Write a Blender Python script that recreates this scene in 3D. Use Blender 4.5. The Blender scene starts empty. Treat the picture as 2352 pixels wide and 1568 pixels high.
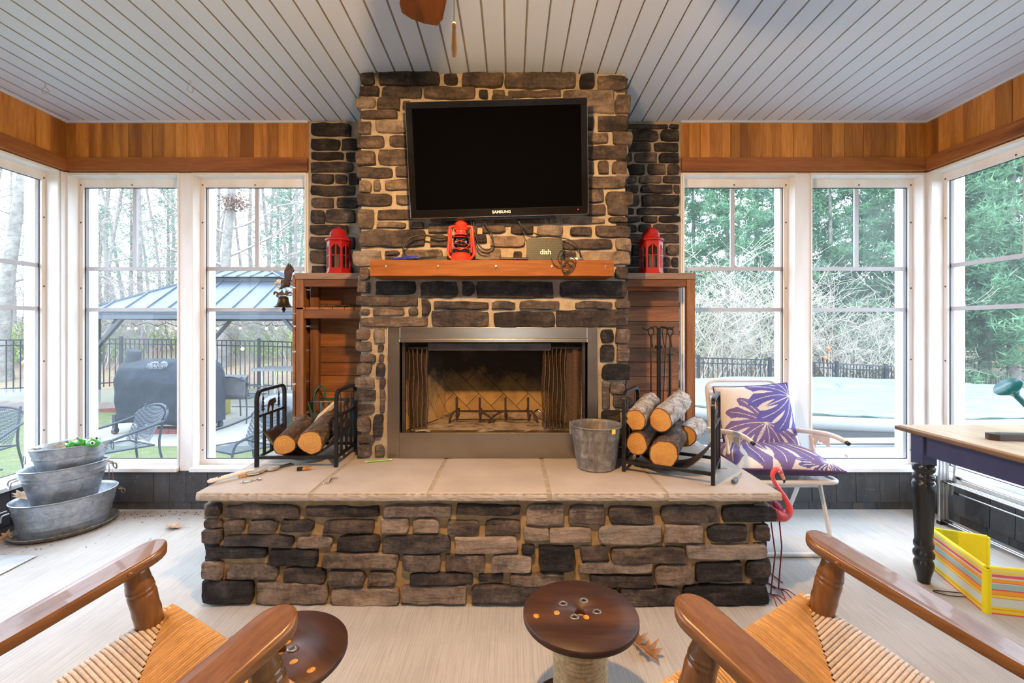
import bpy, bmesh, math, random
from mathutils import Vector, Matrix, noise
R = math.radians
PI = math.pi
F, CX, CY, EYE = 1045.0, 1175.0, 750.0, 1.25
V = Vector
def P(px, py, Y):
    """point of the photograph at depth Y"""
    return V(((px - CX) / F * Y, Y, EYE - (py - CY) / F * Y))
def PZ(px, py, z):
    """point of the photograph at height z"""
    return P(px, py, (EYE - z) * F / (py - CY))
scene = bpy.context.scene
COL = scene.collection
ROOTM = {}

# ------------------------------------------------------------------ mesh builder
class MB:
    def __init__(self):
        self.v = []; self.f = []; self.mi = []; self.sm = []; self.tone = []
        self.M = Matrix.Identity(4); self.cm = 0; self.cs = False; self.ct = 0.5
    def add(self, vs, fs, M=None, smooth=None, mi=None):
        b = len(self.v)
        T = self.M @ M if M is not None else self.M
        self.v += [T @ V(p) for p in vs]
        for f in fs:
            self.f.append([b + i for i in f])
            self.mi.append(self.cm if mi is None else mi)
            self.sm.append(self.cs if smooth is None else smooth)
            self.tone.append(self.ct)
        return self
    def box(self, x0, x1, y0, y1, z0, z1, M=None, mi=None):
        vs = [(x, y, z) for z in (z0, z1) for y in (y0, y1) for x in (x0, x1)]
        fs = [(0, 2, 3, 1), (4, 5, 7, 6), (0, 1, 5, 4), (2, 6, 7, 3), (0, 4, 6, 2), (1, 3, 7, 5)]
        return self.add(vs, fs, M, False, mi)
    def bar(self, a, b, w, h=None, up=(0, 0, 1), mi=None):
        """rectangular bar from a to b, w across, h along up"""
        h = w if h is None else h
        a, b = V(a), V(b); d = (b - a)
        L = d.length
        if L < 1e-6: return self
        d.normalize(); up = V(up)
        if abs(d.dot(up)) > .98: up = V((0, 1, 0))
        s = d.cross(up).normalized(); u = s.cross(d)
        T = Matrix((( s.x, d.x, u.x, a.x), (s.y, d.y, u.y, a.y), (s.z, d.z, u.z, a.z), (0, 0, 0, 1)))
        return self.box(-w / 2, w / 2, 0, L, -h / 2, h / 2, T, mi)
    def tube(self, pts, r=.01, n=8, closed=False, cap=True, smooth=True, mi=None, flat=1.0):
        pts = [V(p) for p in pts]; m = len(pts)
        rs = r if isinstance(r, (list, tuple)) else [r] * m
        vs, fs = [], []
        prev = None
        for i, p in enumerate(pts):
            if closed: t = pts[(i + 1) % m] - pts[i - 1]
            else: t = pts[min(i + 1, m - 1)] - pts[max(i - 1, 0)]
            if t.length < 1e-9: t = V((0, 0, 1))
            t.normalize()
            if prev is None:
                ref = V((0, 0, 1)) if abs(t.z) < .9 else V((1, 0, 0))
                prev = ref.cross(t).normalized()
            s = (prev - t * prev.dot(t))
            if s.length < 1e-6: s = V((1, 0, 0)).cross(t)
            s.normalize(); prev = s; u = t.cross(s)
            for k in range(n):
                a = 2 * PI * k / n
                vs.append(p + s * (math.cos(a) * rs[i]) + u * (math.sin(a) * rs[i] * flat))
        for i in range(m if closed else m - 1):
            j = (i + 1) % m
            for k in range(n):
                l = (k + 1) % n
                fs.append((i * n + k, i * n + l, j * n + l, j * n + k))
        self.add(vs, fs, None, smooth, mi)
        if cap and not closed:
            self.add(vs[:n], [tuple(range(n))[::-1]], None, False, mi)
            self.add(vs[-n:], [tuple(range(n))], None, False, mi)
        return self
    def lathe(self, prof, n=24, M=None, smooth=True, mi=None, sx=1, sy=1, a0=0, a1=2 * PI):
        full = abs(a1 - a0 - 2 * PI) < 1e-4
        vs, fs = [], []
        cols = n if full else n + 1
        for (r, z) in prof:
            for k in range(cols):
                a = a0 + (a1 - a0) * k / n
                vs.append((r * sx * math.cos(a), r * sy * math.sin(a), z))
        for i in range(len(prof) - 1):
            for k in range(n):
                l = (k + 1) % cols
                fs.append((i * cols + k, i * cols + l, (i + 1) * cols + l, (i + 1) * cols + k))
        return self.add(vs, fs, M, smooth, mi)
    def sphere(self, c, r, n=16, m=10, M=None, mi=None):
        rx, ry, rz = r if isinstance(r, (tuple, list)) else (r, r, r)
        T = Matrix.Translation(V(c)) @ (M if M is not None else Matrix.Identity(4))
        vs = [(0, 0, -rz)]
        for i in range(1, m):
            t = PI * i / m
            for k in range(n):
                a = 2 * PI * k / n
                vs.append((rx * math.sin(t) * math.cos(a), ry * math.sin(t) * math.sin(a), -rz * math.cos(t)))
        vs.append((0, 0, rz)); e = len(vs) - 1
        fs = [(0, 1 + (k + 1) % n, 1 + k) for k in range(n)]
        for i in range(m - 2):
            for k in range(n):
                l = (k + 1) % n
                fs.append((1 + i * n + k, 1 + i * n + l, 1 + (i + 1) * n + l, 1 + (i + 1) * n + k))
        b = 1 + (m - 2) * n
        fs += [(b + k, b + (k + 1) % n, e) for k in range(n)]
        return self.add(vs, fs, T, True, mi)
    def prism(self, poly, d, M=None, mi=None, smooth=False):
        """polygon in local XZ, thickness d along +Y"""
        n = len(poly)
        ar = sum(poly[i][0] * poly[(i + 1) % n][1] - poly[(i + 1) % n][0] * poly[i][1] for i in range(n))
        if ar < 0: poly = poly[::-1]
        vs = [(x, 0, z) for x, z in poly] + [(x, d, z) for x, z in poly]
        fs = [tuple(range(n)), tuple(range(2 * n - 1, n - 1, -1))]
        self.add(vs, fs, M, False, mi)
        self.add(vs, [(i, n + i, n + (i + 1) % n, (i + 1) % n) for i in range(n)], M, smooth, mi)
        return self
    def grid(self, fn, nu, nv, closed_u=False, smooth=True, mi=None, M=None):
        vs = [fn(i / nu, j / nv) for j in range(nv + 1) for i in range(nu + (0 if closed_u else 1))]
        c = nu if closed_u else nu + 1
        fs = []
        for j in range(nv):
            for i in range(nu):
                k = (i + 1) % c
                fs.append((j * c + i, j * c + k, (j + 1) * c + k, (j + 1) * c + i))
        return self.add(vs, fs, M, smooth, mi)
    def text(self, s, size, M, ext=.0006, mi=None, bold=0.0, align='CENTER', sx=1.0):
        cu = bpy.data.curves.new('txt', 'FONT'); cu.body = s; cu.size = size; cu.extrude = ext
        cu.align_x = align; cu.align_y = 'CENTER'; cu.offset = bold; cu.resolution_u = 3
        o = bpy.data.objects.new('txt', cu); COL.objects.link(o)
        bpy.context.view_layer.update()
        me = o.evaluated_get(bpy.context.evaluated_depsgraph_get()).to_mesh()
        vs = [V((v.co.x * sx, v.co.y, v.co.z)) for v in me.vertices]
        fs = [tuple(p.vertices) for p in me.polygons]
        self.add(vs, fs, M, False, mi)
        bpy.data.objects.remove(o); bpy.data.curves.remove(cu)
        return self
    def build(self, name, mats, parent=None, world=False, bevel=0, subsurf=0, solid=0, tone=False, weld=False):
        me = bpy.data.meshes.new(name)
        vs = self.v
        if world and parent is not None:
            inv = mroot(parent).inverted(); vs = [inv @ p for p in vs]
        me.from_pydata([tuple(p) for p in vs], [], self.f)
        if not isinstance(mats, (list, tuple)): mats = [mats]
        for m in mats: me.materials.append(m)
        me.polygons.foreach_set('material_index', self.mi)
        me.polygons.foreach_set('use_smooth', self.sm)
        if tone:
            at = me.attributes.new('tone', 'FLOAT', 'FACE'); at.data.foreach_set('value', self.tone)
        if weld:
            bm = bmesh.new(); bm.from_mesh(me); bmesh.ops.remove_doubles(bm, verts=bm.verts, dist=1e-5); bm.to_mesh(me); bm.free()
        me.update()
        o = bpy.data.objects.new(name, me); COL.objects.link(o)
        if parent is not None: o.parent = parent
        if solid:
            md = o.modifiers.new('solid', 'SOLIDIFY'); md.thickness = solid; md.offset = 0
        if bevel:
            md = o.modifiers.new('bevel', 'BEVEL'); md.width = bevel; md.segments = 2; md.limit_method = 'ANGLE'; md.angle_limit = R(40)
        if subsurf:
            md = o.modifiers.new('sub', 'SUBSURF'); md.levels = subsurf; md.render_levels = subsurf
        return o
def mroot(o):
    while o.parent is not None: o = o.parent
    return ROOTM.get(o.name, Matrix.Identity(4))
def tag(o, label=None, cat=None, group=None, kind=None):
    if label: o['label'] = label
    if cat: o['category'] = cat
    if group: o['group'] = group
    if kind: o['kind'] = kind
    return o
def thing(name, label, cat, loc=(0, 0, 0), rz=0, group=None, kind=None):
    o = bpy.data.objects.new(name, None); COL.objects.link(o)
    o.empty_display_size = .05
    o.location = loc; o.rotation_euler = (0, 0, rz)
    ROOTM[o.name] = Matrix.Translation(V(loc)) @ Matrix.Rotation(rz, 4, 'Z')
    return tag(o, label, cat, group, kind)
def copy_tree(o, loc=None, rz=None, label=None, group=None, parent=None):
    c = o.copy(); COL.objects.link(c)
    if parent is not None: c.parent = parent
    else:
        if loc is not None: c.location = loc
        if rz is not None: c.rotation_euler = (0, 0, rz)
        if label: c['label'] = label
        if group: c['group'] = group
    for ch in list(o.children): copy_tree(ch, parent=c)
    return c
def TR(x, y, z, rz=0, rx=0, ry=0):
    return Matrix.Translation((x, y, z)) @ Matrix.Rotation(rz, 4, 'Z') @ Matrix.Rotation(ry, 4, 'Y') @ Matrix.Rotation(rx, 4, 'X')
def frame(o, x, y, z):
    x, y, z = V(x), V(y), V(z); o = V(o)
    return Matrix(((x.x, y.x, z.x, o.x), (x.y, y.y, z.y, o.y), (x.z, y.z, z.z, o.z), (0, 0, 0, 1)))
def bez(pts, n=8):
    """Catmull-Rom through pts"""
    pts = [V(p) for p in pts]; out = []
    for i in range(len(pts) - 1):
        p0 = pts[max(i - 1, 0)]; p1 = pts[i]; p2 = pts[i + 1]; p3 = pts[min(i + 2, len(pts) - 1)]
        for k in range(n):
            t = k / n
            out.append(.5 * ((2 * p1) + (p2 - p0) * t + (2 * p0 - 5 * p1 + 4 * p2 - p3) * t * t + (3 * p1 - p0 - 3 * p2 + p3) * t ** 3))
    out.append(pts[-1]); return out
def nz(p, s=1.0): return noise.noise(V(p) * s)

# ------------------------------------------------------------------ materials
class NT:
    def __init__(self, name):
        self.m = bpy.data.materials.new(name); self.m.use_nodes = True
        self.t = self.m.node_tree; self.n = self.t.nodes
        self.b = self.n['Principled BSDF']; self.out = self.n['Material Output']
    def node(self, typ, **kw):
        n = self.n.new(typ)
        for k, v in kw.items():
            if k == 'inp':
                for a, b in v.items(): n.inputs[a].default_value = b
            else: setattr(n, k, v)
        return n
    def l(self, a, b): self.t.links.new(a, b)
    def coord(self, scale=(1, 1, 1), rot=(0, 0, 0), island=0, gen=False):
        tc = self.node('ShaderNodeTexCoord')
        src = tc.outputs['Generated' if gen else 'Object']
        if island:
            g = self.node('ShaderNodeNewGeometry')
            cv = self.node('ShaderNodeMath', operation='MULTIPLY', inp={1: island}); self.l(g.outputs['Random Per Island'], cv.inputs[0])
            va = self.node('ShaderNodeVectorMath', operation='ADD'); self.l(src, va.inputs[0]); self.l(cv.outputs[0], va.inputs[1]); src = va.outputs[0]
        mp = self.node('ShaderNodeMapping'); mp.inputs['Scale'].default_value = scale; mp.inputs['Rotation'].default_value = rot
        self.l(src, mp.inputs['Vector']); return mp.outputs[0]
    def noise(self, vec, scale=5, detail=4, rough=.55, dist=0):
        n = self.node('ShaderNodeTexNoise', inp={'Scale': scale, 'Detail': detail, 'Roughness': rough, 'Distortion': dist}); self.l(vec, n.inputs['Vector']); return n.outputs['Fac']
    def ramp(self, fac, stops, interp='LINEAR'):
        r = self.node('ShaderNodeValToRGB'); r.color_ramp.interpolation = interp
        e = r.color_ramp.elements
        while len(e) < len(stops): e.new(.5)
        for i, (p, c) in enumerate(stops):
            e[i].position = p
            if not isinstance(c, (tuple, list)): c = (c, c, c)
            e[i].color = (*c[:3], 1)
        self.l(fac, r.inputs[0]); return r.outputs[0]
    def mix(self, fac, a, b, mode='MIX'):
        n = self.node('ShaderNodeMix', data_type='RGBA', blend_type=mode)
        for s, v in ((n.inputs[0], fac), (n.inputs[6], a), (n.inputs[7], b)):
            if hasattr(v, 'links') or hasattr(v, 'is_linked'): self.l(v, s)
            elif isinstance(v, (tuple, list)): s.default_value = (*v[:3], 1)
            else: s.default_value = v
        return n.outputs[2]
    def math(self, op, a, b=0.0):
        n = self.node('ShaderNodeMath', operation=op)
        for s, v in ((n.inputs[0], a), (n.inputs[1], b)):
            if hasattr(v, 'is_linked'): self.l(v, s)
            else: s.default_value = v
        return n.outputs[0]
    def isl(self):
        return self.node('ShaderNodeNewGeometry').outputs['Random Per Island']
    def bump(self, h, strength=.3, dist=.01, prev=None):
        b = self.node('ShaderNodeBump', inp={'Strength': strength, 'Distance': dist}); self.l(h, b.inputs['Height'])
        if prev is not None: self.l(prev, b.inputs['Normal'])
        self.l(b.outputs[0], self.b.inputs['Normal']); return b.outputs[0]
    def set(self, col=None, rough=None, metal=None, spec=None, coat=None, emit=None, es=None, trans=None, ior=None, alpha=None, coatr=None, sub=None, sheen=None):
        for k, v in (('Base Color', col), ('Roughness', rough), ('Metallic', metal), ('Specular IOR Level', spec), ('Coat Weight', coat), ('Emission Color', emit), ('Emission Strength', es), ('Transmission Weight', trans), ('IOR', ior), ('Alpha', alpha), ('Coat Roughness', coatr), ('Sheen Weight', sheen)):
            if v is None: continue
            s = self.b.inputs[k]
            if hasattr(v, 'is_linked'): self.l(v, s)
            elif isinstance(v, (tuple, list)): s.default_value = (*v[:3], 1)
            else: s.default_value = v
        return self.m
def lerp3(a, b, t): return tuple(a[i] + (b[i] - a[i]) * t for i in range(3))
def sc(c, k): return tuple(min(1, x * k) for x in c)
def pm(name, col, rough=.5, metal=0, spec=.5, var=.15, vs=12, isl=0, bump=0, bs=60, bd=.002, coat=0, stretch=(1, 1, 1)):
    t = NT(name); co = t.coord(stretch, island=7 if isl else 0)
    c = t.ramp(t.noise(co, vs, 5), [(.3, sc(col, 1 - var)), (.7, sc(col, 1 + var))])
    if isl:
        c = t.mix(1.0, c, t.ramp(t.isl(), [(0, 1 - isl), (1, 1 + isl)]), 'MULTIPLY')
    if bump: t.bump(t.noise(co, bs, 6), bump, bd)
    return t.set(c, rough, metal, spec, coat)
def wood(name, dark, mid, light, axis='Z', scale=1.0, rough=.5, isl=.35, stain=None, stainw=.4, coat=0, bump=.15, hue=None, spec=.4):
    t = NT(name)
    k = {'X': (.09, 1, 1), 'Y': (1, .09, 1), 'Z': (1, 1, .09)}[axis]
    co = t.coord(tuple(a * scale for a in k), island=9)
    n1 = t.noise(co, 14, 6, .6, 1.2); n2 = t.noise(co, 90, 4, .6, .3)
    c = t.ramp(n1, [(.25, dark), (.5, mid), (.75, light)])
    c = t.mix(.25, c, t.ramp(n2, [(.35, sc(dark, .7)), (.65, light)]), 'MIX')
    if hue is not None:
        c = t.mix(t.ramp(t.isl(), [(0, 0.0), (1, .8)]), c, t.mix(1.0, c, hue, 'MULTIPLY'))
    c = t.mix(1.0, c, t.ramp(t.isl(), [(0, 1 - isl), (.5, 1), (1, min(1 + isl * .6, 1.6))]), 'MULTIPLY')
    if stain:
        s = t.noise(t.coord(tuple(a * scale * b for a, b in zip(k, (1, 1, 1))), island=31), 5, 3, .5, .6)
        c = t.mix(t.ramp(s, [(.53, 0.0), (.60 + (1 - stainw) * .2, stainw)]), c, stain)
    if bump: t.bump(n2, bump, .002)
    return t.set(c, rough, 0, spec, coat)
# ------------------------------------------------------------------ material library
MT = {}
MT['header'] = wood('header_wood', (.30, .10, .018), (.52, .215, .04), (.66, .33, .075), 'Z', 1, .45, .42, (.16, .055, .014), .7)
MT['fascia'] = wood('fascia_wood', (.17, .05, .014), (.32, .115, .032), (.42, .17, .05), 'X', 1, .5, .1, (.07, .022, .01), .8)
MT['fasciay'] = wood('fascia_wood_side', (.17, .05, .014), (.32, .115, .032), (.42, .17, .05), 'Y', 1, .5, .1, (.07, .022, .01), .8)
MT['mantel'] = wood('mantel_wood', (.13, .036, .004), (.25, .078, .009), (.33, .115, .018), 'X', 1, .6, .0, (.2, .07, .015), .5, bump=.4)
MT['crate_x'] = wood('reclaimed_wood_long', (.17, .06, .016), (.38, .15, .042), (.54, .24, .075), 'X', 1, .6, .55, (.08, .03, .015), .7, hue=(.9, .75, .6))
MT['crate_y'] = wood('reclaimed_wood_deep', (.19, .065, .02), (.40, .16, .05), (.52, .24, .09), 'Y', 1, .6, .5, (.08, .03, .015), .7)
MT['crate_z'] = wood('reclaimed_wood_upright', (.16, .06, .025), (.29, .125, .05), (.38, .19, .08), 'Z', 1, .6, .15, (.1, .035, .015), .6)
MT['weathered'] = wood('weathered_wood', (.14, .085, .06), (.28, .18, .13), (.40, .27, .2), 'X', 1.3, .7, .1, (.12, .06, .04), .5)
MT['backplank'] = wood('pallet_plank', (.13, .065, .035), (.30, .155, .08), (.42, .23, .12), 'X', 1, .65, .55, (.07, .035, .02), .7, hue=(1, .62, .5))
MT['chairwood'] = wood('chair_wood', (.085, .034, .011), (.16, .068, .022), (.235, .108, .036), 'Y', 1.2, .33, .1, None, coat=.2, bump=.03)
MT['chairpost'] = wood('chair_post_wood', (.085, .032, .009), (.175, .07, .019), (.25, .112, .034), 'Z', 1.2, .26, .1, (.12, .05, .02), .5, coat=.35, bump=.03)
MT['spooltop'] = wood('spool_wood', (.012, .005, .003), (.042, .015, .008), (.085, .032, .015), 'X', .9, .5, .0, (.24, .10, .04), .35, bump=.12)
MT['tabletop'] = wood('table_wood', (.42, .30, .19), (.58, .44, .30), (.68, .55, .40), 'Y', 1, .35, .05, (.40, .28, .18), .5)
MT['tableedge'] = wood('table_edge_wood', (.10, .052, .022), (.19, .105, .045), (.27, .16, .07), 'Y', 1, .4, .05)
MT['fanwood'] = wood('fan_wood', (.03, .010, .003), (.075, .026, .007), (.13, .048, .013), 'Y', 1.3, .35, 0, coat=.2)
MT['bulletwood'] = pm('dark_wood', (.035, .018, .014), .4, var=.3)
# painted white frames with dirt
t = NT('white_frame'); co = t.coord((1, 1, .25)); n = t.noise(co, 9, 5)
c = t.ramp(n, [(.45, (.80, .82, .86)), (.66, (.76, .75, .75)), (.82, (.58, .47, .36))])
MT['white'] = t.set(c, .45)
t = NT('white_stop'); co = t.coord((1, 1, .15)); n = t.noise(co, 6, 5)
c = t.ramp(n, [(.42, (.79, .80, .83)), (.64, (.73, .69, .64)), (.84, (.56, .44, .31))])
MT['stop'] = t.set(c, .5)
MT['muntin'] = pm('muntin_grey', (.48, .49, .55), .5, var=.05)
MT['gasket'] = pm('gasket', (.04, .045, .06), .6, var=.05)
MT['screw'] = pm('screw_head', (.12, .10, .08), .35, metal=.8)
t = NT('shingle'); co = t.coord((1, 1, .35), island=5); n = t.noise(co, 22, 5, .6)
c = t.ramp(n, [(.3, (.045, .046, .052)), (.7, (.075, .076, .085))])
c = t.mix(1.0, c, t.ramp(t.isl(), [(0, .75), (1, 1.3)]), 'MULTIPLY')
w = t.noise(t.coord(), 5, 6, .65); c = t.mix(t.ramp(w, [(.60, 0.0), (.72, .35)]), c, (.22, .20, .15))
sp = t.noise(t.coord(), 70, 2); c = t.mix(t.ramp(sp, [(.70, 0.0), (.74, .6)]), c, (.3, .28, .24))
t.bump(n, .3, .004)
MT['shingle'] = t.set(c, .6)
t = NT('concrete'); co = t.coord((1, .02, 1)); g = t.noise(co, 190, 3, .7); cb = t.coord(); n = t.noise(cb, 2.2, 6, .6); n3 = t.noise(cb, 55, 3)
c = t.ramp(n, [(.3, (.44, .415, .385)), (.7, (.55, .525, .495))])
c = t.mix(.55, c, t.mix(1.0, c, t.ramp(g, [(.36, .60), (.56, 1.0)]), 'MULTIPLY'))
c = t.mix(t.ramp(n3, [(.68, 0.0), (.76, .35)]), c, (.2, .15, .1))
t.bump(g, .55, .004)
MT['floor'] = t.set(c, .75)
t = NT('ceiling_vinyl'); co = t.coord((1, .2, 1)); n = t.noise(co, 3, 3)
MT['ceil'] = t.set(t.ramp(n, [(.3, (.60, .69, .86)), (.7, (.63, .72, .89))]), .4)
MT['ceilgap'] = pm('ceiling_groove', (.36, .335, .30), .6)
t = NT('window_film')
tr = t.node('ShaderNodeBsdfTransparent'); tl = t.node('ShaderNodeBsdfTranslucent', inp={'Color': (.92, .96, 1, 1)})
gl = t.node('ShaderNodeBsdfGlossy', inp={'Roughness': .04})
m1 = t.node('ShaderNodeMixShader', inp={0: .03}); t.l(tr.outputs[0], m1.inputs[1]); t.l(tl.outputs[0], m1.inputs[2])
fr = t.node('ShaderNodeFresnel', inp={'IOR': 1.25})
m2 = t.node('ShaderNodeMixShader'); t.l(fr.outputs[0], m2.inputs[0]); t.l(m1.outputs[0], m2.inputs[1]); t.l(gl.outputs[0], m2.inputs[2])
t.l(m2.outputs[0], t.out.inputs[0]); MT['film'] = t.m
# stone
t = NT('ledge_stone'); at = t.node('ShaderNodeAttribute', attribute_name='tone')
co = t.coord((1, 1, 1), island=11); n = t.noise(co, 9, 6, .6, .4); f = t.noise(co, 60, 6, .7); s2 = t.noise(t.coord((.35, 1, 1.6), island=17), 22, 4, .6, .5)
tn = t.math('ADD', at.outputs['Fac'], t.math('MULTIPLY', t.math('SUBTRACT', n, .5), .95))
tn = t.math('ADD', tn, t.math('MULTIPLY', t.math('SUBTRACT', s2, .5), .5))
tn = t.math('ADD', tn, t.math('MULTIPLY', t.math('SUBTRACT', f, .5), .55))
c = t.ramp(tn, [(.0, (.014, .013, .015)), (.2, (.042, .036, .036)), (.45, (.125, .098, .082)), (.7, (.30, .24, .195)), (1, (.46, .385, .315))])
c = t.mix(1.0, c, t.ramp(t.isl(), [(0, (1.0, .95, .92)), (.5, (1.02, .96, .9)), (1, (.95, .97, 1.0))]), 'MULTIPLY')
b1 = t.bump(f, .9, .012); t.bump(s2, .8, .02, b1)
MT['stone'] = t.set(c, .8, spec=.3)
MT['mortar'] = pm('mortar', (.40, .345, .27), .9, var=.18, vs=30, bump=.5, bs=120, bd=.004)
MT['mortarlit'] = pm('lamplit_mortar', (.40, .285, .15), .9, var=.2, vs=30, bump=.5, bs=120, bd=.004)  # golden copy of the mortar; the lamp's warmth is put into its colour
t = NT('limestone_cap'); cb = t.coord(); n = t.noise(cb, 4, 6, .6); n2 = t.noise(t.coord((.5, 1, 1)), 40, 5, .7)
c = t.ramp(n, [(.3, (.40, .35, .305)), (.7, (.50, .445, .395))]); c = t.mix(t.ramp(n2, [(.62, 0.0), (.75, .25)]), c, (.38, .31, .25)); t.bump(n2, .35, .004)
MT['cap'] = t.set(c, .7)
t = NT('stainless'); co = t.coord((.05, 1, 1)); n = t.noise(co, 40, 4); n2 = t.noise(t.coord((.8, 1, 1)), 3, 3, .5)
c = t.ramp(n2, [(.35, (.30, .25, .19)), (.65, (.37, .325, .265))])
MT['steel'] = t.set(c, t.ramp(n, [(.3, .28), (.7, .33)]), 1.0)
MT['firebrick'] = None
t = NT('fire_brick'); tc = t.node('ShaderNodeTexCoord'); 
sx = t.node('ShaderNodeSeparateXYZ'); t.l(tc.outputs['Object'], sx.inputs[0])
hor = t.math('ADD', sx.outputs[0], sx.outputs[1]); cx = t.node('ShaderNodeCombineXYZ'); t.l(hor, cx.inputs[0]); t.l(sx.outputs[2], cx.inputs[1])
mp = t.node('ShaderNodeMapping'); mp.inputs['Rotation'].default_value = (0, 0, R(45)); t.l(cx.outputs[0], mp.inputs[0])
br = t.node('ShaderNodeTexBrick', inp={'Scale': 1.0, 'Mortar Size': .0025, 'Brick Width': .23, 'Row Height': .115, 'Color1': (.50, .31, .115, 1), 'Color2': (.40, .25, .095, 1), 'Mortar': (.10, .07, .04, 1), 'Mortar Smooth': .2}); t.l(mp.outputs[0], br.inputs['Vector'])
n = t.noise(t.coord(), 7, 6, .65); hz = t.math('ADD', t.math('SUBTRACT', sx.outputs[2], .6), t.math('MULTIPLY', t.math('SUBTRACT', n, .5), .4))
c = t.mix(t.ramp(hz, [(.16, 0.0), (.36, .965)]), br.outputs[0], (.016, .014, .014))  # upper bricks go dark: soot, with the firebox shadow painted in too
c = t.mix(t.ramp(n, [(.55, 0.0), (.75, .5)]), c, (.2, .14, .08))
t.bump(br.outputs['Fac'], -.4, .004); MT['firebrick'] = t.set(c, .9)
t = NT('ash_floor'); n = t.noise(t.coord(), 14, 7, .7)
MT['ash'] = t.set(t.ramp(n, [(.35, (.10, .075, .05)), (.5, (.34, .26, .17)), (.7, (.46, .37, .26))]), .95); t.bump(n, .6, .01)
t = NT('spark_mesh'); tc = t.node('ShaderNodeTexCoord'); w1 = t.node('ShaderNodeTexWave', inp={'Scale': 42.0}); w1.bands_direction = 'Z'; t.l(tc.outputs['Object'], w1.inputs[0])
mp = t.node('ShaderNodeMapping'); t.l(tc.outputs['Object'], mp.inputs[0]); mp.inputs['Rotation'].default_value = (0, R(35), 0)
w2 = t.node('ShaderNodeTexWave', inp={'Scale': 55.0}); w2.bands_direction = 'X'; t.l(mp.outputs[0], w2.inputs[0])
a = t.math('MAXIMUM', w1.outputs['Fac'], w2.outputs['Fac'])
MT['sparkmesh'] = t.set((.13, .075, .04), .5, .6, alpha=t.ramp(a, [(.45, .25), (.6, 1.0)]))
# metals etc.
MT['iron'] = pm('black_iron', (.018, .018, .02), .42, .4, var=.25)
MT['ironworn'] = pm('worn_iron', (.055, .035, .025), .6, .5, var=.5, vs=30)
MT['sheet'] = pm('steel_sheet', (.075, .06, .055), .42, .7, var=.3)
MT['black'] = pm('black_plastic', (.012, .012, .013), .35, var=.1)
MT['blackg'] = pm('gloss_black', (.006, .006, .007), .08, var=.05)
MT['rubber'] = pm('black_cable', (.010, .010, .011), .45)
MT['silver'] = pm('aluminium', (.62, .63, .65), .3, .9, var=.08)
MT['chrome'] = pm('chrome', (.7, .7, .72), .12, 1)
t = NT('galvanised'); co = t.coord(); vo = t.node('ShaderNodeTexVoronoi', inp={'Scale': 70.0}); t.l(co, vo.inputs['Vector'])
n = t.noise(co, 18, 5, .65, .8); 
c = t.ramp(n, [(.25, (.22, .26, .31)), (.5, (.37, .415, .465)), (.75, (.53, .57, .61))]); c = t.mix(.25, c, t.ramp(vo.outputs['Distance'], [(0, .25), (1, .75)]), 'OVERLAY')
MT['galv'] = t.set(c, t.ramp(n, [(.3, .32), (.7, .5)]), .75)
t = NT('galvanised_old'); co = t.coord((1, 1, .5)); n = t.noise(co, 26, 6, .7, .8)
c = t.ramp(n, [(.3, (.10, .09, .078)), (.5, (.21, .19, .17)), (.72, (.38, .355, .32))])
MT['galvold'] = t.set(c, .55, .5)
MT['red'] = pm('red_enamel', (.56, .022, .010), .28, var=.1, coat=.4)
MT['redlantern'] = pm('red_paint', (.40, .012, .010), .35, var=.12, coat=.2)
MT['orange'] = pm('orange_red_enamel', (.60, .035, .010), .3, var=.1, coat=.4)
t = NT('clear_glass'); tr = t.node('ShaderNodeBsdfTransparent', inp={0: (.86, .88, .9, 1)}); gl = t.node('ShaderNodeBsdfGlossy', inp={'Roughness': .03})
fr = t.node('ShaderNodeFresnel', inp={'IOR': 1.45}); m2 = t.node('ShaderNodeMixShader'); t.l(fr.outputs[0], m2.inputs[0]); t.l(tr.outputs[0], m2.inputs[1]); t.l(gl.outputs[0], m2.inputs[2]); t.l(m2.outputs[0], t.out.inputs[0]); MT['glass'] = t.m
t = NT('ripple_glass'); tr = t.node('ShaderNodeBsdfTransparent', inp={0: (.5, .48, .5, 1)}); gl = t.node('ShaderNodeBsdfGlossy', inp={'Roughness': .12})
m2 = t.node('ShaderNodeMixShader', inp={0: .25}); t.l(tr.outputs[0], m2.inputs[1]); t.l(gl.outputs[0], m2.inputs[2]); t.l(m2.outputs[0], t.out.inputs[0]); MT['lanternglass'] = t.m
MT['whiteplastic'] = pm('white_plastic', (.78, .76, .72), .4, var=.06)
MT['whitemetal'] = pm('white_enamel', (.78, .76, .72), .32, var=.08)
MT['blue'] = pm('blue_plastic', (.03, .035, .36), .35)
MT['teal'] = pm('teal_wire', (.02, .22, .30), .4, var=.2)
MT['tealplastic'] = pm('teal_plastic', (.006, .15, .18), .3, var=.05)
MT['yellow'] = pm('yellow_sticker', (.80, .62, .03), .5)
MT['leaf'] = pm('dry_leaf', (.36, .19, .10), .7, var=.35, vs=30, isl=.3)
MT['leafpale'] = pm('pale_dry_leaf', (.50, .33, .22), .7, var=.3, vs=30, isl=.2)
MT['soil'] = pm('soil', (.085, .055, .035), .95, var=.7, vs=40, bump=1, bs=60, bd=.01)
t = NT('log_end'); tc = t.node('ShaderNodeTexCoord'); 
wv = t.node('ShaderNodeTexWave', wave_type='RINGS', inp={'Scale': 28.0, 'Distortion': 7.0, 'Detail': 3.0, 'Detail Scale': 1.5}); wv.rings_direction = 'Y'; t.l(tc.outputs['Object'], wv.inputs[0])
n = t.noise(t.coord(), 14, 5, .6)
c = t.ramp(wv.outputs['Fac'], [(.1, (.50, .245, .055)), (.9, (.58, .32, .085))]); c = t.mix(t.ramp(n, [(.45, 0.0), (.7, .6)]), c, (.40, .17, .04)); t.bump(n, .3, .004)
MT['logend'] = t.set(c, .75)
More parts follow.
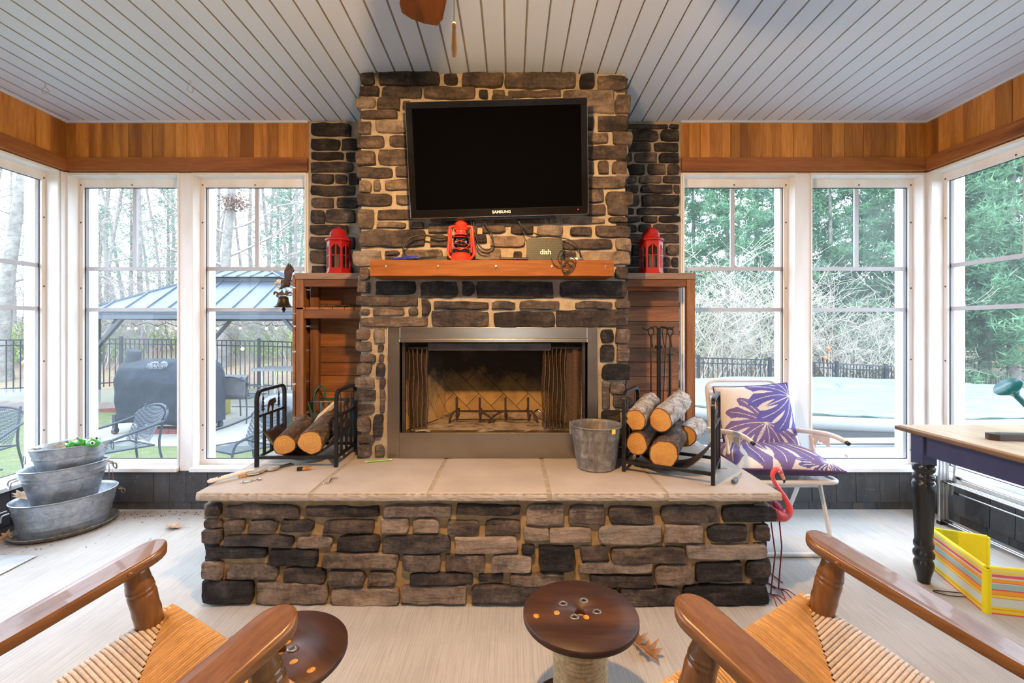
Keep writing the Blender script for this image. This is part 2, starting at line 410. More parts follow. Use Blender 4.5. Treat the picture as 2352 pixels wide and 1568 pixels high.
def bark(name, stops, sx=.35):
    t = NT(name); co = t.coord((1, sx, 1)); n = t.noise(co, 32, 7, .7, .6); c = t.ramp(n, stops); t.bump(n, 1.0, .02); return t.set(c, .9)
MT['bark'] = bark('brown_bark', [(.32, (.022, .014, .010)), (.5, (.12, .078, .052)), (.66, (.27, .20, .15)), (.8, (.42, .35, .29))])
MT['birch'] = bark('pale_bark', [(.30, (.05, .035, .028)), (.42, (.30, .25, .215)), (.55, (.56, .52, .48)), (.75, (.74, .72, .70))], .7)
MT['barkrim'] = pm('bark_rim', (.13, .055, .022), .9, var=.5, vs=60)
MT['navy'] = pm('navy_paint', (.035, .040, .105), .45, var=.08)
MT['blackpaint'] = pm('black_paint', (.012, .014, .018), .3, var=.15, coat=.2)
MT['pinkplastic'] = pm('coral_plastic', (.72, .085, .09), .4, var=.06)
MT['pinkwire'] = pm('red_wire', (.30, .025, .03), .45, var=.15)
MT['beak'] = pm('beak_peach', (.75, .36, .2), .45)
MT['gold'] = pm('yellow_enamel', (.75, .42, .02), .4)
MT['bronze'] = pm('bronze', (.07, .05, .032), .42, .8, var=.4)
MT['rustiron'] = pm('rusted_iron', (.12, .06, .03), .7, .4, var=.4)
MT['feather'] = pm('brown_feather', (.055, .028, .02), .55, var=.5, vs=60, bump=.8, bs=90, bd=.004)
MT['cream'] = pm('cream_enamel', (.72, .63, .52), .45)
MT['green'] = pm('green_enamel', (.05, .36, .035), .2, var=.1, coat=.6)
MT['eyewhite'] = pm('eye_white', (.85, .85, .85), .2)
MT['cord'] = pm('paper_cord', (.50, .285, .11), .65, var=.15, vs=40, bump=.5, bs=150, bd=.002, isl=.18)
MT['cordpale'] = pm('pale_cord', (.60, .475, .36), .7, var=.15, vs=60, bump=.6, bs=160, bd=.003, isl=.15)
MT['ropej'] = pm('jute_rope', (.52, .38, .20), .9, var=.3, vs=60, bump=1, bs=130, bd=.004)
MT['candle'] = pm('candle_wax', (.8, .74, .62), .5)
MT['lampwhite'] = None

# ------------------------------------------------------------------ room shell
YR = 3.118; XL, XR = -3.05, 2.845; YB = -2.6
ZS0, ZS1, ZH, ZF = .262, .286, 2.303, 2.399
def ceil_z(y): return 2.652 + .02 * (YR - y)
def struct(o): o['kind'] = 'structure'; return o

mb = MB(); mb.grid(lambda u, v: (XL - .2 + u * (XR - XL + .4), YB - .2 + v * (YR + .2 - YB + .2), 0), 4, 4, smooth=False)
mb.box(XL - .2, XR + .2, YB - .2, YR + .2, -.16, -.004)
struct(mb.build('floor', MT['floor']))
# ceiling: vinyl boards with grooves, running along Y
mb = MB(); W = .1025; x = -.859 - 23 * W + .012
while x < XR + .1:
    a, b = max(x, XL - .15), min(x + W - .010, XR + .15)
    y0, y1 = YB - .15, YR + .15
    if b > a:
        for (p, q, lo) in ((a, b, 0),):
            vs = [(p, y0, ceil_z(y0)), (q, y0, ceil_z(y0)), (q, y1, ceil_z(y1)), (p, y1, ceil_z(y1))]
            mb.add(vs, [(0, 3, 2, 1)], None, False, 0)
        e = b + .010; d = .009
        # groove: slanted flank then return
        for (p, zp, q, zq, mi) in ((b, 0, b + .004, d, 1), (b + .004, d, e - .002, d, 1), (e - .002, d, e, 0, 0)):
            vs = [(p, y0, ceil_z(y0) + zp), (q, y0, ceil_z(y0) + zq), (q, y1, ceil_z(y1) + zq), (p, y1, ceil_z(y1) + zp)]
            mb.add(vs, [(0, 3, 2, 1)], None, False, mi)
    x += W
vs = [(XL - .2, YB - .2, 2.9), (XR + .2, YB - .2, 2.9), (XR + .2, YR + .3, 2.8), (XL - .2, YR + .3, 2.8)]
mb.add(vs, [(0, 1, 2, 3)], None, False, 0)
struct(mb.build('ceiling', [MT['ceil'], MT['ceilgap']]))
mb = MB(); zc = ceil_z(YR)
mb.box(XL, -1.39, YR - .022, YR, zc - .012, zc + .004); mb.box(1.155, XR, YR - .022, YR, zc - .012, zc + .004)
struct(mb.build('trim_1', MT['ceil']))
mb = MB()
for (xx, s) in ((XL, 1), (XR, -1)):
    mb.add([(xx, YB, ceil_z(YB) - .012), (xx + s * .022, YB, ceil_z(YB) - .012), (xx + s * .022, YR, zc - .012), (xx, YR, zc - .012)], [(0, 1, 2, 3)])
    mb.add([(xx + s * .022, YB, ceil_z(YB) - .012), (xx + s * .022, YB, ceil_z(YB) + .01), (xx + s * .022, YR, zc + .01), (xx + s * .022, YR, zc - .012)], [(0, 1, 2, 3)])
struct(mb.build('trim_2', MT['ceil']))

rng = random.Random(5)
def wall_M(side):
    """local frame of a wall: x along the wall, y outwards, z up"""
    if side == 'rear': return Matrix.Identity(4) @ Matrix.Translation((0, YR, 0))
    if side == 'left': return frame((XL, 0, 0), (0, 1, 0), (-1, 0, 0), (0, 0, 1))
    if side == 'right': return frame((XR, 0, 0), (0, -1, 0), (1, 0, 0), (0, 0, 1))
    return frame((0, YB, 0), (-1, 0, 0), (0, -1, 0), (0, 0, 1))
def clad(side, u0, u1, name, hdr, fas, fmat='fascia', wpl=.092):
    M = wall_M(side)
    mb = MB(); mb.M = M
    mb.box(u0, u1, .004, .17, 0, ZS0); mb.box(u0, u1, .004, .17, ZH + .002, 2.9, None, 1)
    # shingle panels
    x = u0
    while x < u1 - .01:
        w = rng.choice((.135, .15, .165, .11)); e = min(x + w, u1)
        y = rng.uniform(-.012, -.008)
        mb.add([(x + .0015, y, .052), (e - .0015, y, .052), (e - .0015, y + .006, ZS0), (x + .0015, y + .006, ZS0), (x + .0015, .004, .052), (e - .0015, .004, .052), (e - .0015, .004, ZS0), (x + .0015, .004, ZS0)],
               [(0, 1, 2, 3), (0, 4, 5, 1), (1, 5, 6, 2), (3, 2, 6, 7), (4, 0, 3, 7)], None, False, 0)
        x = e
    x = u0 - .06
    while x < u1 - .01:
        e = min(x + rng.choice((.12, .16, .14)), u1); a = max(x, u0)
        mb.box(a + .0015, e - .0015, -.004, .004, .0, .054); x = e
    struct(mb.build(name, [MT['shingle'], MT['header']]))
    mb = MB(); mb.M = M; x = u0
    while x < u1 - .004:
        w = wpl * rng.uniform(.75, 1.2); e = min(x + w, u1)
        if u1 - e < .03: e = u1
        mb.box(x + .0008, e - .0008, rng.uniform(-.014, -.008), .004, ZF - .01, 2.9); x = e
    struct(mb.build(hdr, MT['header'], bevel=.001))
    mb = MB(); mb.M = M; mb.box(u0, u1, -.034, .004, ZH + .006, ZF)
    o = struct(mb.build(fas, MT[fmat], bevel=.003))
    return o
clad('rear', XL, -1.387, 'wall_back_left', 'trim_3', 'trim_4')
clad('rear', 1.155, XR, 'wall_back_right', 'trim_5', 'trim_6', wpl=.072)
clad('left', YB, YR, 'wall_left', 'trim_7', 'trim_8', 'fasciay', .12)
clad('right', -YR, -YB, 'wall_right', 'trim_9', 'trim_10', 'fasciay', .1)
mb = MB(); mb.box(-1.387, 1.155, YR + .03, YR + .2, 0, 2.9); struct(mb.build('wall_back_chimney', MT['mortar']))
def window(n, side, u0, u1, detail=True, zs=ZS1, post=(0, 0)):
    """opening u0..u1 in the wall: deep white jambs, stops, film pane, grey muntins"""
    w = bpy.data.objects.new('window_%d' % n, None); COL.objects.link(w); w['kind'] = 'structure'
    M = wall_M(side); D0, D1 = .088, .19
    mb = MB(); mb.M = M; a, b = u0, u1
    mb.box(a - .012, a, -.006, D1, ZS0, ZH); mb.box(b, b + .012, -.006, D1, ZS0, ZH)          # jambs
    mb.box(a, b, -.006, D1, ZH - .018, ZH)
    mb.box(a - .012, b + .012, -.028, D1, ZS0, zs)                                         # sill
    mb.build('jamb', MT['white'], w, bevel=.0015)
    mb = MB(); mb.M = M; s = .028
    mb.box(a, a + s, D0 - .014, D0 + .004, zs, ZH - .018); mb.box(b - s, b, D0 - .014, D0 + .004, zs, ZH - .018)
    mb.box(a + s, b - s, D0 - .014, D0 + .004, zs, zs + .034); mb.box(a + s, b - s, D0 - .014, D0 + .004, ZH - .075, ZH - .018)
    st = mb.build('stop', MT['stop'], w, bevel=.0015)
    for (p, q) in ((a, a + .03), (b - .03, b)):
        mb = MB(); mb.M = M; mb.box(p, q, D0 + .03, D1, zs, ZH - .018); mb.build('outer_liner', MT['white'], w)
    if detail:
        mb = MB(); mb.M = M
        for uu in (a + .014, b - .014):
            for zz in (ZH - .06, 1.98, 1.52, 1.02, .56, zs + .1):
                mb.sphere((uu, D0 - .015, zz), (.006, .003, .006), 8, 6)
        mb.sphere(((a + b) / 2, D0 - .015, ZH - .06), (.006, .003, .006), 8, 6)
        mb.build('screw', MT['screw'], st)
    za, zb = zs + .034, ZH - .075
    mb = MB(); mb.M = M; g = .004; y0, y1 = D0, D0 + .006
    a1, b1 = a + s, b - s
    mb.box(a1, a1 + g, y0, y1, za, zb); mb.box(b1 - g, b1, y0, y1, za, zb); mb.box(a1, b1, y0, y1, za, za + g); mb.box(a1, b1, y0, y1, zb - g, zb)
    mb.build('gasket', MT['gasket'], w)
    mb = MB(); mb.M = M; h = .0135
    for zz in (1.6585, 1.37): mb.box(a1, b1, D0 + .006, D0 + .022, zz - h, zz + h)
    m = (a + b) / 2 + (.0 if side != 'right' else .03)
    mb.box(m - .014, m + .014, D0 + .006, D0 + .022, 1.672, zb)
    mb.build('muntin', MT['muntin'], w)
    mb = MB(); mb.M = M; mb.add([(a1, D0 + .014, za), (b1, D0 + .014, za), (b1, D0 + .014, zb), (a1, D0 + .014, zb)], [(0, 1, 2, 3)])
    mb.build('pane', MT['film'], w)
    return w
def post(n, side, u0, u1):
    mb = MB(); mb.M = wall_M(side); mb.box(u0, u1, .0, .18, ZS0, ZH); 
    struct(mb.build('trim_%d' % n, MT['white'], bevel=.002))
window(1, 'rear', -3.035, -2.289); post(11, 'rear', -2.277, -2.193)
window(2, 'rear', -2.181, -1.417)
window(3, 'rear', 1.184, 1.939); post(12, 'rear', 1.951, 2.047)
window(4, 'rear', 2.059, 2.815)
post(13, 'rear', -1.405, -1.38); post(14, 'rear', 1.15, 1.172)
WS = [(3.065 - .012, 2.30), (2.20, 1.44), (1.34, .58)]
for i, (hi, lo) in enumerate(WS): window(5 + i, 'left', lo, hi, i < 2)
WR = [(3.075, 2.19), (2.09, 1.21), (1.11, .23)]
for i, (hi, lo) in enumerate(WR): window(11 + i, 'right', -hi, -lo, i < 2)
k = 15
for i in range(len(WS)):
    post(k, 'left', (WS[i + 1][0] + .012 if i + 1 < len(WS) else WS[i][1] - .02), WS[i][1] - .012); k += 1
for i in range(len(WR)):
    post(k, 'right', -WR[i][1] + .012, (-WR[i + 1][0] - .012 if i + 1 < len(WR) else -WR[i][1] + .02)); k += 1
mb = MB()
mb.box(XL - .19, XL + .003, YR - .053 + .012, YR + .19, ZS0, ZH); mb.box(XL + .003, XL + .015 - .012, YR - .0, YR + .19, ZS0, ZH)
struct(mb.build('trim_40', MT['white'], bevel=.002))
mb = MB(); mb.box(XR - .003, XR + .19, YR - .031, YR + .19, ZS0, ZH); mb.box(2.827, XR - .003, YR, YR + .19, ZS0, ZH)
struct(mb.build('trim_41', MT['white'], bevel=.002))
for (sd, u0, u1, nm) in (('left', YB, .568, 'wall_left_unseen'), ('right', -.218, -YB, 'wall_right_unseen')):  # unseen side walls, left windowless to cut daylight fill from behind
    mb = MB(); mb.M = wall_M(sd); mb.box(u0, u1, .0, .17, ZS0, ZH); struct(mb.build(nm, MT['header']))
# unseen house wall, made solid to cut daylight from behind, with one glazed door
mb = MB(); mb.M = wall_M('front')
mb.box(-2.95, -.45, 0, .15, 0, 2.9); mb.box(.45, 3.15, 0, .15, 0, 2.9); mb.box(-.45, .45, 0, .15, 2.08, 2.9)
struct(mb.build('wall_front', pm('house_siding', (.16, .13, .11), .7)))
dr = bpy.data.objects.new('door_1', None); COL.objects.link(dr); dr['kind'] = 'structure'
mb = MB(); mb.M = wall_M('front'); mb.box(-.45, -.33, .02, .07, 0, 2.08); mb.box(.33, .45, .02, .07, 0, 2.08); mb.box(-.33, .33, .02, .07, 1.95, 2.08); mb.box(-.33, .33, .02, .07, 0, .9)
mb.build('door_frame', MT['white'], dr)
mb = MB(); mb.M = wall_M('front'); mb.add([(-.33, .045, .9), (.33, .045, .9), (.33, .045, 1.95), (-.33, .045, 1.95)], [(0, 1, 2, 3)]); mb.build('pane', MT['film'], dr)
# screw eyes in the ceiling
for (px, py, lab) in ((104, 186, 'small screw eye in the ceiling near the corner of the room'), (437, 182, 'small screw eye in the ceiling between the corner and the chimney')):
    Y = (ceil_z(2.2) - EYE) * F / (CY - py); p = P(px, py, Y); p.z = ceil_z(Y)
    e = thing('screw_eye', lab, 'screw eye', p, R(30), 'screw eyes in the ceiling')
    mb = MB(); mb.tube([(0, 0, .0), (0, 0, -.032)], .0035, 8); mb.build('shank', MT['silver'], e)
    mb = MB(); mb.tube([(.014 * math.sin(a), 0, -.049 - .018 * math.cos(a)) for a in [2 * PI * i / 20 for i in range(20)]], .003, 8, True); mb.build('eye', MT['silver'], e)
# ------------------------------------------------------------------ stone fireplace
def stone(mb, x0, x1, z0, z1, y, rnd, tone, prot=.02, back=.045, M=None):
    """one ledge stone: face toward -Y, rough face, wavy outline"""
    x0 -= .003; x1 += .003; z0 -= .003; z1 += .003
    w, h = x1 - x0, z1 - z0
    if w < .012 or h < .01: return
    e = min(.0045, w * .16, h * .16)
    def cuts(L, step):
        n = max(2, int((L - 2 * e) / step)); m_ = min(e * 2.2, L * .3); return [0, e * .35, e, m_] + [m_ + (L - 2 * m_) * i / n for i in range(1, n)] + [L - m_, L - e, L - e * .35, L]
    us, vs_ = cuts(w, .022), cuts(h, .018)
    nu, nv = len(us), len(vs_)
    sd = rnd.uniform(0, 100); amp = rnd.uniform(.006, .013); pr = prot * rnd.uniform(.75, 1.25)
    tl = rnd.uniform(-.10, .10); tv = rnd.uniform(-.25, .15); cut = [rnd.uniform(.0, .018) for _ in range(4)]
    pts = []
    for j, v in enumerate(vs_):
        for i, u in enumerate(us):
            d = min(u, w - u, v, h - v)
            k = min(1, d / e); k = math.sqrt(max(0, 1 - (1 - k) ** 2)) if k < 1 else 1
            X, Z = x0 + u, z0 + v
            # wavy outline and knocked-off corners
            eu = 1 - min(1, min(u, w - u) / (w * .5)); ev = 1 - min(1, min(v, h - v) / (h * .5))
            X += (nz((X * 2 + sd, sd, Z * 16), 1) * .008 + (1 if u < w / 2 else -1) * .004) * eu ** 2
            Z += nz((X * 14, sd + 7, Z * 2), 1) * .007 * ev ** 2
            ci = (0 if u < w / 2 else 1) + (0 if v < h / 2 else 2)
            q = max(0, eu + ev - 1.55) / .45
            X += cut[ci] * q * (1 if u < w / 2 else -1) * .7; Z += cut[ci] * q * (1 if v < h / 2 else -1) * .5
            rough = nz((X * 12 + sd, sd * 2, Z * 22), 1) * amp + nz((X * 38 + sd, 3, Z * 46), 1) * amp * .45
            Y = y - k * (pr + rough + tl * (u - w / 2) * .1 + tv * (v - h / 2) * .15)
            pts.append((X, Y, Z))
    fs = [(j * nu + i, j * nu + i + 1, (j + 1) * nu + i + 1, (j + 1) * nu + i) for j in range(nv - 1) for i in range(nu - 1)]
    mb.ct = tone
    b = len(pts)
    rim = [i for i in range(nu)] + [j * nu + nu - 1 for j in range(1, nv)] + [(nv - 1) * nu + i for i in range(nu - 2, -1, -1)] + [j * nu for j in range(nv - 2, 0, -1)]
    pts += [(pts[i][0], y + back, pts[i][2]) for i in rim]
    n = len(rim)
    fs += [(rim[i], b + i, b + (i + 1) % n, rim[(i + 1) % n]) for i in range(n)]
    mb.add(pts, fs, M, True)
def stone_rows(mb, x0, x1, z0, z1, y, rnd, tones, M=None, prot=.02, hr=(.045, .10), wr=(.07, .30)):
    z = z0
    while z < z1 - .02:
        h = rnd.uniform(*hr); h = min(h, z1 - z)
        if z1 - z - h < .035: h = z1 - z
        x = x0 - rnd.uniform(0, .015)
        while x < x1 - .02:
            w = rnd.uniform(*wr); e = min(x + w, x1 + rnd.uniform(0, .015))
            if x1 - e < .04: e = x1 + rnd.uniform(0, .015)
            stone(mb, x, e - .014, z, z + h - .013, y, rnd, rnd.choice(tones), prot, M=M); x = e
        z += h
def zoomlist(x0, y0, s, rows):
    return [(x0 + a / s, x0 + b / s, y0 + c / s, y0 + d / s, t) for (a, b, c, d, t) in rows]
def px_stones(mb, lst, Y, rnd, prot, ycore):
    for (a, b, c, d, t) in lst:
        p, q = P(a, d, Y), P(b, c, Y)
        stone(mb, p.x, q.x, p.z, q.z, ycore, rnd, t, prot)
YC = 2.53      # face of the chimney breast
ZT = .517      # top of the hearth
fp = thing('fireplace', 'tall grey and tan stone fireplace with raised hearth and steel firebox', 'fireplace', (-.1, 2.6, 0))
rnd = random.Random(11)
# -- hearth base
hearth = zoomlist(440, 1020, 2.735, [
 (90,175,378,448,.25),(200,672,388,470,.42),(708,1172,400,458,.28),(1205,1635,388,458,.6),(1660,2072,388,445,.22),(2100,2340,382,508,.62),
 (72,182,478,530,.45),(195,322,482,550,.42),(355,532,485,548,.45),(560,768,485,550,.18),(822,1140,485,558,.35),(1182,1360,470,562,.75),(1385,1555,475,562,.75),(1600,1805,488,572,.45),(1840,2070,485,572,.38),(2085,2255,530,610,.7),
 (52,185,542,625,.35),(200,638,582,640,.22),(655,885,585,655,.65),(905,1178,580,678,.18),(1200,1630,582,688,.32),(1650,2050,588,688,.75),(2070,2155,640,688,.18),
 (72,468,655,722,.10),(478,790,672,765,.14),(818,1298,690,778,.5),(1322,1565,698,802,.45),(1590,1842,705,800,.4),(1885,2140,705,808,.7),
 (65,195,745,845,.5),(210,538,762,852,.5),(572,840,785,875,.25),(858,1082,805,890,.4),(1108,1280,808,890,.45),(1365,1768,820,880,.16),(1802,1962,828,868,.22),(2000,2345,822,890,.55),
 (60,385,865,1000,.08),(400,850,880,1012,.6),(870,1300,915,1022,.7),(1310,1725,895,1005,.65),(1755,2180,892,995,.32)])
hearth += zoomlist(1150, 1168, 2.868, [
 (445,685,-15,108,.45),(715,1012,-5,100,.27),(1060,1435,-12,95,.36),(1470,1820,-10,88,.14),
 (320,600,130,230,.75),(650,1062,115,235,.7),(1080,1338,115,225,.7),(1370,1630,118,222,.17),(1680,1780,115,215,.22),
 (250,490,258,412,.06),(520,705,255,340,.4),(730,1222,262,362,.42),(1225,1758,245,335,.7),
 (512,1008,360,430,.7),(1015,1278,385,505,.6),(1290,1595,365,480,.12),(1622,1785,355,462,.17),
 (590,1015,450,520,.27),(270,775,528,640,.4),(785,1190,530,640,.32),(1205,1768,512,632,.09)])
mb = MB(); px_stones(mb, hearth, 2.032, rnd, .028, 2.058)
ML = frame((-1.365, YR, 0), (0, -1, 0), (1, 0, 0), (0, 0, 1)); MRr = frame((1.135, 2.05, 0), (0, 1, 0), (-1, 0, 0), (0, 0, 1))
tones = (.12, .2, .3, .4, .45, .6, .7)
stone_rows(mb, .01, YR - 2.04, .005, ZT - .05, .0, rnd, tones, ML); stone_rows(mb, .0, YR - 2.06, .005, ZT - .05, .0, rnd, tones, MRr)
mb.build('hearth_stonework', MT['stone'], fp, True, tone=True)
mb = MB(); mb.box(-1.36, 1.13, 2.055, YR - .012, .002, ZT - .03); mb.build('hearth_core', MT['mortarlit'], fp, True)
# -- hearth cap slabs with chiselled front edge
def cap(xa, xb):
    # joints fan toward the photograph's measured lines: straight in plan
    mb = MB(); z0, z1 = ZT - .036, ZT; y0, y1 = 2.0, YR - .01
    n = max(4, int((xb - xa) / .02))
    r2 = random.Random(int(xa * 1000))
    rows = []
    prof = [(z1, .012), (z1 - .003, .004), (z1 - .012, .0), (z1 - .02, -.001), (z1 - .029, .001), (z0, .008)]
    top = []; fr = [[] for _ in prof]
    for i in range(n + 1):
        x = xa + (xb - xa) * i / n
        for k, (z, o) in enumerate(prof):
            sc_ = abs(math.sin(x * 78 + 1.7 * math.sin(x * 9))) * .006 if 0 < k < 5 else 0
            fr[k].append((x, y0 + o + sc_ + nz((x * 30, k * 3.1, xa)) * .003, z + (nz((x * 18, 5, xa)) * .002 if k == 5 else 0)))
    vs = [p for row in fr for p in row] + [(xa + (xb - xa) * i / n, y1, z1) for i in range(n + 1)] + [(xa + (xb - xa) * i / n, y1, z0) for i in range(n + 1)]
    m = n + 1; K = len(prof); fs = []
    for k in range(K - 1):
        fs += [(k * m + i, (k + 1) * m + i, (k + 1) * m + i + 1, k * m + i + 1) for i in range(n)]
    fs += [(i, i + 1, K * m + i + 1, K * m + i) for i in range(n)]
    fs += [((K - 1) * m + i, (K + 1) * m + i, (K + 1) * m + i + 1, (K - 1) * m + i + 1) for i in range(n)]
    fs += [tuple([k * m for k in range(K)] + [(K + 1) * m, K * m]), tuple([k * m + n for k in range(K)][::-1] + [K * m + n, (K + 1) * m + n])]
    mb.add(vs, fs, None, False)
    mb.build('cap_stone', MT['cap'], fp, True)
JX = [-1.393] + [(px - CX) / F * 2.0 for px in (712, 985, 1262, 1532)] + [1.19]
for i in range(5): cap(JX[i] + (.0 if i == 0 else .011), JX[i + 1] - (.0 if i == 4 else .011))
mb = MB(); mb.box(-1.36, 1.15, 2.006, YR - .012, ZT - .032, ZT - .003); mb.build('cap_mortar', MT['mortar'], fp, True)
# -- chimney breast
ch = zoomlist(660, 130, 2.851, [
 (475,572,108,182,.2),(592,998,97,182,.3),(1022,1117,107,175,.12),(1140,1412,107,192,.36),(1418,1890,97,202,.42),(1910,2010,118,205,.18),(2032,2225,122,215,.42),
 (470,598,198,248,.18),(610,875,192,262,.32),(890,1230,200,272,.36),(1255,1320,212,270,.22),(1348,1430,217,248,.45),(1445,1790,220,258,.5),(1805,2145,218,362,.6),
 (447,582,265,330,.6),(590,740,262,345,.36),(755,812,290,345,.3),(1335,1480,255,280,.3),(2150,2252,250,365,.45),
 (475,722,350,400,.4),(2035,2228,385,480,.35),(455,545,420,500,.4),(578,812,415,492,.72),(1950,2010,395,470,.3),
 (450,632,515,592,.4),(660,812,515,585,.35),(1955,2095,500,562,.5),(2130,2260,485,572,.45),
 (447,578,615,705,.4),(595,812,605,705,.45),(1955,2228,580,668,.3),
 (447,688,722,788,.35),(705,815,718,785,.4),(1950,2012,685,762,.4),(2037,2103,685,765,.3),(2125,2228,688,765,.35),
 (468,552,815,888,.5),(568,612,808,878,.5),(638,820,805,868,.45),(1950,2218,785,860,.45),
 (457,688,895,972,.35),(708,825,905,965,.4),(1950,2070,872,950,.35),(2088,2275,882,970,.35),
 (452,562,1000,1120,.45),(585,835,1000,1062,.3),(1930,2082,968,1035,.3),(2098,2235,965,1035,.35),
 (588,778,1083,1118,.45),(800,892,1080,1122,.4),(935,1330,1045,1085,.5),(1350,1690,1052,1085,.5),(1708,1772,1055,1083,.5),(1805,2078,1055,1090,.65),(2105,2232,1050,1083,.3),
 (470,905,1135,1242,.35),(918,1080,1095,1150,.4),(1100,1245,1098,1160,.45),(1270,1425,1100,1148,.45),(1460,1612,1102,1158,.25),(1632,1808,1105,1172,.6),(1848,1990,1115,1170,.3),(2018,2250,1105,1178,.35),
 (930,1060,1170,1240,.3),(1085,1205,1175,1240,.4),(1225,1308,1160,1215,.2),(1330,1560,1172,1240,.7),(1580,1780,1190,1250,.5),(1800,2130,1195,1258,.35),(2150,2255,1190,1270,.65),
 (425,615,1270,1370,.65),(638,732,1270,1298,.25),(640,735,1312,1345,.3),(760,1020,1260,1330,.4),(1040,1205,1260,1325,.35),(1225,1400,1258,1330,.65),(1478,1538,1275,1325,.25),(1560,1890,1275,1340,.4),(1920,2245,1275,1360,.65)])
ch += zoomlist(560, 560, 3.267, [
 (868,945,175,265,.45),(845,940,285,365,.38),(985,1288,280,378,.16),(1320,1602,280,400,.2),(1632,1730,282,388,.18),(1748,2330,282,402,.2),
 (838,1310,392,462,.3),(1328,1395,415,535,.22),(1422,1838,430,485,.32),(1858,2038,430,485,.36),(2068,2370,430,490,.36),
 (865,940,488,532,.42),(965,1205,475,535,.45),(1238,1312,480,535,.42),(868,1382,552,620,.42),(1405,1842,500,618,.28),(1872,2335,508,622,.18),
 (835,945,640,715,.48),(975,1055,630,745,.5),(835,958,735,802,.42),(998,1045,758,808,.32),(872,990,828,888,.3),(1015,1048,828,880,.38),(842,955,895,980,.5),(988,1058,898,995,.2),(828,980,1005,1080,.5),(1015,1058,1010,1085,.28),(825,990,1100,1175,.33),(1015,1055,1095,1265,.33),(850,972,1205,1280,.28),(845,950,1295,1410,.5),(970,1045,1285,1450,.22),(855,978,1440,1492,.33),(852,955,1510,1600,.42),(975,1050,1515,1600,.38)])
ch += zoomlist(1300, 560, 3.564, [
 (-55,495,305,440,.16),(400,505,195,285,.3),(80,385,470,525,.34),(405,535,460,525,.42),(-85,495,540,678,.18),
 (280,385,698,805,.1),(405,522,695,808,.5),(280,400,825,962,.14),(420,525,830,962,.48),(292,530,985,1112,.1),(295,360,1130,1350,.38),(365,490,1135,1230,.42),(385,540,1245,1340,.42),(290,450,1365,1450,.2),(290,365,1470,1560,.35),(385,500,1470,1560,.45),(290,490,1580,1660,.3),(290,370,1680,1745,.4),(385,510,1680,1745,.3)])
mb = MB(); px_stones(mb, ch, YC, rnd, .026, YC + .022)
MCL = frame((-.835, YR, 0), (0, -1, 0), (1, 0, 0), (0, 0, 1)); MCR = frame((.63, YC + .02, 0), (0, 1, 0), (-1, 0, 0), (0, 0, 1))
stone_rows(mb, .0, YR - YC - .02, ZT, 2.66, .0, rnd, tones, MCL, hr=(.05, .085), wr=(.09, .22)); stone_rows(mb, .0, YR - YC - .04, ZT, 2.66, .0, rnd, tones, MCR, hr=(.05, .085), wr=(.09, .22))
mb.build('chimney_stonework', MT['stone'], fp, True, tone=True)
FX0, FX1, FZ0, FZ1 = (917 - CX) / F * YC, (1350 - CX) / F * YC, .662, 1.165     # steel opening
SX0, SX1, SZ1 = (889 - CX) / F * YC, (1374 - CX) / F * YC, 1.248               # steel outer
mb = MB(); y = YC + .018
cl, cr = -.842, .636
mb.box(cl, SX0, y, YR, ZT - .01, 2.665); mb.box(SX1, cr, y, YR, ZT - .01, 2.665); mb.box(SX0, SX1, y, YR, SZ1, 2.665)
mb.build('chimney_core', MT['mortar'], fp, True)
# -- firebox
yb, xi0, xi1 = 2.98, -.43, .26
fz = FZ0
mb = MB(); a0, a1 = FX0 + .01, FX1 - .01; yf = YC + .03
mb.add([(xi0, yb, fz), (xi1, yb, fz), (xi1, yb, 1.3), (xi0, yb, 1.3)], [(0, 1, 2, 3)])
mb.add([(a0, yf, fz), (xi0, yb, fz), (xi0, yb, 1.3), (a0, yf, 1.3)], [(0, 1, 2, 3)])
mb.add([(xi1, yb, fz), (a1, yf, fz), (a1, yf, 1.3), (xi1, yb, 1.3)], [(0, 1, 2, 3)])
mb.add([(xi0, yb, 1.3), (xi1, yb, 1.3), (a1, yf, 1.3), (a0, yf, 1.3)], [(0, 1, 2, 3)])
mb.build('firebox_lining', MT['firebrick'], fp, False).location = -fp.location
mb = MB()
def ashf(u, v):
    y = yf - .02 + (yb - yf + .02) * v; xa = a0 + (xi0 - a0) * v; xb = a1 + (xi1 - a1) * v
    x = xa + (xb - xa) * u; return (x, y, fz - .004 + max(0, nz((x * 9, y * 9, 2))) * .016 + max(0, nz((x * 30, y * 30, 2))) * .006 + (.03 * max(0, v - .8) / .2))
mb.grid(ashf, 50, 24); mb.build('ash_bed', MT['ash'], fp, True)
# -- stainless surround
mb = MB(); y0 = YC + .006; y1 = YC + .03
for (a, b) in ((SX0, FX0), (FX1, SX1)):
    mb = MB(); mb.box(a, b, y0, y1, ZT, SZ1); mb.build('side_panel', MT['steel'], fp, True, bevel=.002)
mb = MB(); mb.box(FX0 + .001, FX1 - .001, y0 - .004, y1, FZ1 + .018, SZ1); mb.box(FX0 + .002, FX1 - .002, y0 - .016, y1, FZ1 - .002, FZ1 + .018)
mb.build('top_panel', MT['steel'], fp, True, bevel=.003)
mb = MB(); mb.box(FX0 + .001, FX1 - .001, y0 - .006, y1, ZT + .001, FZ0 - .004); mb.box(FX0 + .002, FX1 - .002, y0 - .012, y1 + .03, FZ0 - .006, FZ0)
mb.build('bottom_panel', MT['steel'], fp, True, bevel=.002)
mb = MB(); mb.box(FX0 + .01, FX0 + .026, yf - .005, yf + .02, FZ0, FZ1); mb.box(FX1 - .026, FX1 - .01, yf - .005, yf + .02, FZ0, FZ1)
mb.tube([(FX0 + .01, yf + .045, FZ1 - .035), (FX1 - .01, yf + .045, FZ1 - .035)], .012, 10); mb.box(FX0 + .15, FX1 - .2, yf + .02, yf + .05, FZ1 - .05, FZ1 - .01)
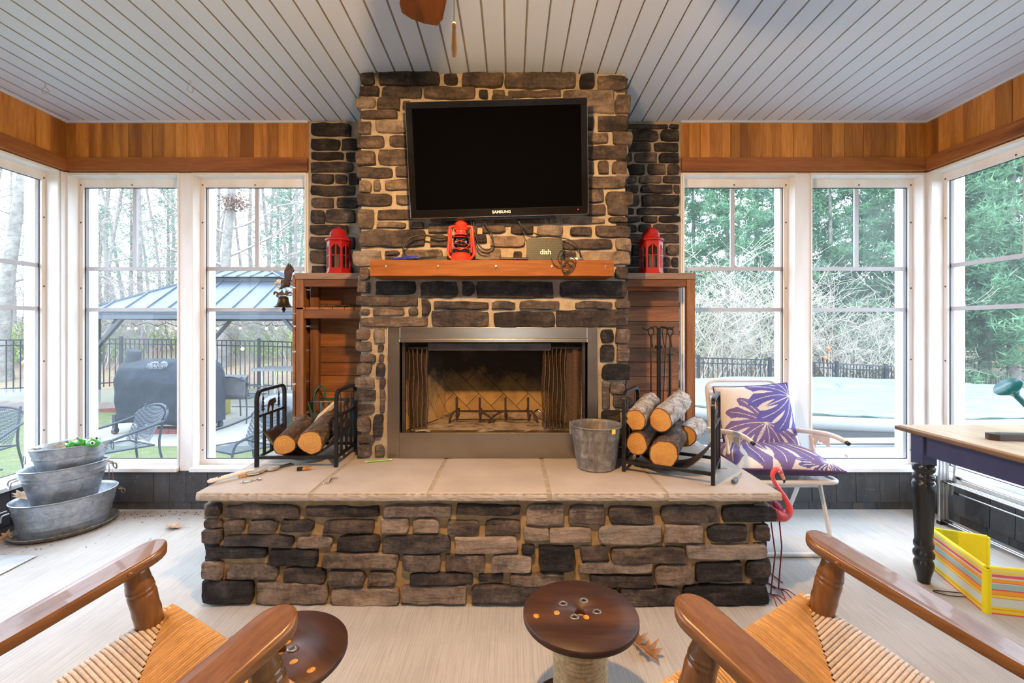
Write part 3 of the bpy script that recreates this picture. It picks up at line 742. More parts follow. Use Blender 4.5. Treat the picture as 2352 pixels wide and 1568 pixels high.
mb.build('curtain_rail', MT['sheet'], fp, True)
def curtain(xa, xb, pl, amp, name='mesh_curtain'):
    mb = MB()
    mb.grid(lambda u, v: (xa + (xb - xa) * u + .004 * math.sin(v * 9 + u * 5), yf + .042 + amp * math.sin(u * pl * 2 * PI), FZ0 + .012 + (FZ1 - .045 - FZ0) * v), pl * 10, 10)
    mb.build(name, MT['sparkmesh'], fp, False).location = -fp.location
curtain((930 - CX) / F * 2.57, (981 - CX) / F * 2.57, 5, .022)
curtain((1245 - CX) / F * 2.57, (1301 - CX) / F * 2.57, 6, .022); curtain((1301 - CX) / F * 2.57, (1336 - CX) / F * 2.57, 1, .01)
# -- mantel beam with small nails
mx0, mx1, my, mz0, mz1 = -.733, .530, 2.358, 1.514, 1.595
mb = MB(); n = 40
def beam(u, v):
    x = mx0 + (mx1 - mx0) * u; a = v * 4; k = int(min(a, 3.999)); t = a - k
    c = [(my, mz0), (my, mz1), (YC + .02, mz1), (YC + .02, mz0), (my, mz0)]
    yy = c[k][0] + (c[k + 1][0] - c[k][0]) * t; zz = c[k][1] + (c[k + 1][1] - c[k][1]) * t
    return (x, yy + nz((x * 9, zz * 20, 1)) * .002, zz + nz((x * 7, yy * 5, 8)) * .0018)
mb.grid(beam, n, 12, smooth=False)
mb.add([beam(0, k / 4) for k in range(4)], [(3, 2, 1, 0)]); mb.add([beam(1, k / 4) for k in range(4)], [(0, 1, 2, 3)])
mt = mb.build('mantel', MT['mantel'], fp, True, bevel=.003)
for px in (888, 1007, 1139, 1267, 1390):
    p = P(px, 611, my); mb = MB(); mb.tube([p + V((0, .01, 0)), p + V((0, -.008, 0))], .0022, 6); mb.tube([p + V((0, -.007, 0)), p + V((0, -.009, 0))], .005, 8); mb.tube([p + V((0, -.008, 0)), p + V((-.003, -.012, -.008)), p + V((0, -.014, -.012))], .0014, 5)
    mb.build('nail', MT['silver'], mt, True)
# -- stone piers on the back wall, either side of the chimney
pier = zoomlist(660, 130, 2.851, [(150,415,432,512,.14),(150,340,535,605,.16),(350,465,535,605,.14),(148,365,620,668,.16),(383,465,628,680,.14),(143,425,688,752,.26),(150,295,765,825,.26),(308,385,768,825,.22),(395,465,760,830,.16),(145,440,840,905,.22),(150,300,920,985,.36),(318,465,918,985,.22),(145,240,1000,1085,.36),(248,440,998,1085,.36),(143,395,1098,1160,.26),(140,440,1178,1255,.32),(143,400,1270,1355,.32),(150,420,1365,1430,.22),(145,300,1445,1520,.3),(320,460,1445,1520,.2)])
mb = MB(); px_stones(mb, pier, YR - .03, rnd, .022, YR - .004)
stone_rows(mb, -1.385, -.86, ZT, 1.16, YR - .004, rnd, tones)
o = mb.build('trim_50', MT['stone'], tone=True); struct(o)
mb = MB(); stone_rows(mb, .64, 1.15, ZT, 2.64, YR - .004, random.Random(4), (.14, .16, .2, .26, .32, .4), prot=.022, hr=(.055, .09), wr=(.1, .3)); struct(mb.build('trim_51', MT['stone'], tone=True))
mb = MB(); mb.box(-1.39, -.8, YR - .006, YR + .04, 0, 2.66); mb.box(.6, 1.158, YR - .006, YR + .04, 0, 2.66); struct(mb.build('trim_52', MT['mortar']))
# ------------------------------------------------------------------ television
TL, TRt, BL, BRt = P(930, 236, 2.375), P(1348, 222, 2.375), P(943, 500, 2.43), P(1352, 492, 2.43)
tc_ = (TL + TRt + BL + BRt) / 4
ux = ((TRt - TL).normalized() + (BRt - BL).normalized()).normalized()
uz = ((TL - BL) + (TRt - BRt)); uz = (uz - ux * uz.dot(ux)).normalized(); uy = uz.cross(ux)
TW = ((TRt - TL).length + (BRt - BL).length) / 2; TH = ((TL - BL).length + (TRt - BRt).length) / 2
tv = thing('television', 'black flat screen television mounted crooked on the stone chimney above the mantel', 'television', tc_)
MTV = frame(tc_, ux, uy, uz); hw, hh = TW / 2, TH / 2
mb = MB(); mb.M = MTV; b = .034
mb.box(-hw, hw, 0, .03, hh - b, hh); mb.box(-hw, hw, 0, .03, -hh, -hh + b + .008); mb.box(-hw, -hw + b, 0, .03, -hh + b, hh - b); mb.box(hw - b, hw, 0, .03, -hh + b, hh - b)
mb.box(-hw + .01, hw - .01, .012, .045, -hh + .01, hh - .01)
bz = mb.build('bezel', MT['blackg'], tv, True, bevel=.004)
mb = MB(); mb.M = MTV; mb.box(-hw + b, hw - b, .004, .014, -hh + b + .008, hh - b)
t = NT('screen_glass'); MT['screen'] = t.set((.002, .002, .0025), .25, 0, 0.0)
mb.build('screen', MT['screen'], tv, True)
mb = MB(); mb.M = MTV; e = .003
for (x0, x1, z0, z1) in ((-hw, hw, hh - e, hh + .002), (-hw, hw, -hh - .002, -hh + e), (-hw - .002, -hw + e, -hh, hh), (hw - e, hw + .002, -hh, hh)): mb.box(x0, x1, .004, .028, z0, z1)
t = NT('clear_edge'); mb.build('edge_trim', t.set((.16, .12, .12), .2, .3), tv, True)
mb = MB(); mb.M = MTV; mb.box(-.22, .22, .045, .075, -.2, .2); mb.box(-.3, .3, .03, .05, -hh - .012, -hh + .05); mb.build('wall_bracket', MT['black'], tv, True)
mb = MB(); mb.text('SAMSUNG', .0205, MTV @ frame((.012, -.0015, -hh + .021), (1, 0, 0), (0, 0, 1), (0, -1, 0)), .0004, bold=.0006, sx=1.05); mb.build('badge', pm('badge_grey', (.62, .62, .64), .4), bz, True)
t = NT('standby_red'); mb = MB(); mb.M = MTV; mb.sphere((hw - .055, -.001, -hh + .024), .0025, 8, 6); mb.build('standby_light', t.set((.4, 0, 0), .4, emit=(1, .02, .02), es=3), bz, True)

# ------------------------------------------------------------------ reclaimed wood shelving cabinets
rng = random.Random(21)
def planks_x(mb, x0, x1, y0, y1, z0, z1, h, gap=.003, jit=.12):
    z = z0
    while z < z1 - .01:
        e = min(z + h * rng.uniform(1 - jit, 1 + jit), z1); mb.box(x0 + rng.uniform(0, .003), x1 - rng.uniform(0, .004), y0 + rng.uniform(0, .004), y1, z + gap / 2, e - gap / 2); z = e
Y0, Y1 = 2.87, 3.082
cb = thing('shelf_cabinet', 'open reclaimed wood cabinet with an upper shelf and slatted side, beside the eagle bell', 'cabinet', (-1.13, 2.97, ZT), group=None)
mb = MB(); mb.box(-1.363, -.925, Y0 - .006, Y1, 1.549, 1.588); mb.build('top_board', MT['weathered'], cb, True, bevel=.003)
mb = MB(); mb.box(-1.363, -1.313, Y0, Y0 + .042, ZT + .0015, 1.549); mb.build('post', MT['crate_z'], cb, True, bevel=.003)
mb = MB(); mb.box(-1.338, -1.285, Y1 - .06, Y1 - .018, ZT + .0015, 1.549); mb.build('post', MT['crate_z'], cb, True, bevel=.003)
mb = MB(); mb.box(-1.312, -.925, Y0 + .004, Y0 + .03, 1.503, 1.549); mb.build('top_rail', MT['crate_x'], cb, True, bevel=.002)
mb = MB(); mb.box(-1.312, -.925, Y0 + .004, Y0 + .03, 1.302, 1.357); mb.build('shelf_rail', MT['crate_x'], cb, True, bevel=.002)
x = -1.36
while x < -.94:
    e = min(x + rng.uniform(.05, .1), -.926); mb = MB(); mb.box(x + .001, e - .001, Y0 - .0, Y1 - .02, 1.3575, 1.372); mb.build('shelf_board', MT['crate_y'], cb, True, bevel=.0015); x = e + .002
z = ZT + .001
for h in (.16, .21, .205, .16, .08, .165, .085):
    mb = MB(); mb.box(-1.381, -1.364, Y0 - .004, Y1, z + .0045, min(z + h, 1.59) - .0045); mb.build('side_slat', MT['crate_y'], cb, True, bevel=.002); z += h
mb = MB(); planks_x(mb, -1.36, -.925, Y1 - .016, Y1, ZT + .0015, 1.549, .097); mb.build('back_panel', MT['crate_x'], cb, True, bevel=.0015)
cb = thing('shelf_cabinet', 'open reclaimed wood cabinet without shelf or outer side, standing behind the fireplace tools', 'cabinet', (.9, 2.97, ZT))
mb = MB(); mb.box(.725, 1.160, Y0 - .006, Y1, 1.549, 1.588); mb.build('top_board', MT['weathered'], cb, True, bevel=.003)
mb = MB(); mb.box(1.107, 1.159, Y0, Y0 + .042, ZT + .0015, 1.549); mb.build('post', MT['crate_z'], cb, True, bevel=.003)
mb = MB(); mb.box(.725, 1.106, Y0 + .004, Y0 + .03, 1.503, 1.549); mb.build('top_rail', MT['crate_x'], cb, True, bevel=.002)
mb = MB(); mb.box(1.118, 1.150, Y0 + .042, Y1, 1.512, 1.549); mb.build('side_rail', MT['weathered'], cb, True, bevel=.002)
mb = MB(); planks_x(mb, .725, 1.131, Y1 - .016, Y1, ZT + .0015, 1.549, .094); mb.build('back_panel', MT['backplank'], cb, True, bevel=.0015)

# ------------------------------------------------------------------ log racks, logs
def arc(c, r, a0, a1, n=6): return [(c[0] + r * math.cos(a0 + (a1 - a0) * i / n), c[1] + r * math.sin(a0 + (a1 - a0) * i / n)) for i in range(n + 1)]
PINE = [(0, 0), (-.003, 0), (-.003, .008), (-.016, .010), (-.006, .024), (-.014, .026), (-.005, .042), (-.011, .045), (-.003, .062), (-.008, .066), (0, .095), (.008, .066), (.003, .062), (.011, .045), (.005, .042), (.014, .026), (.006, .024), (.016, .010), (.003, .008), (.003, 0)]
BEAR = [(-.042, 0), (-.030, 0), (-.026, .02), (-.018, .03), (-.002, .028), (.004, .012), (.002, 0), (.014, 0), (.018, .02), (.024, .034), (.032, .036), (.044, .040), (.046, .050), (.038, .060), (.036, .068), (.030, .064), (.018, .066), (-.004, .064), (-.022, .062), (-.036, .050), (-.042, .030)]
def log_rack(loc, rz, label):
    g = thing('log_rack', label, 'log rack', loc, rz, 'black steel log racks on the hearth')
    W, D, Hh, s = .415, .29, .395, .017
    for k, xx in enumerate((0, W)):
        r = .045
        pr = [(0, 0), (0, Hh - r)] + [(y, z) for y, z in arc((r, Hh - r), r, PI, PI / 2)] + [(y, z) for y, z in arc((D - r, Hh - r), r, PI / 2, 0)] + [(D, Hh - r), (D, 0)]
        mb = MB()
        for i in range(len(pr) - 1): mb.bar((xx, pr[i][0], pr[i][1]), (xx, pr[i + 1][0], pr[i + 1][1]), s, s, (1, 0, 0))
        ef = mb.build('end_frame', MT['iron'], g)
        for zz in (.262, .05):
            mb = MB(); mb.bar((xx, 0, zz), (xx, D, zz), .014, .014, (0, 0, 1)); mb.build('cross_rail', MT['iron'], ef)
        for q in (1, 2, 3):
            mb = MB(); mb.bar((xx, D * q / 4, .05), (xx, D * q / 4, .262), .012, .012, (0, 1, 0)); mb.build('spindle', MT['iron'], ef)
        T = lambda y, z, sx=1: frame((xx + .0015, y, z), (0, sx, 0), (-1, 0, 0), (0, 0, 1)) if sx > 0 else frame((xx - .0015, y, z), (0, -1, 0), (1, 0, 0), (0, 0, 1))
        for yy in (.06, .225):
            mb = MB(); mb.prism(PINE, .003, T(yy, .276)); mb.box(xx - .001, xx + .001, yy - .001, yy + .001, .262, Hh); mb.build('pine_cutout', MT['ironworn'], ef)
        mb = MB(); mb.prism(BEAR, .003, T(.148, .268)); mb.build('bear_cutout', MT['ironworn'], ef)
    for yy in (0, D):
        mb = MB(); mb.bar((0, yy, .05), (W, yy, .05), .015, .015); mb.build('base_rail', MT['iron'], g)
    mb = MB()
    def cr(u, v):
        t = u * 2 - 1; return (.012 + (W - .024) * u, .04 + .21 * v, .024 + .15 * abs(t) ** 2.2)
    mb.grid(cr, 24, 3); mb.build('cradle', MT['sheet'], g, solid=.003)
    return g
log_rack((-1.33, 2.375, ZT + .001), 0, 'black steel log rack holding two round logs, beside the slatted cabinet')
RA = math.atan2(2.107 - 2.305, .923 - .569)
log_rack((.569, 2.305, ZT + .001), RA, 'black steel log rack holding a pile of pale-barked logs, set at an angle')
def log(label, c, L, r, rz, barkm, group, slope=0.0, seed=1, stub=False, name='firewood_log'):
    g = thing(name, label, 'log', c, rz, group)
    n = 26
    def rad(a, y): return r * (1 + .05 * math.sin(2 * a + seed) + .03 * math.sin(3 * a + seed * 2)) + nz((math.cos(a) * 2 + seed, y * 7, math.sin(a) * 2)) * r * .10
    mb = MB()
    def body(u, v):
        a = 2 * PI * u; y = L * v; rr = rad(a, y) + nz((math.cos(a) * 9 + seed, y * 22, math.sin(a) * 9)) * r * .07
        return (rr * math.cos(a), y, rr * math.sin(a) + slope * y)
    mb.grid(body, n * 2, 26, True); mb.build('bark', barkm, g)
    for (y, sgn) in ((0, -1), (L, 1)):
        mb = MB(); ring = [(rad(2 * PI * k / n, y) * .93 * math.cos(2 * PI * k / n), y + sgn * .0012, rad(2 * PI * k / n, y) * .93 * math.sin(2 * PI * k / n) + slope * y) for k in range(n)]
        ring2 = [(rad(2 * PI * k / n, y) * 1.02 * math.cos(2 * PI * k / n), y - sgn * .002, rad(2 * PI * k / n, y) * 1.02 * math.sin(2 * PI * k / n) + slope * y) for k in range(n)]
        vs = ring + ring2 + [(0, y + sgn * .002, slope * y)]
        fs = [(k, (k + 1) % n, 2 * n) if sgn > 0 else ((k + 1) % n, k, 2 * n) for k in range(n)]
        mb.add(vs, fs, None, False, 0)
        fs = [(k, n + k, n + (k + 1) % n, (k + 1) % n) for k in range(n)]
        mb.add(vs, fs, None, False, 1)
        mb.build('cut_end', [MT['logend'], MT['barkrim']], g)
    if stub:
        mb = MB(); mb.tube([(-.01, .09, .02), (-.03, -.01, .02)], [.026, .022], 14); mb.build('branch_stub', [MT['logend']], g)
    return g
log('split-faced round log lying lowest in the rack under the eagle bell, pale sawn end', P(653, 1021, 2.40), .36, .055, R(9), MT['bark'], None, .10, 1)
log('thicker round log with a knotted sawn end in the rack nearest the eagle bell', P(713, 1016, 2.395), .37, .063, R(3), MT['bark'], None, .14, 2.4)
gl_ = 'firewood stacked in the angled rack'
AX = RA
log('pale-barked log on top of the angled rack, close to the steel bucket', P(1459, 964, 2.315), .36, .052, AX, MT['birch'], gl_, .12, 3)
log('pale-barked log on top of the angled rack, its back end beside the cabinet post', P(1517, 965, 2.29), .39, .057, AX - R(6), MT['birch'], gl_, .12, 4.2)
log('rough brown log low in the angled rack, next to the steel bucket', P(1463, 1019, 2.30), .34, .055, AX, MT['bark'], gl_, .05, 5)
log('thickest rough-barked log, lowest in the angled rack', P(1524, 1043, 2.235), .36, .069, AX, MT['bark'], gl_, .12, 6.3)
log('knobbly grey log with a cut side branch, wedged at the back of the angled rack', P(1572, 1001, 2.44), .22, .058, AX - R(8), MT['birch'], gl_, .05, 7, True)
# kindling
k0, k1 = P(722, 976, 2.68), P(773, 921, 2.78)
kd = thing('kindling_stick', 'pale split stick of kindling leaning over the round logs', 'kindling', k0)
mb = MB(); mb.tube([k0, k0 + (k1 - k0) * .3 + V((.0, 0, .006)), k0 + (k1 - k0) * .7, k1], [.012, .021, .017, .010], 5, smooth=False); mb.build('kindling_body', pm('split_wood', (.62, .47, .31), .8, var=.2, vs=40, bump=.5), kd, True)

# ------------------------------------------------------------------ steel ash bucket
bc = V(((1369 - CX) / F * 2.375, 2.375, ZT + .001))
bk = thing('bucket', 'weathered galvanised steel bucket with a yellow sticker standing on the hearth', 'bucket', bc)
h = .222; r0, r1 = .098, .132
pr = [(0, .004), (r0 - .006, .004), (r0, 0), (r0 + .002, .008)]
for i in range(1, 24):
    t = i / 24; r = r0 + (r1 - r0) * t; z = h * t
    for zc_ in (.30, .34, .70, .745): r += .003 * math.exp(-((t - zc_) / .012) ** 2)
    pr.append((r, z))
pr += [(r1, h - .004), (r1 + .004, h - .002), (r1 + .005, h + .003), (r1 + .001, h + .005), (r1 - .004, h + .001), (r1 - .006, h - .01), (r0 - .004, .02), (0, .018)]
mb = MB(); mb.lathe(pr, 56); mb.build('pail', MT['galvold'], bk)
mb = MB()
for s in (-1, 1): mb.box(s * (r1 + .002) - .004, s * (r1 + .002) + .004, -.016, .016, h - .045, h + .014)
mb.M = Matrix.Identity(4); mb.tube([((r1 + .004) * math.cos(a), (r1 + .012) * math.sin(a), h + .006 - .05 * math.sin(a)) for a in [PI * i / 24 for i in range(25)]], .0032, 8)
mb.build('bail_handle', MT['galvold'], bk)
mb = MB(); a0 = R(-62)
vs = [((r1 + .0065) * math.cos(a0 + d), (r1 + .0065) * math.sin(a0 + d), z) for z in (h - .022, h + .001) for d in (-.085, 0, .085)]
mb.add(vs, [(0, 1, 4, 3), (1, 2, 5, 4)]); mb.build('sticker', MT['yellow'], bk)

# ------------------------------------------------------------------ hearth tools on a stand
def T3(px, py, Y): return P(px, py, Y)
sy = 2.80
st = thing('tool_stand', 'black wrought iron stand for fireplace tools in front of the plank cabinet back', 'stand', ((1513 - CX) / F * sy, sy, ZT))
sx_ = (1513 - CX) / F * sy
mb = MB(); mb.bar((sx_ - .006, sy, ZT + .02), (sx_ - .006, sy, 1.245), .011); mb.bar((sx_ + .007, sy, ZT + .02), (sx_ + .007, sy, 1.245), .011); mb.box(sx_ - .02, sx_ + .02, sy - .013, sy + .013, 1.115, 1.135)
mb.build('post', MT['iron'], st, True, bevel=.002)
mb = MB(); mb.box(sx_ - .1, sx_ + .1, sy - .09, sy + .09, ZT + .001, ZT + .02); mb.build('foot_plate', MT['iron'], st, True, bevel=.004)
mb = MB(); mb.tube(bez([(sx_ - .006, sy, 1.235), (sx_ - .018, sy - .004, 1.25), (sx_ - .045, sy - .012, 1.243), (sx_ - .075, sy - .016, 1.232), (sx_ - .097, sy - .018, 1.238), (sx_ - .104, sy - .018, 1.252)], 5), .0048, 8); mb.build('hook_arm', MT['iron'], st, True)
mb = MB(); mb.tube(bez([(sx_ + .007, sy, 1.235), (sx_ + .02, sy - .004, 1.25), (sx_ + .05, sy - .01, 1.243), (sx_ + .075, sy - .014, 1.234), (sx_ + .088, sy - .016, 1.25)], 5), .0048, 8); mb.build('hook_arm', MT['iron'], st, True)
mb = MB(); mb.tube(bez([(sx_ + .01, sy - .004, 1.245), (sx_ + .03, sy - .03, 1.245), (sx_ + .048, sy - .05, 1.236), (sx_ + .058, sy - .05, 1.245)], 5), .0045, 8); mb.build('hook_arm', MT['iron'], st, True)
def loop_tool(name, label, cat, px, Y, build_head, rodr=.0045):
    x = (px - CX) / F * Y
    g = thing(name, label, cat, (x, Y, .75), group='fireplace tools on the iron stand')
    mb = MB(); mb.tube(bez([(x + .012, Y, 1.125), (x + .006, Y, 1.15), (x + .004, Y, 1.19), (x + .018, Y, 1.215), (x + .012, Y, 1.24), (x - .006, Y, 1.243), (x - .017, Y, 1.218), (x - .003, Y, 1.19), (x, Y, 1.17)], 5), .0048, 8); mb.build('loop_handle', MT['iron'], g, True)
    mb = MB(); mb.tube([(x, Y, 1.19), (x, Y, .80)], rodr, 8); mb.build('rod', MT['iron'], g, True)
    mb = MB(); build_head(mb, x, Y); mb.build('working_end', MT['iron'], g, True)
def poker(mb, x, Y): mb.tube(bez([(x, Y, .81), (x, Y, .62), (x + .01, Y, .59), (x + .03, Y, .585)], 4), .0045, 8)
def brush(mb, x, Y): mb.tube([(x, Y, 1.08), (x, Y, .86), (x, Y, .83), (x, Y, .78), (x, Y, .66)], [.009, .009, .012, .026, .034], 12); mb.box(x - .017, x + .017, Y - .012, Y + .012, 1.078, 1.083)
loop_tool('hearth_poker', 'black iron poker with looped handle hanging nearest the stone column', 'poker', 1495.5, 2.782, poker)
loop_tool('hearth_brush', 'black iron hearth brush with looped handle hanging nearest the cabinet post', 'brush', 1539.5, 2.782, brush)
g = thing('hearth_tongs', 'thin black iron tongs hanging between the stand post and the brush', 'tongs', ((1528 - CX) / F * 2.75, 2.75, .8), group='fireplace tools on the iron stand')
for (a, b, c) in (((1532, 758), (1529, 800), (1523, 925)), ((1521, 757), (1524, 785), (1528, 798))):
    mb = MB(); mb.tube(bez([P(*a, 2.75), P(*b, 2.75), P(*c, 2.75)], 5), .0032, 6); mb.build('arm', MT['iron'], g, True)
mb = MB(); mb.tube(bez([P(1532, 758, 2.75), P(1527, 753, 2.75), P(1521, 757, 2.75)], 4), .0035, 6); mb.build('hanger', MT['iron'], g, True)
# blue glove-like scrap beside the brush
# ------------------------------------------------------------------ log grate in the firebox
gx0, gx1, gy, gz = -.35, .10, 2.80, FZ0 + .02
gr = thing('log_grate', 'rusty black iron log grate standing in the firebox ash', 'grate', (-.12, 2.8, FZ0))
for px in (1049, 1102, 1161, 1213):
    x = (px - CX) / F * gy; mb = MB(); mb.bar((x, gy, FZ0 + .03), (x, gy, .815), .013); mb.bar((x, gy - .005, FZ0 + .06), (x, 2.93, FZ0 + .06), .012); mb.build('upright_bar', MT['ironworn'], gr, True)
mb = MB(); mb.bar((gx0, gy + .004, FZ0 + .068), (gx1 + .03, gy + .004, FZ0 + .068), .011); mb.build('cross_bar', MT['ironworn'], gr, True)
mb = MB(); mb.bar((gx0 + .01, gy - .012, FZ0 + .02), (gx1 + .01, gy - .012, FZ0 + .02), .006); mb.build('cross_bar', MT['ironworn'], gr, True)
for (x, d) in ((gx0, -.03), (-.2, .09), (-.05, -.09), (gx1 + .02, .04)):
    mb = MB(); mb.tube(bez([(x, gy, FZ0 + .068), (x + d * .4, gy - .01, FZ0 + .055), (x + d * .8, gy - .016, FZ0 + .03), (x + d, gy - .02, FZ0 + .004)], 4), .0065, 8); mb.build('leg', MT['ironworn'], gr, True)
mb = MB(); mb.tube(bez([P(1228, 965, 2.85), P(1226, 948, 2.83), P(1238, 942, 2.8), P(1250, 958, 2.78), P(1262, 968, 2.76)], 5), .007, 8)
g = thing('gas_pipe', 'short bent steel gas pipe at the side of the firebox behind the mesh curtain', 'pipe', P(1240, 960, 2.8)); mb.build('pipe_body', MT['chrome'], g, True)

# ------------------------------------------------------------------ bits and pieces lying on the hearth
def HP(px, py, dz=0): p = PZ(px, py, ZT); p.z += dz + .001; return p
# scoop
a, b, c = HP(477, 1113), HP(558, 1094), HP(630, 1078)
sc_ = thing('garden_scoop', 'white handled metal garden scoop lying at the corner of the hearth', 'scoop', a)
ax = (b - a).normalized(); sd = V((-ax.y, ax.x, 0))
mb = MB(); mb.tube([a + V((0, 0, .013)), a + ax * .012 + V((0, 0, .014)), a + (b - a) * .5 + V((0, 0, .016)), b + V((0, 0, .022)), b + ax * .05 + V((0, 0, .020))], [.007, .0125, .0125, .009, .006], 12, flat=.8); hd = mb.build('handle', MT['whiteplastic'], sc_, True)
mb = MB()
for (t, o) in ((.22, .2), (.33, -.5), (.42, .2), (.28, -.9)): mb.sphere(a + (b - a) * t + sd * o * .008 + V((0, 0, .0255)), (.0036, .0036, .002), 8, 6)
mb.build('rivet_hole', MT['black'], hd, True)
mb = MB(); L = (c - b).length + .02
def blade(u, v):
    t = v; w = .038 * (math.sin(PI * min(1, t * 1.35 + .22)) ** .6 if t < .58 else math.sqrt(max(0, 1 - ((t - .58) / .42) ** 2)))
    q = (u * 2 - 1); p = b + ax * (.012 + L * t) + sd * w * q; return p + V((0, 0, .006 + .012 * (1 - q * q) * (1 - t * .7)))
mb.grid(blade, 10, 16); mb.build('blade', pm('scoop_metal', (.5, .47, .40), .4, .6, var=.35, vs=30), sc_, True, solid=.002)
# tongs with wooden grip lying under
a, b = HP(548, 1098), HP(672, 1067); ax = (b - a).normalized(); sd = V((-ax.y, ax.x, 0))
tg = thing('weeding_fork', 'dark metal weeding tool with a wooden grip end lying under the garden scoop', 'hand tool', a)
mb = MB(); mb.bar(a + V((0, 0, .006)), a + ax * .05 + V((0, 0, .006)), .018, .011); mb.build('grip', pm('raw_wood', (.5, .3, .12), .7), tg, True, bevel=.002)
for s in (-1, 1):
    mb = MB(); mb.tube([a + ax * .05 + V((0, 0, .005)) + sd * s * .004, a + ax * .18 + V((0, 0, .005)) + sd * s * .008, b + sd * s * .012 + V((0, 0, .005))], .004, 6); mb.build('prong', MT['sheet'], tg, True)
def s_hook(px, py, rz, s, label):
    p = HP(px, py, .003); g = thing('s_hook', label, 'hook', p, rz, 'steel hooks on the hearth')
    pts = [(s * (-.9 + .55 * math.cos(t)), s * .5 * math.sin(t), 0) for t in [R(-200 + 260 * i / 10) for i in range(11)]][::-1]
    mb = MB(); mb.tube(bez([(-.032 * s, .008 * s, 0), (-.04 * s, -.008 * s, 0), (-.025 * s, -.018 * s, 0), (-.006 * s, -.006 * s, 0), (.008 * s, .008 * s, 0), (.026 * s, .018 * s, 0), (.04 * s, .006 * s, 0), (.03 * s, -.008 * s, 0)], 6), .0032, 8); mb.build('wire', MT['chrome'], g)
s_hook(577, 1105, R(20), 1.0, 'small steel s-hook lying beside the garden scoop')
s_hook(759, 1105, R(60), 1.0, 'small steel s-hook lying alone on a cap stone joint in front of the logs')
a, b = HP(682, 1081, .008), HP(714, 1078, .008); ax = (b - a).normalized()
g = thing('pocket_lighter', 'clear amber pocket lighter with a black head lying on the hearth', 'lighter', a)
mb = MB(); mb.bar(a + ax * .026, b + ax * .004, .022, .014); mb.build('fuel_tank', pm('amber_plastic', (.42, .2, .06), .12, coat=.6, var=.6, vs=50), g, True, bevel=.003)
mb = MB(); mb.bar(a, a + ax * .026, .023, .016); mb.build('head', MT['black'], g, True, bevel=.002)
a, b = HP(837, 1063, .004), HP(900, 1057, .004); ax = (b - a).normalized()
g = thing('pencil', 'green mechanical pencil lying on the hearth next to the stone column', 'pencil', a)
mb = MB(); mb.tube([a + ax * .014, b - ax * .012], .0042, 8); mb.build('barrel', pm('green_plastic', (.22, .55, .07), .3), g, True)
mb = MB(); mb.tube([a, a + ax * .014], [.001, .0042], 8); mb.build('tip', MT['whiteplastic'], g, True)
mb = MB(); mb.tube([b - ax * .012, b], .0038, 8); mb.build('eraser', MT['whiteplastic'], g, True)
a, b = HP(1684, 1112, .010), HP(1702, 1092, .008); ax = (b - a).normalized()
g = thing('screwdriver', 'stubby grey handled screwdriver lying on the hearth corner near the flamingo', 'screwdriver', a)
mb = MB(); mb.tube([a, a + ax * .006, a + ax * .03, a + ax * .05, a + ax * .056], [.008, .0115, .0095, .0115, .006], 10); mb.build('handle', pm('grey_rubber', (.07, .085, .095), .45), g, True)
mb = MB(); mb.tube([a + ax * .054, b + ax * .012], .003, 6); mb.build('shaft', MT['chrome'], g, True)
p = HP(1658, 1075); g = thing('card_scrap', 'small tan cardboard scrap lying on the hearth beside the angled rack', 'card', p, R(8))
mb = MB(); mb.box(-.021, .021, -.013, .013, 0, .0025); mb.build('card', pm('cardboard', (.45, .33, .22), .8), g)

# ------------------------------------------------------------------ things on the mantel
mzt = 1.597
def lathe_at(mb, x, y, z, prof, n=28): mb.lathe([(r, z + q) for r, q in prof], n, Matrix.Translation((x, y, 0)))
lx, ly = (1059 - CX) / F * 2.44, 2.44
hl = thing('hurricane_lantern', 'bright red hurricane lantern with a clear globe standing on the mantel', 'lantern', (lx, ly, mzt))
mb = MB(); mb.lathe([(0, 0), (.058, 0), (.059, .006), (.053, .010), (.051, .034), (.047, .042), (.036, .048), (.02, .05), (0, .05)], 32); mb.build('fuel_tank', MT['orange'], hl)
mb = MB(); mb.lathe([(.024, .048), (.034, .052), (.036, .058), (.030, .064), (.026, .066), (.026, .070), (.014, .074), (0, .075)], 28); mb.build('burner', MT['iron'], hl)
mb = MB(); mb.lathe([(.037, .066), (.037, .072), (.028, .074)], 28); mb.build('globe_plate', MT['orange'], hl)
mb = MB(); mb.lathe([(.030, .074), (.039, .085), (.042, .105), (.041, .125), (.034, .140), (.030, .144)], 32); mb.build('globe', MT['glass'], hl)
mb = MB(); mb.lathe([(.034, .142), (.036, .146), (.030, .152), (.028, .166), (.029, .168), (.040, .173), (.038, .176), (.033, .178), (.033, .204), (.031, .208), (.02, .21), (.02, .222)], 32); mb.build('chimney_cap', MT['orange'], hl)
mb = MB(); mb.lathe([(.037, .222), (.0375, .2235), (.02, .230), (0, .232)], 32); mb.lathe([(.037, .222), (.010, .220), (.01, .205)], 32); mb.build('hood', MT['ironworn'], hl)
for s in (-1, 1):
    mb = MB(); mb.tube(bez([(s * .030, 0, .188), (s * .048, 0, .190), (s * .060, 0, .178), (s * .064, 0, .12), (s * .069, 0, .065), (s * .066, 0, .035), (s * .048, 0, .016)], 6), .0075, 10); mb.tube(bez([(s * .052, 0, .175), (s * .054, 0, .12), (s * .056, 0, .05)], 4), .005, 8); mb.build('side_tube', MT['orange'], hl)
mb = MB()
for s in (-1, 1):
    mb.tube(bez([(s * .056, -.008, .13), (s * .05, -.03, .09), (s * .025, -.042, .068), (0, -.046, .058)], 5), .0015, 6); mb.tube(bez([(s * .045, -.015, .085), (s * .02, -.04, .10), (-s * .02, -.042, .112)], 4), .0015, 6)
mb.tube([(.044 * math.cos(a), .044 * math.sin(a), .128) for a in [2 * PI * i / 24 for i in range(24)]], .0015, 6, True)
mb.build('wire_guard', MT['orange'], hl)
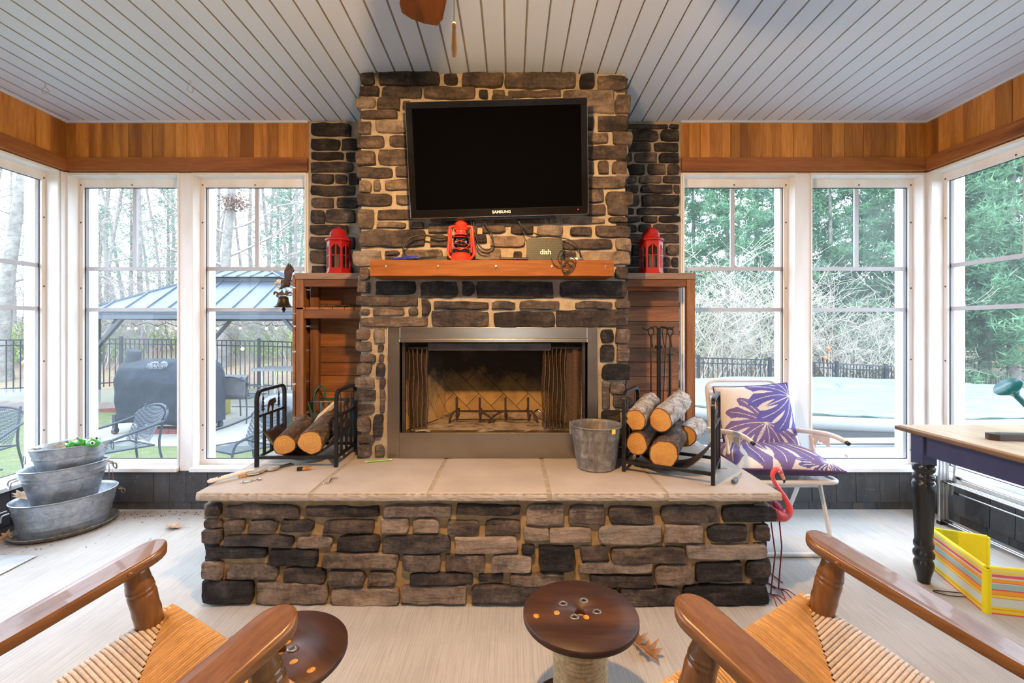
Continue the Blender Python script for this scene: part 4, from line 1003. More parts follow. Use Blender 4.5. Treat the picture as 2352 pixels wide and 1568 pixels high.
mb = MB(); mb.tube(bez([(-.064, 0, .185), (-.07, .02, .14), (0, .055, .10), (.07, .02, .14), (.064, 0, .185)], 6), .0016, 6)
for s in (-1, 1): mb.sphere((s * .062, 0, .187), .006, 8, 6)
mb.build('bail_handle', MT['orange'], hl)
# receiver box
by = 2.455; bx0, bx1 = (1210 - CX) / F * 2.43, (1293 - CX) / F * 2.43
rc = thing('satellite_receiver', 'black perforated satellite receiver box standing upright on the mantel', 'receiver', ((bx0 + bx1) / 2, by, mzt))
w = (bx1 - bx0) / 2; hh_ = .128; r = .018
poly = [(x, z) for (cx_, cz, a0) in ((w - r, hh_ - r, 0), (-w + r, hh_ - r, PI / 2), (-w + .006, .006, PI), (w - .006, .006, 1.5 * PI)) for (x, z) in arc((cx_, cz), r if cz > .01 else .006, a0, a0 + PI / 2, 5)]
mb = MB(); mb.prism(poly, .034, TR(0, -.017, 0)); mb.build('case', MT['black'], rc, bevel=.003)
t = NT('perforated_face'); tc = t.node('ShaderNodeTexCoord'); mp = t.node('ShaderNodeMapping'); mp.inputs['Scale'].default_value = (1, .25, .45); t.l(tc.outputs['Object'], mp.inputs[0])
vo = t.node('ShaderNodeTexVoronoi', inp={'Scale': 190.0, 'Randomness': .35}); t.l(mp.outputs[0], vo.inputs['Vector'])
MT['perf'] = t.set(t.ramp(vo.outputs['Distance'], [(.25, (.004, .004, .004)), (.4, (.05, .055, .035))]), .5)
mb = MB(); mb.prism([(x * .95, z * .96 + .002) for x, z in poly], .002, TR(0, -.019, 0)); fc = mb.build('front_face', MT['perf'], rc)
mb = MB(); mb.text('dish', .038, frame((0.004, -.0195, .052), (1, 0, 0), (0, 0, 1), (0, -1, 0)), .0004, bold=.0007); mb.build('lettering', MT['whiteplastic'], fc)
g = thing('remote_control', 'flat black remote control lying on the mantel beside the receiver box', 'remote control', P(1182, 597, 2.385)); g.location.z = mzt; ROOTM[g.name] = Matrix.Translation(g.location)
mb = MB(); mb.box(-.078, .072, -.022, .022, 0, .013); mb.build('remote_body', MT['black'], g, bevel=.004)
g = thing('utility_lighter', 'long blue barbecue lighter with a black nozzle lying on the mantel', 'lighter', P(950, 597, 2.38)); g.location.z = mzt; ROOTM[g.name] = Matrix.Translation(g.location)
mb = MB(); mb.tube([(-.105, 0, .007), (-.06, 0, .010), (-.02, 0, .013), (.02, 0, .012), (.03, 0, .010)], [.006, .008, .010, .010, .007], 10); mb.build('handle', MT['blue'], g)
mb = MB(); mb.tube([(.028, 0, .012), (.12, .0, .016)], [.0055, .004], 8); mb.tube([(-.0, -.004, .012), (.03, -.02, .006), (.05, -.024, .004)], [.004, .004, .003], 6); mb.build('nozzle', MT['black'], g)
g = thing('power_brick', 'low black adapter box with dotted vents behind the red hurricane lantern', 'adapter', P(1040, 597, 2.49)); g.location.z = mzt; ROOTM[g.name] = Matrix.Translation(g.location)
mb = MB(); mb.box(-.16, .11, -.015, .02, 0, .036); mb.build('adapter_case', MT['perf'], g, bevel=.003)
g = thing('usb_plug', 'small white and blue plug lying among cables on the mantel', 'plug', P(1322, 597, 2.385)); g.location.z = mzt; ROOTM[g.name] = Matrix.Translation(g.location)
mb = MB(); mb.bar((-.03, .0, .008), (.012, -.006, .007), .018, .012); mb.build('shell', MT['whiteplastic'], g, bevel=.003)
mb = MB(); mb.bar((.012, -.006, .007), (.034, -.009, .006), .016, .010); mb.build('connector', pm('plug_blue', (.03, .12, .35), .4), g, bevel=.002)
def cable(label, pts, r=.0035, grp=None):
    pts = [P(a, b, c) for a, b, c in pts]
    g = thing('cable', label, 'cable', pts[0], 0, grp); mb = MB(); mb.tube(bez(pts, 7), r, 7); mb.build('cable_sheath', MT['rubber'], g, True)
cable('thick black cable looping out from behind the hurricane lantern onto the mantel', [(1034, 543, 2.49), (1010, 546, 2.485), (975, 540, 2.48), (945, 545, 2.46), (929, 562, 2.45), (927, 580, 2.44), (936, 592, 2.43), (952, 594, 2.44)], .0052)
cable('black cable bundle hanging from the television down behind the lantern', [(1084, 488, 2.49), (1083, 505, 2.49), (1086, 530, 2.49), (1092, 555, 2.485), (1102, 575, 2.48), (1118, 580, 2.48)], .0036)
cable('black cable hanging below the television in a long loop', [(1104, 488, 2.485), (1112, 510, 2.485), (1126, 530, 2.482), (1133, 552, 2.48), (1131, 568, 2.48), (1115, 573, 2.478), (1100, 562, 2.478), (1091, 535, 2.485), (1087, 505, 2.487)], .0036)
cable('black cable running from the television behind the receiver to its far side', [(1178, 486, 2.49), (1190, 508, 2.488), (1212, 528, 2.486), (1245, 541, 2.484), (1290, 546, 2.484), (1318, 556, 2.47), (1331, 575, 2.45), (1333, 590, 2.42)], .0034)
cable('black cable dropping straight from the television to the top of the receiver', [(1190, 486, 2.493), (1193, 505, 2.49), (1199, 528, 2.488), (1210, 541, 2.485), (1235, 545, 2.48)], .0034)
cable('thin black cable looped beside the receiver and over the mantel edge', [(1290, 560, 2.44), (1306, 566, 2.42), (1312, 578, 2.41), (1300, 586, 2.40), (1290, 575, 2.40), (1282, 590, 2.38), (1284, 600, 2.347), (1300, 612, 2.345), (1318, 606, 2.345), (1322, 596, 2.347), (1310, 590, 2.36), (1292, 592, 2.355), (1290, 612, 2.343), (1296, 626, 2.342), (1308, 618, 2.342), (1304, 602, 2.345), (1286, 590, 2.36)], .0024)
cable('thin black cable tangled into a knot hanging over the mantel face', [(1266, 592, 2.36), (1272, 606, 2.346), (1286, 613, 2.344), (1300, 604, 2.343), (1316, 614, 2.342), (1306, 622, 2.34), (1291, 618, 2.341), (1297, 603, 2.343), (1310, 597, 2.346), (1320, 608, 2.342), (1298, 628, 2.34), (1288, 606, 2.345), (1294, 588, 2.37)], .0024)

# ------------------------------------------------------------------ pair of red candle lanterns on the cabinets
def candle_lantern(x, y, z, rz, label):
    g = thing('candle_lantern', label, 'lantern', (x, y, z), rz, 'red candle lanterns on the cabinets')
    R6 = .072; ang = [R(60 * i + 30 - 90) for i in range(7)]
    mb = MB(); mb.lathe([(0, 0), (.089, 0), (.089, .008), (.080, .012), (.078, .022), (0, .022)], 6, Matrix.Rotation(R(-60), 4, 'Z'), smooth=False); mb.build('base', MT['redlantern'], g)
    H0, H1 = .022, .218
    for i in range(6):
        a, b = V((R6 * 1.06 * math.cos(ang[i]), R6 * 1.06 * math.sin(ang[i]), 0)), V((R6 * 1.06 * math.cos(ang[i + 1]), R6 * 1.06 * math.sin(ang[i + 1]), 0))
        d = (b - a); w = d.length; d.normalize(); nrm = V((d.y, -d.x, 0))
        T = frame(a, d, -nrm, (0, 0, 1)); mb = MB(); mb.M = T; e = .009
        mb.box(0, e, 0, .004, H0, H1); mb.box(w - e, w, 0, .004, H0, H1); mb.box(e, w - e, 0, .004, H0, H0 + .018)
        mb.prism([(e, H1), (e, H1 - .05), (w * .3, H1 - .036), (w * .5, H1 - .02), (w * .7, H1 - .036), (w - e, H1 - .05), (w - e, H1)], .004)
        mb.box(w / 2 - .003, w / 2 + .003, 0, .004, H0, H1); mb.box(e, w - e, 0, .004, .118, .123)
        fr_ = mb.build('side_frame', MT['redlantern'], g)
        mb = MB(); mb.M = T; mb.add([(e, .003, H0), (w - e, .003, H0), (w - e, .003, H1), (e, .003, H1)], [(0, 1, 2, 3)]); mb.build('glass_pane', MT['lanternglass'], fr_)
    mb = MB(); mb.lathe([(.0, .216), (.082, .216), (.084, .222), (.080, .228), (.062, .240), (.057, .246), (.056, .266), (.052, .272), (.044, .288), (.028, .300), (.010, .306), (0, .307)], 32); mb.build('roof', MT['redlantern'], g)
    mb = MB(); mb.sphere((0, 0, .310), .006, 10, 8); mb.build('finial', MT['redlantern'], g)
    mb = MB()
    for k in range(26):
        for q in (0, 1):
            a = 2 * PI * (k + q * .5) / 26; mb.sphere((.0565 * math.cos(a), .0565 * math.sin(a), .252 + q * .007), .0018, 6, 4)
    mb.build('vent_hole', MT['black'], g)
    mb = MB(); mb.lathe([(0, .022), (.026, .022), (.026, .12), (.02, .124), (0, .122)], 20); mb.build('candle', MT['candle'], g)
candle_lantern((778 - CX) / F * 2.97, 2.97, 1.588, R(4), 'red metal candle lantern on the slatted cabinet beside the eagle bell')
candle_lantern((1495 - CX) / F * 2.97, 2.97, 1.588, R(-8), 'red metal candle lantern on the cabinet above the fireplace tools')

# ------------------------------------------------------------------ eagle dinner bell
EY = 2.885
def E(a, b): p = P(620 + a / 9.223, 590 + b / 9.223, EY); return p
eb = thing('dinner_bell', 'cast iron dinner bell topped by a painted bald eagle, hung on the slatted cabinet', 'bell', E(280, 780))
def epoly(pts, d, name, mat, y0=0):
    mb = MB(); mb.prism([(E(a, b).x, E(a, b).z) for a, b in pts], d, Matrix.Translation((0, EY - d / 2 + y0, 0))); return mb.build(name, mat, eb, True, bevel=.0015)
epoly([(285, 300), (330, 220), (380, 120), (390, 185), (415, 145), (425, 210), (445, 178), (448, 235), (472, 212), (468, 265), (495, 262), (480, 310), (440, 330), (432, 420), (400, 520), (330, 520), (300, 460), (295, 380)], .012, 'wing', MT['feather'], .012)
mb = MB(); mb.sphere(E(335, 570), (.031, .020, .022), 16, 12, Matrix.Rotation(R(-28), 4, 'Y')); mb.sphere(E(280, 530), (.020, .015, .016), 12, 10); mb.sphere(E(385, 560), (.014, .014, .026), 10, 8); mb.tube([E(300, 600), E(240, 655), E(205, 668)], [.014, .009, .005], 8); mb.build('eagle_body', MT['feather'], eb, True)
mb = MB(); mb.sphere(E(195, 520), (.020, .014, .0145), 14, 10); mb.tube([E(200, 520), E(250, 530)], [.013, .015], 10); hd = mb.build('eagle_head', MT['cream'], eb, True)
mb = MB(); mb.tube([E(145, 540), E(120, 555), E(112, 580), (E(128, 598))], [.008, .008, .006, .001], 8); mb.build('beak', MT['gold'], hd, True)
mb = MB(); mb.sphere(E(157, 515) + V((0, -.013, 0)), .0025, 8, 6); mb.build('eye', MT['black'], hd, True)
mb = MB(); mb.tube([E(210, 660), E(165, 635), E(140, 640)], [.006, .006, .002], 7); mb.tube([E(210, 660), E(190, 690), E(185, 700)], [.006, .004, .002], 7); mb.build('talon', MT['gold'], eb, True)
epoly([(80, 800), (80, 750), (110, 720), (150, 740), (200, 755), (240, 730), (255, 690), (270, 735), (300, 770), (330, 760), (335, 712), (360, 712), (385, 745), (420, 735), (455, 735), (455, 770), (400, 775), (365, 795), (400, 810), (455, 795), (455, 820), (390, 825), (340, 805), (280, 815), (215, 820), (185, 800), (170, 850), (150, 855), (140, 815), (150, 770), (110, 760), (95, 800)], .010, 'scroll_bracket', MT['rustiron'])
mb = MB(); c = E(285, 830); z0 = E(285, 1065).z; hgt = c.z - z0
mb.lathe([(0, hgt), (.020, hgt), (.029, hgt * .92), (.032, hgt * .6), (.037, hgt * .35), (.047, hgt * .12), (.056, .004), (.056, 0), (.052, 0), (.034, hgt * .35), (.028, hgt * .8), (0, hgt * .85)], 32, Matrix.Translation((c.x, c.y, z0))); mb.build('bell_cup', MT['bronze'], eb, True)
mb = MB(); p = E(290, 1065); mb.tube([p + V((0, 0, .03)), p + V((0, 0, -.002)), p + V((0, 0, -.012)), p + V((0, 0, -.024)), p + V((0, 0, -.034))], [.003, .006, .014, .007, .004], 12); mb.build('clapper', MT['iron'], eb, True)

# ------------------------------------------------------------------ wire basket, litter on the shelf
bs = thing('wire_basket', 'teal wire basket on the floor of the slatted cabinet behind the round logs', 'basket', (-1.15, 2.95, ZT))
x0, x1, y0, y1, z0, z1 = -1.305, -.985, 2.915, 3.05, .545, .77
mb = MB(); tp = [(x0, y0, z1), (x1, y0, z1), (x1, y1, z1), (x0, y1, z1)]; bt = [(x0 + .045, y0 + .02, z0), (x1 - .045, y0 + .02, z0), (x1 - .045, y1 - .02, z0), (x0 + .045, y1 - .02, z0)]
mb.tube(tp, .0035, 6, True); mb.tube(bt, .003, 6, True); mb.build('rim', MT['teal'], bs, True)
mb = MB()
for i in range(4):
    j = (i + 1) % 4; n = 4 if i % 2 == 0 else 2
    for k in range(n):
        a = V(tp[i]).lerp(V(tp[j]), k / n); b2 = V(tp[i]).lerp(V(tp[j]), (k + 1) / n); c = V(bt[i]).lerp(V(bt[j]), (k + .5) / n)
        mb.tube([a, c], .0018, 5); mb.tube([c, b2], .0018, 5)
    mb.tube([V(tp[i]).lerp(V(bt[i]), .55), V(tp[j]).lerp(V(bt[j]), .55)], .0018, 5); mb.tube([tp[i], bt[i]], .0025, 5)
mb.build('wire_side', MT['teal'], bs, True)
mb = MB(); mb.tube(bez([(x0 + .03, 2.93, .77), (x0 + .025, 2.96, .82), (x0 + .045, 2.985, .86), (x0 + .075, 2.985, .845), (x0 + .085, 2.98, .78)], 6), .006, 8); mb.build('carry_handle', MT['tealplastic'], bs, True)
mb = MB(); r3 = random.Random(3)
for i in range(60):
    p = V((-1.12 + r3.gauss(0, .055), 2.95 + r3.gauss(0, .04), 1.376 + abs(r3.gauss(0, .006)))); a = r3.uniform(0, 2 * PI); d = V((math.cos(a), math.sin(a), r3.uniform(-.1, .35))) * r3.uniform(.015, .05)
    mb.tube([p, p + d * .5 + V((0, 0, .004)), p + d], .0013, 4)
o = mb.build('twig_litter', pm('twig', (.10, .06, .035), .9, var=.5), None); tag(o, 'dry twigs and nest litter heaped on the cabinet shelf', 'twigs', kind='stuff')
# ------------------------------------------------------------------ woven armchairs
def armchair(loc, th, label):
    g = thing('armchair', label, 'armchair', loc, th, 'woven seat armchairs facing the fire')
    sl = .264; zt, Wf, aw, tk = .6465, .297, .106, .030
    # arms
    for s in (-1, 1):
        mb = MB(); n = 12; out = []
        for k in range(n + 1):
            a = PI * k / n; out.append((aw / 2 * math.cos(a), -aw / 2 + aw / 2 * math.sin(a)))
        L = .57
        half = [(aw * .5, -.16), (aw * .49, -.30), (aw * .42, -.42), (aw * .30, -.52), (aw * .26, -L)]
        poly = [(x, y) for x, y in half][::-1] + out + [(-x, y) for x, y in half]
        prof = [(-.008, 0), (-.001, .0035), (0, .010), (0, tk - .010), (-.001, tk - .0035), (-.008, tk)]
        vs = []; m = len(poly)
        for (ins, dz) in prof:
            for i, (x, y) in enumerate(poly):
                r_ = 1 + ins / (aw / 2); yy = y + (ins if y > -aw / 2 else 0) * max(0, (y + aw / 2) / (aw / 2))
                vs.append((s * Wf + x * r_, yy, zt - tk + dz + sl * y))
        fs = [(j * m + i, j * m + (i + 1) % m, (j + 1) * m + (i + 1) % m, (j + 1) * m + i) for j in range(len(prof) - 1) for i in range(m)]
        mb.add(vs, fs, None, True)
        mb.add(vs, [tuple(range(m))[::-1], tuple(range(5 * m, 6 * m))], None, False)
        am = mb.build('arm', MT['chairwood'], g)
        mb = MB(); mb.sphere((s * Wf - s * aw * .495 * 1, -.10, zt - .5 * tk + sl * -.10), (.003, .008, .006), 10, 8); mb.build('dowel_plug', MT['chairpost'], am)
    # front posts, turned
    for s in (-1, 1):
        a, b = V((s * .290, -.075, zt - tk - .018)), V((s * .350, .065, 0))
        d = (b - a); L = d.length; d.normalize(); sx_ = d.cross(V((0, 1, 0))).normalized(); sy_ = d.cross(sx_)
        prof = [(.0, .0), (.027, .0), (.028, .012), (.030, .045), (.0325, .054), (.030, .058), (.033, .062), (.0335, .068), (.030, .072), (.032, .076), (.034, .085), (.033, .11), (.0325, .125), (.034, .14), (.033, .155), (.0335, .17), (.032, .20), (.034, .23), (.034, .34), (.031, .42), (.026, L - .04), (.024, L), (0, L)]
        mb = MB(); mb.lathe(prof, 20, frame(a, sx_, sy_, d)); mb.build('front_leg', MT['chairpost'], g)
    # seat: rush weave in four triangles
    hw, d_ = .325, .47; y0 = .018; z0 = .432
    def S(x, y, n=0): return V((x, y0 - y + n * -.255, z0 - sl * y + n * .967))
    def cords(n, base, normal_len, along, inward, mat, name, rr, ov):
        mb = MB()
        for k in range(n):
            t = (k + .5) / n; e = along(t)
            ln = normal_len(t)
            q = random.Random(k * 7 + n)
            j = q.uniform(-.0008, .0008)
            pts = [S(*(e - inward * .012), -.040), S(*(e - inward * .017), -.018), S(*(e - inward * .008), .002 + j), S(*(e + inward * .02), .008 + j), S(*(e + inward * max(ln * .5, .021)), .004), S(*(e + inward * max(ln, .022)), -.004)]
            mb.tube(pts, rr, 6, cap=False)
        mb.build(name, mat, g)
    V2 = lambda x, y: Vector((x, y))
    hd = d_ / 2
    tri = lambda t: (1 - abs(2 * t - 1))
    cords(66, None, lambda t: tri(t) * hd, lambda t: V2(-hw + 2 * hw * t, 0), V2(0, 1), MT['cord'], 'front_weave', .0044, 0)
    cords(80, None, lambda t: tri(t) * hd, lambda t: V2(-hw + 2 * hw * t, d_), V2(0, -1), MT['cord'], 'back_weave', .0040, 0)
    cords(46, None, lambda t: tri(t) * hw, lambda t: V2(-hw, d_ * t), V2(1, 0), MT['cordpale'], 'side_weave', .0052, 0)
    cords(46, None, lambda t: tri(t) * hw, lambda t: V2(hw, d_ * t), V2(-1, 0), MT['cordpale'], 'side_weave', .0052, 0)
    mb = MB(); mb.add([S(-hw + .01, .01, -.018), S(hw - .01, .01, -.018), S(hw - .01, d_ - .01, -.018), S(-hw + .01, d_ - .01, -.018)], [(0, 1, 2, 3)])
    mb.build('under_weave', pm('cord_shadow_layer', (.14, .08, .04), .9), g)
    for (a, b) in ((S(-hw, 0, -.02), S(hw, 0, -.02)), (S(-hw, d_, -.02), S(hw, d_, -.02)), (S(-hw, 0, -.02), S(-hw, d_, -.02)), (S(hw, 0, -.02), S(hw, d_, -.02))):
        mb = MB(); mb.tube([a, b], .013, 10); mb.build('seat_rail', MT['chairpost'], g)
    # back posts and ladder back
    for s in (-1, 1):
        mb = MB(); mb.tube(bez([(s * .30, -.36, 0), (s * .30, -.44, .30), (s * .295, -.57, .55), (s * .285, -.74, .95)], 6), .018, 12); mb.build('back_leg', MT['chairpost'], g)
    for z in (.62, .76, .90):
        y = -.57 - (z - .55) * .425; mb = MB()
        mb.grid(lambda u, v: (-.285 + .57 * u, y - .02 * math.sin(PI * u) - (v - .5) * .03, z + (v - .5) * .075), 12, 2); mb.build('back_slat', MT['chairwood'], g, solid=.012)
    for s in (-1, 1):
        mb = MB(); mb.tube([(s * .335, .02, .2), (s * .3, -.40, .18)], .012, 10); mb.build('stretcher', MT['chairpost'], g)
    return g
armchair((-.7311, 1.145, 0), -.5389, 'wooden woven-seat armchair nearest the galvanised tubs, pointing inward at the hearth')
armchair((.6301, 1.1924, 0), .5726, 'wooden woven-seat armchair nearest the blue table, pointing inward at the hearth')

# ------------------------------------------------------------------ cable-spool side tables
def spool(loc, rz, label):
    g = thing('spool_table', label, 'table', loc, rz, 'cable spool tables in front of the hearth')
    Rr, Hh = .180, .352
    t2 = .020
    mb = MB(); mb.lathe([(.020, Hh - t2), (Rr - .002, Hh - t2), (Rr, Hh - t2 + .003), (Rr, Hh - .004), (Rr - .003, Hh), (.020, Hh), (.020, Hh - t2)], 64); tp = mb.build('top_disc', MT['spooltop'], g)
    mb = MB(); mb.lathe([(0, 0), (Rr - .002, 0), (Rr, .003), (Rr, t2 - .003), (Rr - .003, t2), (.0, t2)], 64); mb.build('bottom_disc', MT['spooltop'], g)
    mb = MB(); n = 22; pts = []
    for i in range(n * 28 + 1):
        a = 2 * PI * i / 28; pts.append((.078 * math.cos(a), .078 * math.sin(a), t2 + .008 + (Hh - 2 * t2 - .016) * i / (n * 28)))
    mb.tube(pts, .0082, 8, cap=True); mb.lathe([(.078, t2), (.078, Hh - t2)], 32); mb.build('rope_column', MT['ropej'], g)
    mb = MB(); mb.lathe([(.0205, Hh - .0005), (.0205, Hh - t2), (0, Hh - t2 - .0)], 20); mb.build('centre_hole', pm('hole_wood', (.45, .25, .08), .8), tp)
    for (x, y, k) in ((-.050, .042, 0), (.020, .058, 0), (-.022, -.026, 0), (.052, .0, 0)):
        mb = MB(); mb.lathe([(.0145, Hh), (.0145, Hh + .0018), (.009, Hh + .0026), (.0075, Hh + .0015), (.0065, Hh - .004)], 20, Matrix.Translation((x, y, 0))); o = mb.build('bolt_washer', pm('washer', (.28, .25, .23), .45, .8, var=.3), tp)
        mb = MB(); mb.lathe([(.0065, Hh + .0004), (0, Hh + .0004)], 14, Matrix.Translation((x, y, 0))); mb.build('bolt_hole', MT['black'], o)
    for (x, y) in ((-.075, -.006), (-.14, -.022), (.014, -.028)):
        mb = MB(); mb.lathe([(.0095, Hh + .0005), (0, Hh + .0005)], 12, Matrix.Translation((x, y, 0)) @ Matrix.Diagonal((1, 1.2, 1, 1))); mb.build('drill_hole', pm('raw_hole', (.55, .24, .03), .7, var=.5, vs=120), tp)
spool((.2167, 1.433, .001), 0, 'dark stained cable spool table with jute rope column in the middle of the floor')
spool((-.645, 1.262, .001), R(140), 'dark stained cable spool table half hidden by the arm of the armchair nearest the tubs')

# ------------------------------------------------------------------ flamingo
FY = 2.115
def Fm(a, b, dy=0): return P(1740 + a / 4.612, 1060 + b / 4.612, FY) + V((0, dy, 0))
kf = FY / F / 4.612
fl = thing('garden_flamingo', 'coral pink plastic flamingo on red wire legs standing beside the hearth', 'flamingo', (Fm(190, 1400).x, FY, 0))
pts = [(92, 452, 6), (125, 480, 26), (165, 520, 46), (215, 560, 60), (265, 575, 58), (310, 558, 48), (336, 520, 37), (334, 470, 31), (312, 420, 27), (282, 365, 23), (245, 310, 21), (205, 255, 20), (172, 200, 20), (158, 145, 22), (172, 100, 26), (205, 82, 29), (235, 98, 27), (250, 122, 20)]
mb = MB(); mb.tube(bez([Fm(a, b) for a, b, r in pts], 4), [kf * (pts[min(i // 4, len(pts) - 1)][2] * (1 - (i % 4) / 4) + pts[min(i // 4 + 1, len(pts) - 1)][2] * ((i % 4) / 4)) for i in range((len(pts) - 1) * 4 + 1)], 18)
mb.sphere(Fm(205, 545), (.034, .030, .022), 18, 12, Matrix.Rotation(R(25), 4, 'Y'))
mb.build('body', MT['pinkplastic'], fl, True)
mb = MB(); mb.tube(bez([Fm(158, 418), Fm(190, 450), Fm(235, 495), Fm(268, 520)], 5), [kf * r for r in (8, 12, 16, 20, 24, 28, 30, 30, 30, 30, 28, 24, 20, 16, 12, 8)][:16], 10, flat=1.3); mb.build('wing', pm('dusty_pink', (.42, .055, .12), .45), fl, True)
mb = MB(); mb.tube([Fm(246, 118), Fm(262, 150), Fm(278, 185)], [kf * 21, kf * 19, kf * 16], 12); bkk = mb.build('beak', MT['beak'], fl, True)
mb = MB(); mb.tube([Fm(277, 182), Fm(284, 205), Fm(278, 230)], [kf * 16, kf * 13, kf * 3], 12); mb.build('beak_tip', MT['black'], bkk, True)
for s in (-1, 1):
    mb = MB(); mb.sphere(Fm(214, 98, s * kf * 26), (kf * 9, kf * 4, kf * 9), 10, 8); e_ = mb.build('eye', MT['eyewhite'], fl, True)
    mb = MB(); mb.sphere(Fm(214, 98, s * kf * 29), (kf * 5, kf * 3, kf * 5), 8, 6); mb.build('pupil', MT['black'], e_, True)
def Fz(a, b): p = PZ(1740 + a / 4.612, 1060 + b / 4.612, .004); return p
for (top, knee, foot, toes) in (((230, 620), (290, 925), (222, 1345), ((292, 1450), (376, 1466), (418, 1430))), ((143, 640), (190, 975), (138, 1405), ((203, 1526), (286, 1536), (330, 1498)))):
    f_ = Fz(*foot); kn = Fm(*knee); tpp = Fm(*top)
    kn.y += (f_.y - FY) * .5; mb = MB(); mb.tube([tpp, kn, f_], .0032, 7)
    lg = mb.build('leg', MT['pinkwire'], fl, True)
    for tt in toes:
        e = Fz(*tt); mb = MB(); mb.tube(bez([f_, f_.lerp(e, .5) + V((0, 0, .012)), e], 4), .0026, 6); mb.build('toe', MT['pinkwire'], lg, True)
    mb = MB(); e = f_ + V((-.03, .16, 0)); mb.tube(bez([f_, f_ + V((-.03, .07, .0)), e, e + V((.06, -.0, 0)), f_ + V((.05, .05, 0))], 4), .0026, 6); mb.build('back_toe', MT['pinkwire'], lg, True)

# ------------------------------------------------------------------ folding lawn chair and its cushions
lc = thing('lawn_chair', 'white metal folding lawn chair standing by the window beside the hearth', 'chair', (1.505, 2.66, 0))
def rounded(p, r=.05, n=5):
    """closed polyline with rounded corners"""
    out = []; m = len(p); p = [V(q) for q in p]
    for i in range(m):
        a, b, c = p[i - 1], p[i], p[(i + 1) % m]; u = (a - b).normalized() * r; w = (c - b).normalized() * r
        for k in range(n + 1):
            t = k / n; out.append((b + u) * (1 - t) ** 2 + b * 2 * t * (1 - t) + (b + w) * t * t)
    return out
x0, x1 = 1.262, 1.766
sq = rounded([(x0, 2.44, .415), (x1, 2.44, .415), (x1, 2.90, .395), (x0, 2.90, .395)], .06)
mb = MB(); mb.tube(sq, .0125, 10, True); mb.build('seat_frame', MT['whitemetal'], lc, True)
t = NT('white_mesh_fabric'); tc = t.node('ShaderNodeTexCoord'); vo = t.node('ShaderNodeTexVoronoi', inp={'Scale': 110.0, 'Randomness': 0.0}); t.l(tc.outputs['Object'], vo.inputs['Vector'])
MT['whitemesh'] = t.set((.75, .73, .7), .5, alpha=t.ramp(vo.outputs['Distance'], [(.28, .1), (.40, 1.0)]))
mb = MB(); mb.grid(lambda u, v: (x0 + .01 + (x1 - x0 - .02) * u, 2.45 + .44 * v, .415 - .02 * v - .012 * math.sin(PI * u)), 8, 8); mb.build('seat_mesh', MT['whitemesh'], lc, True)
bk_ = [V((x0 + .005, 2.85, .40)), V((x0 + .005, 2.965, .90)), V((x1 - .04, 2.965, .90)), V((x1 - .005, 2.85, .40))]
pp = [bk_[0]] + rounded(bk_, .07)[6:18] + [bk_[3]]
mb = MB(); mb.tube(pp, .0125, 10); mb.build('back_frame', MT['whitemetal'], lc, True)
mb = MB(); mb.grid(lambda u, v: (x0 + .015 + (x1 - x0 - .045) * u, 2.852 + .108 * v, .42 + .45 * v), 8, 10); mb.build('back_mesh', MT['whitemesh'], lc, True)
for X in (x0 - .008, x1 - .018):
    mb = MB(); ap = bez([(X, 2.93, .592), (X, 2.75, .622), (X, 2.55, .652), (X, 2.44, .655), (X, 2.37, .645)], 5); mb.tube(ap, .0095, 10, flat=1.5); am = mb.build('arm', MT['whitemetal'], lc, True)
    mb = MB(); mb.tube([(X, 2.375, .646), (X, 2.358, .642)], .0105, 10); mb.build('arm_tip', MT['black'], am, True)
    mb = MB(); mb.prism([(2.66, .62), (2.50, .642), (2.50, .59), (2.52, .585), (2.535, .60), (2.55, .588), (2.565, .603), (2.58, .592), (2.595, .606), (2.61, .596), (2.64, .605)], .004, frame((X + .002, 0, 0), (0, 1, 0), (-1, 0, 0), (0, 0, 1))); mb.build('notch_bracket', MT['whitemetal'], am, True)
    mb = MB(); mb.bar((X, 2.66, .615), (X, 2.47, .012), .010, .024, (0, 1, 0)); mb.build('front_leg', MT['whitemetal'], lc, True)
    mb = MB(); mb.bar((X + .012, 2.62, .615), (X + .012, 2.93, .012), .010, .024, (0, 1, 0)); mb.build('back_leg', MT['whitemetal'], lc, True)
for Y in (2.47, 2.93):
    mb = MB(); mb.tube([(x0 - .01, Y, .012), (x1, Y, .012)], .0115, 10); mb.build('foot_rail', MT['whitemetal'], lc, True)
mb = MB(); mb.bar((x0, 2.60, .345), (x1, 2.60, .345), .012, .022); mb.build('stretcher', MT['whitemetal'], lc, True)
# cushions with big cut leaves
CU = [pm('cushion_cream', (.74, .68, .60), .85, var=.06), pm('cushion_indigo', (.115, .105, .36), .85, var=.15, vs=6), pm('cushion_plum', (.19, .13, .31), .85, var=.15, vs=6), pm('cushion_lilac', (.36, .33, .58), .85, var=.1), pm('cushion_back_plum', (.115, .06, .16), .85, var=.2)]
def leafcol(u, v, leaves):
    for (hx, hy, ang, L, k, ci, ph) in leaves:
        dx, dy = u - hx, v - hy; rho = math.hypot(dx, dy); th = math.atan2(dy, dx) - ang
        th = (th + PI) % (2 * PI) - PI
        rm = L * (.66 + .34 * math.cos(th * .5) ** 1.2) * (1 - .55 * max(0, abs(th) - 2.5) / .64)
        f = (abs(th) + .35 * rho / L) * k + ph; fr_ = f - math.floor(f)
        if rho < rm * (.91 + .09 * math.cos(2 * PI * (fr_ - .5))):
            t = rho / rm
            if abs(dx * math.sin(ang) - dy * math.cos(ang)) < .006 and dx * math.cos(ang) + dy * math.sin(ang) > 0: return 0
            w = .24 * math.sin(PI * min(1, max(0, (t - .40) / .50))) ** .7 if .40 < t < .90 else 0
            if w > 0 and abs(fr_ - .0) < w * .5 or w > 0 and abs(fr_ - 1) < w * .5: return 0
            if t < .9 and abs(fr_ - .5) * rho / k < .0042: return 0
            return ci
    return 0
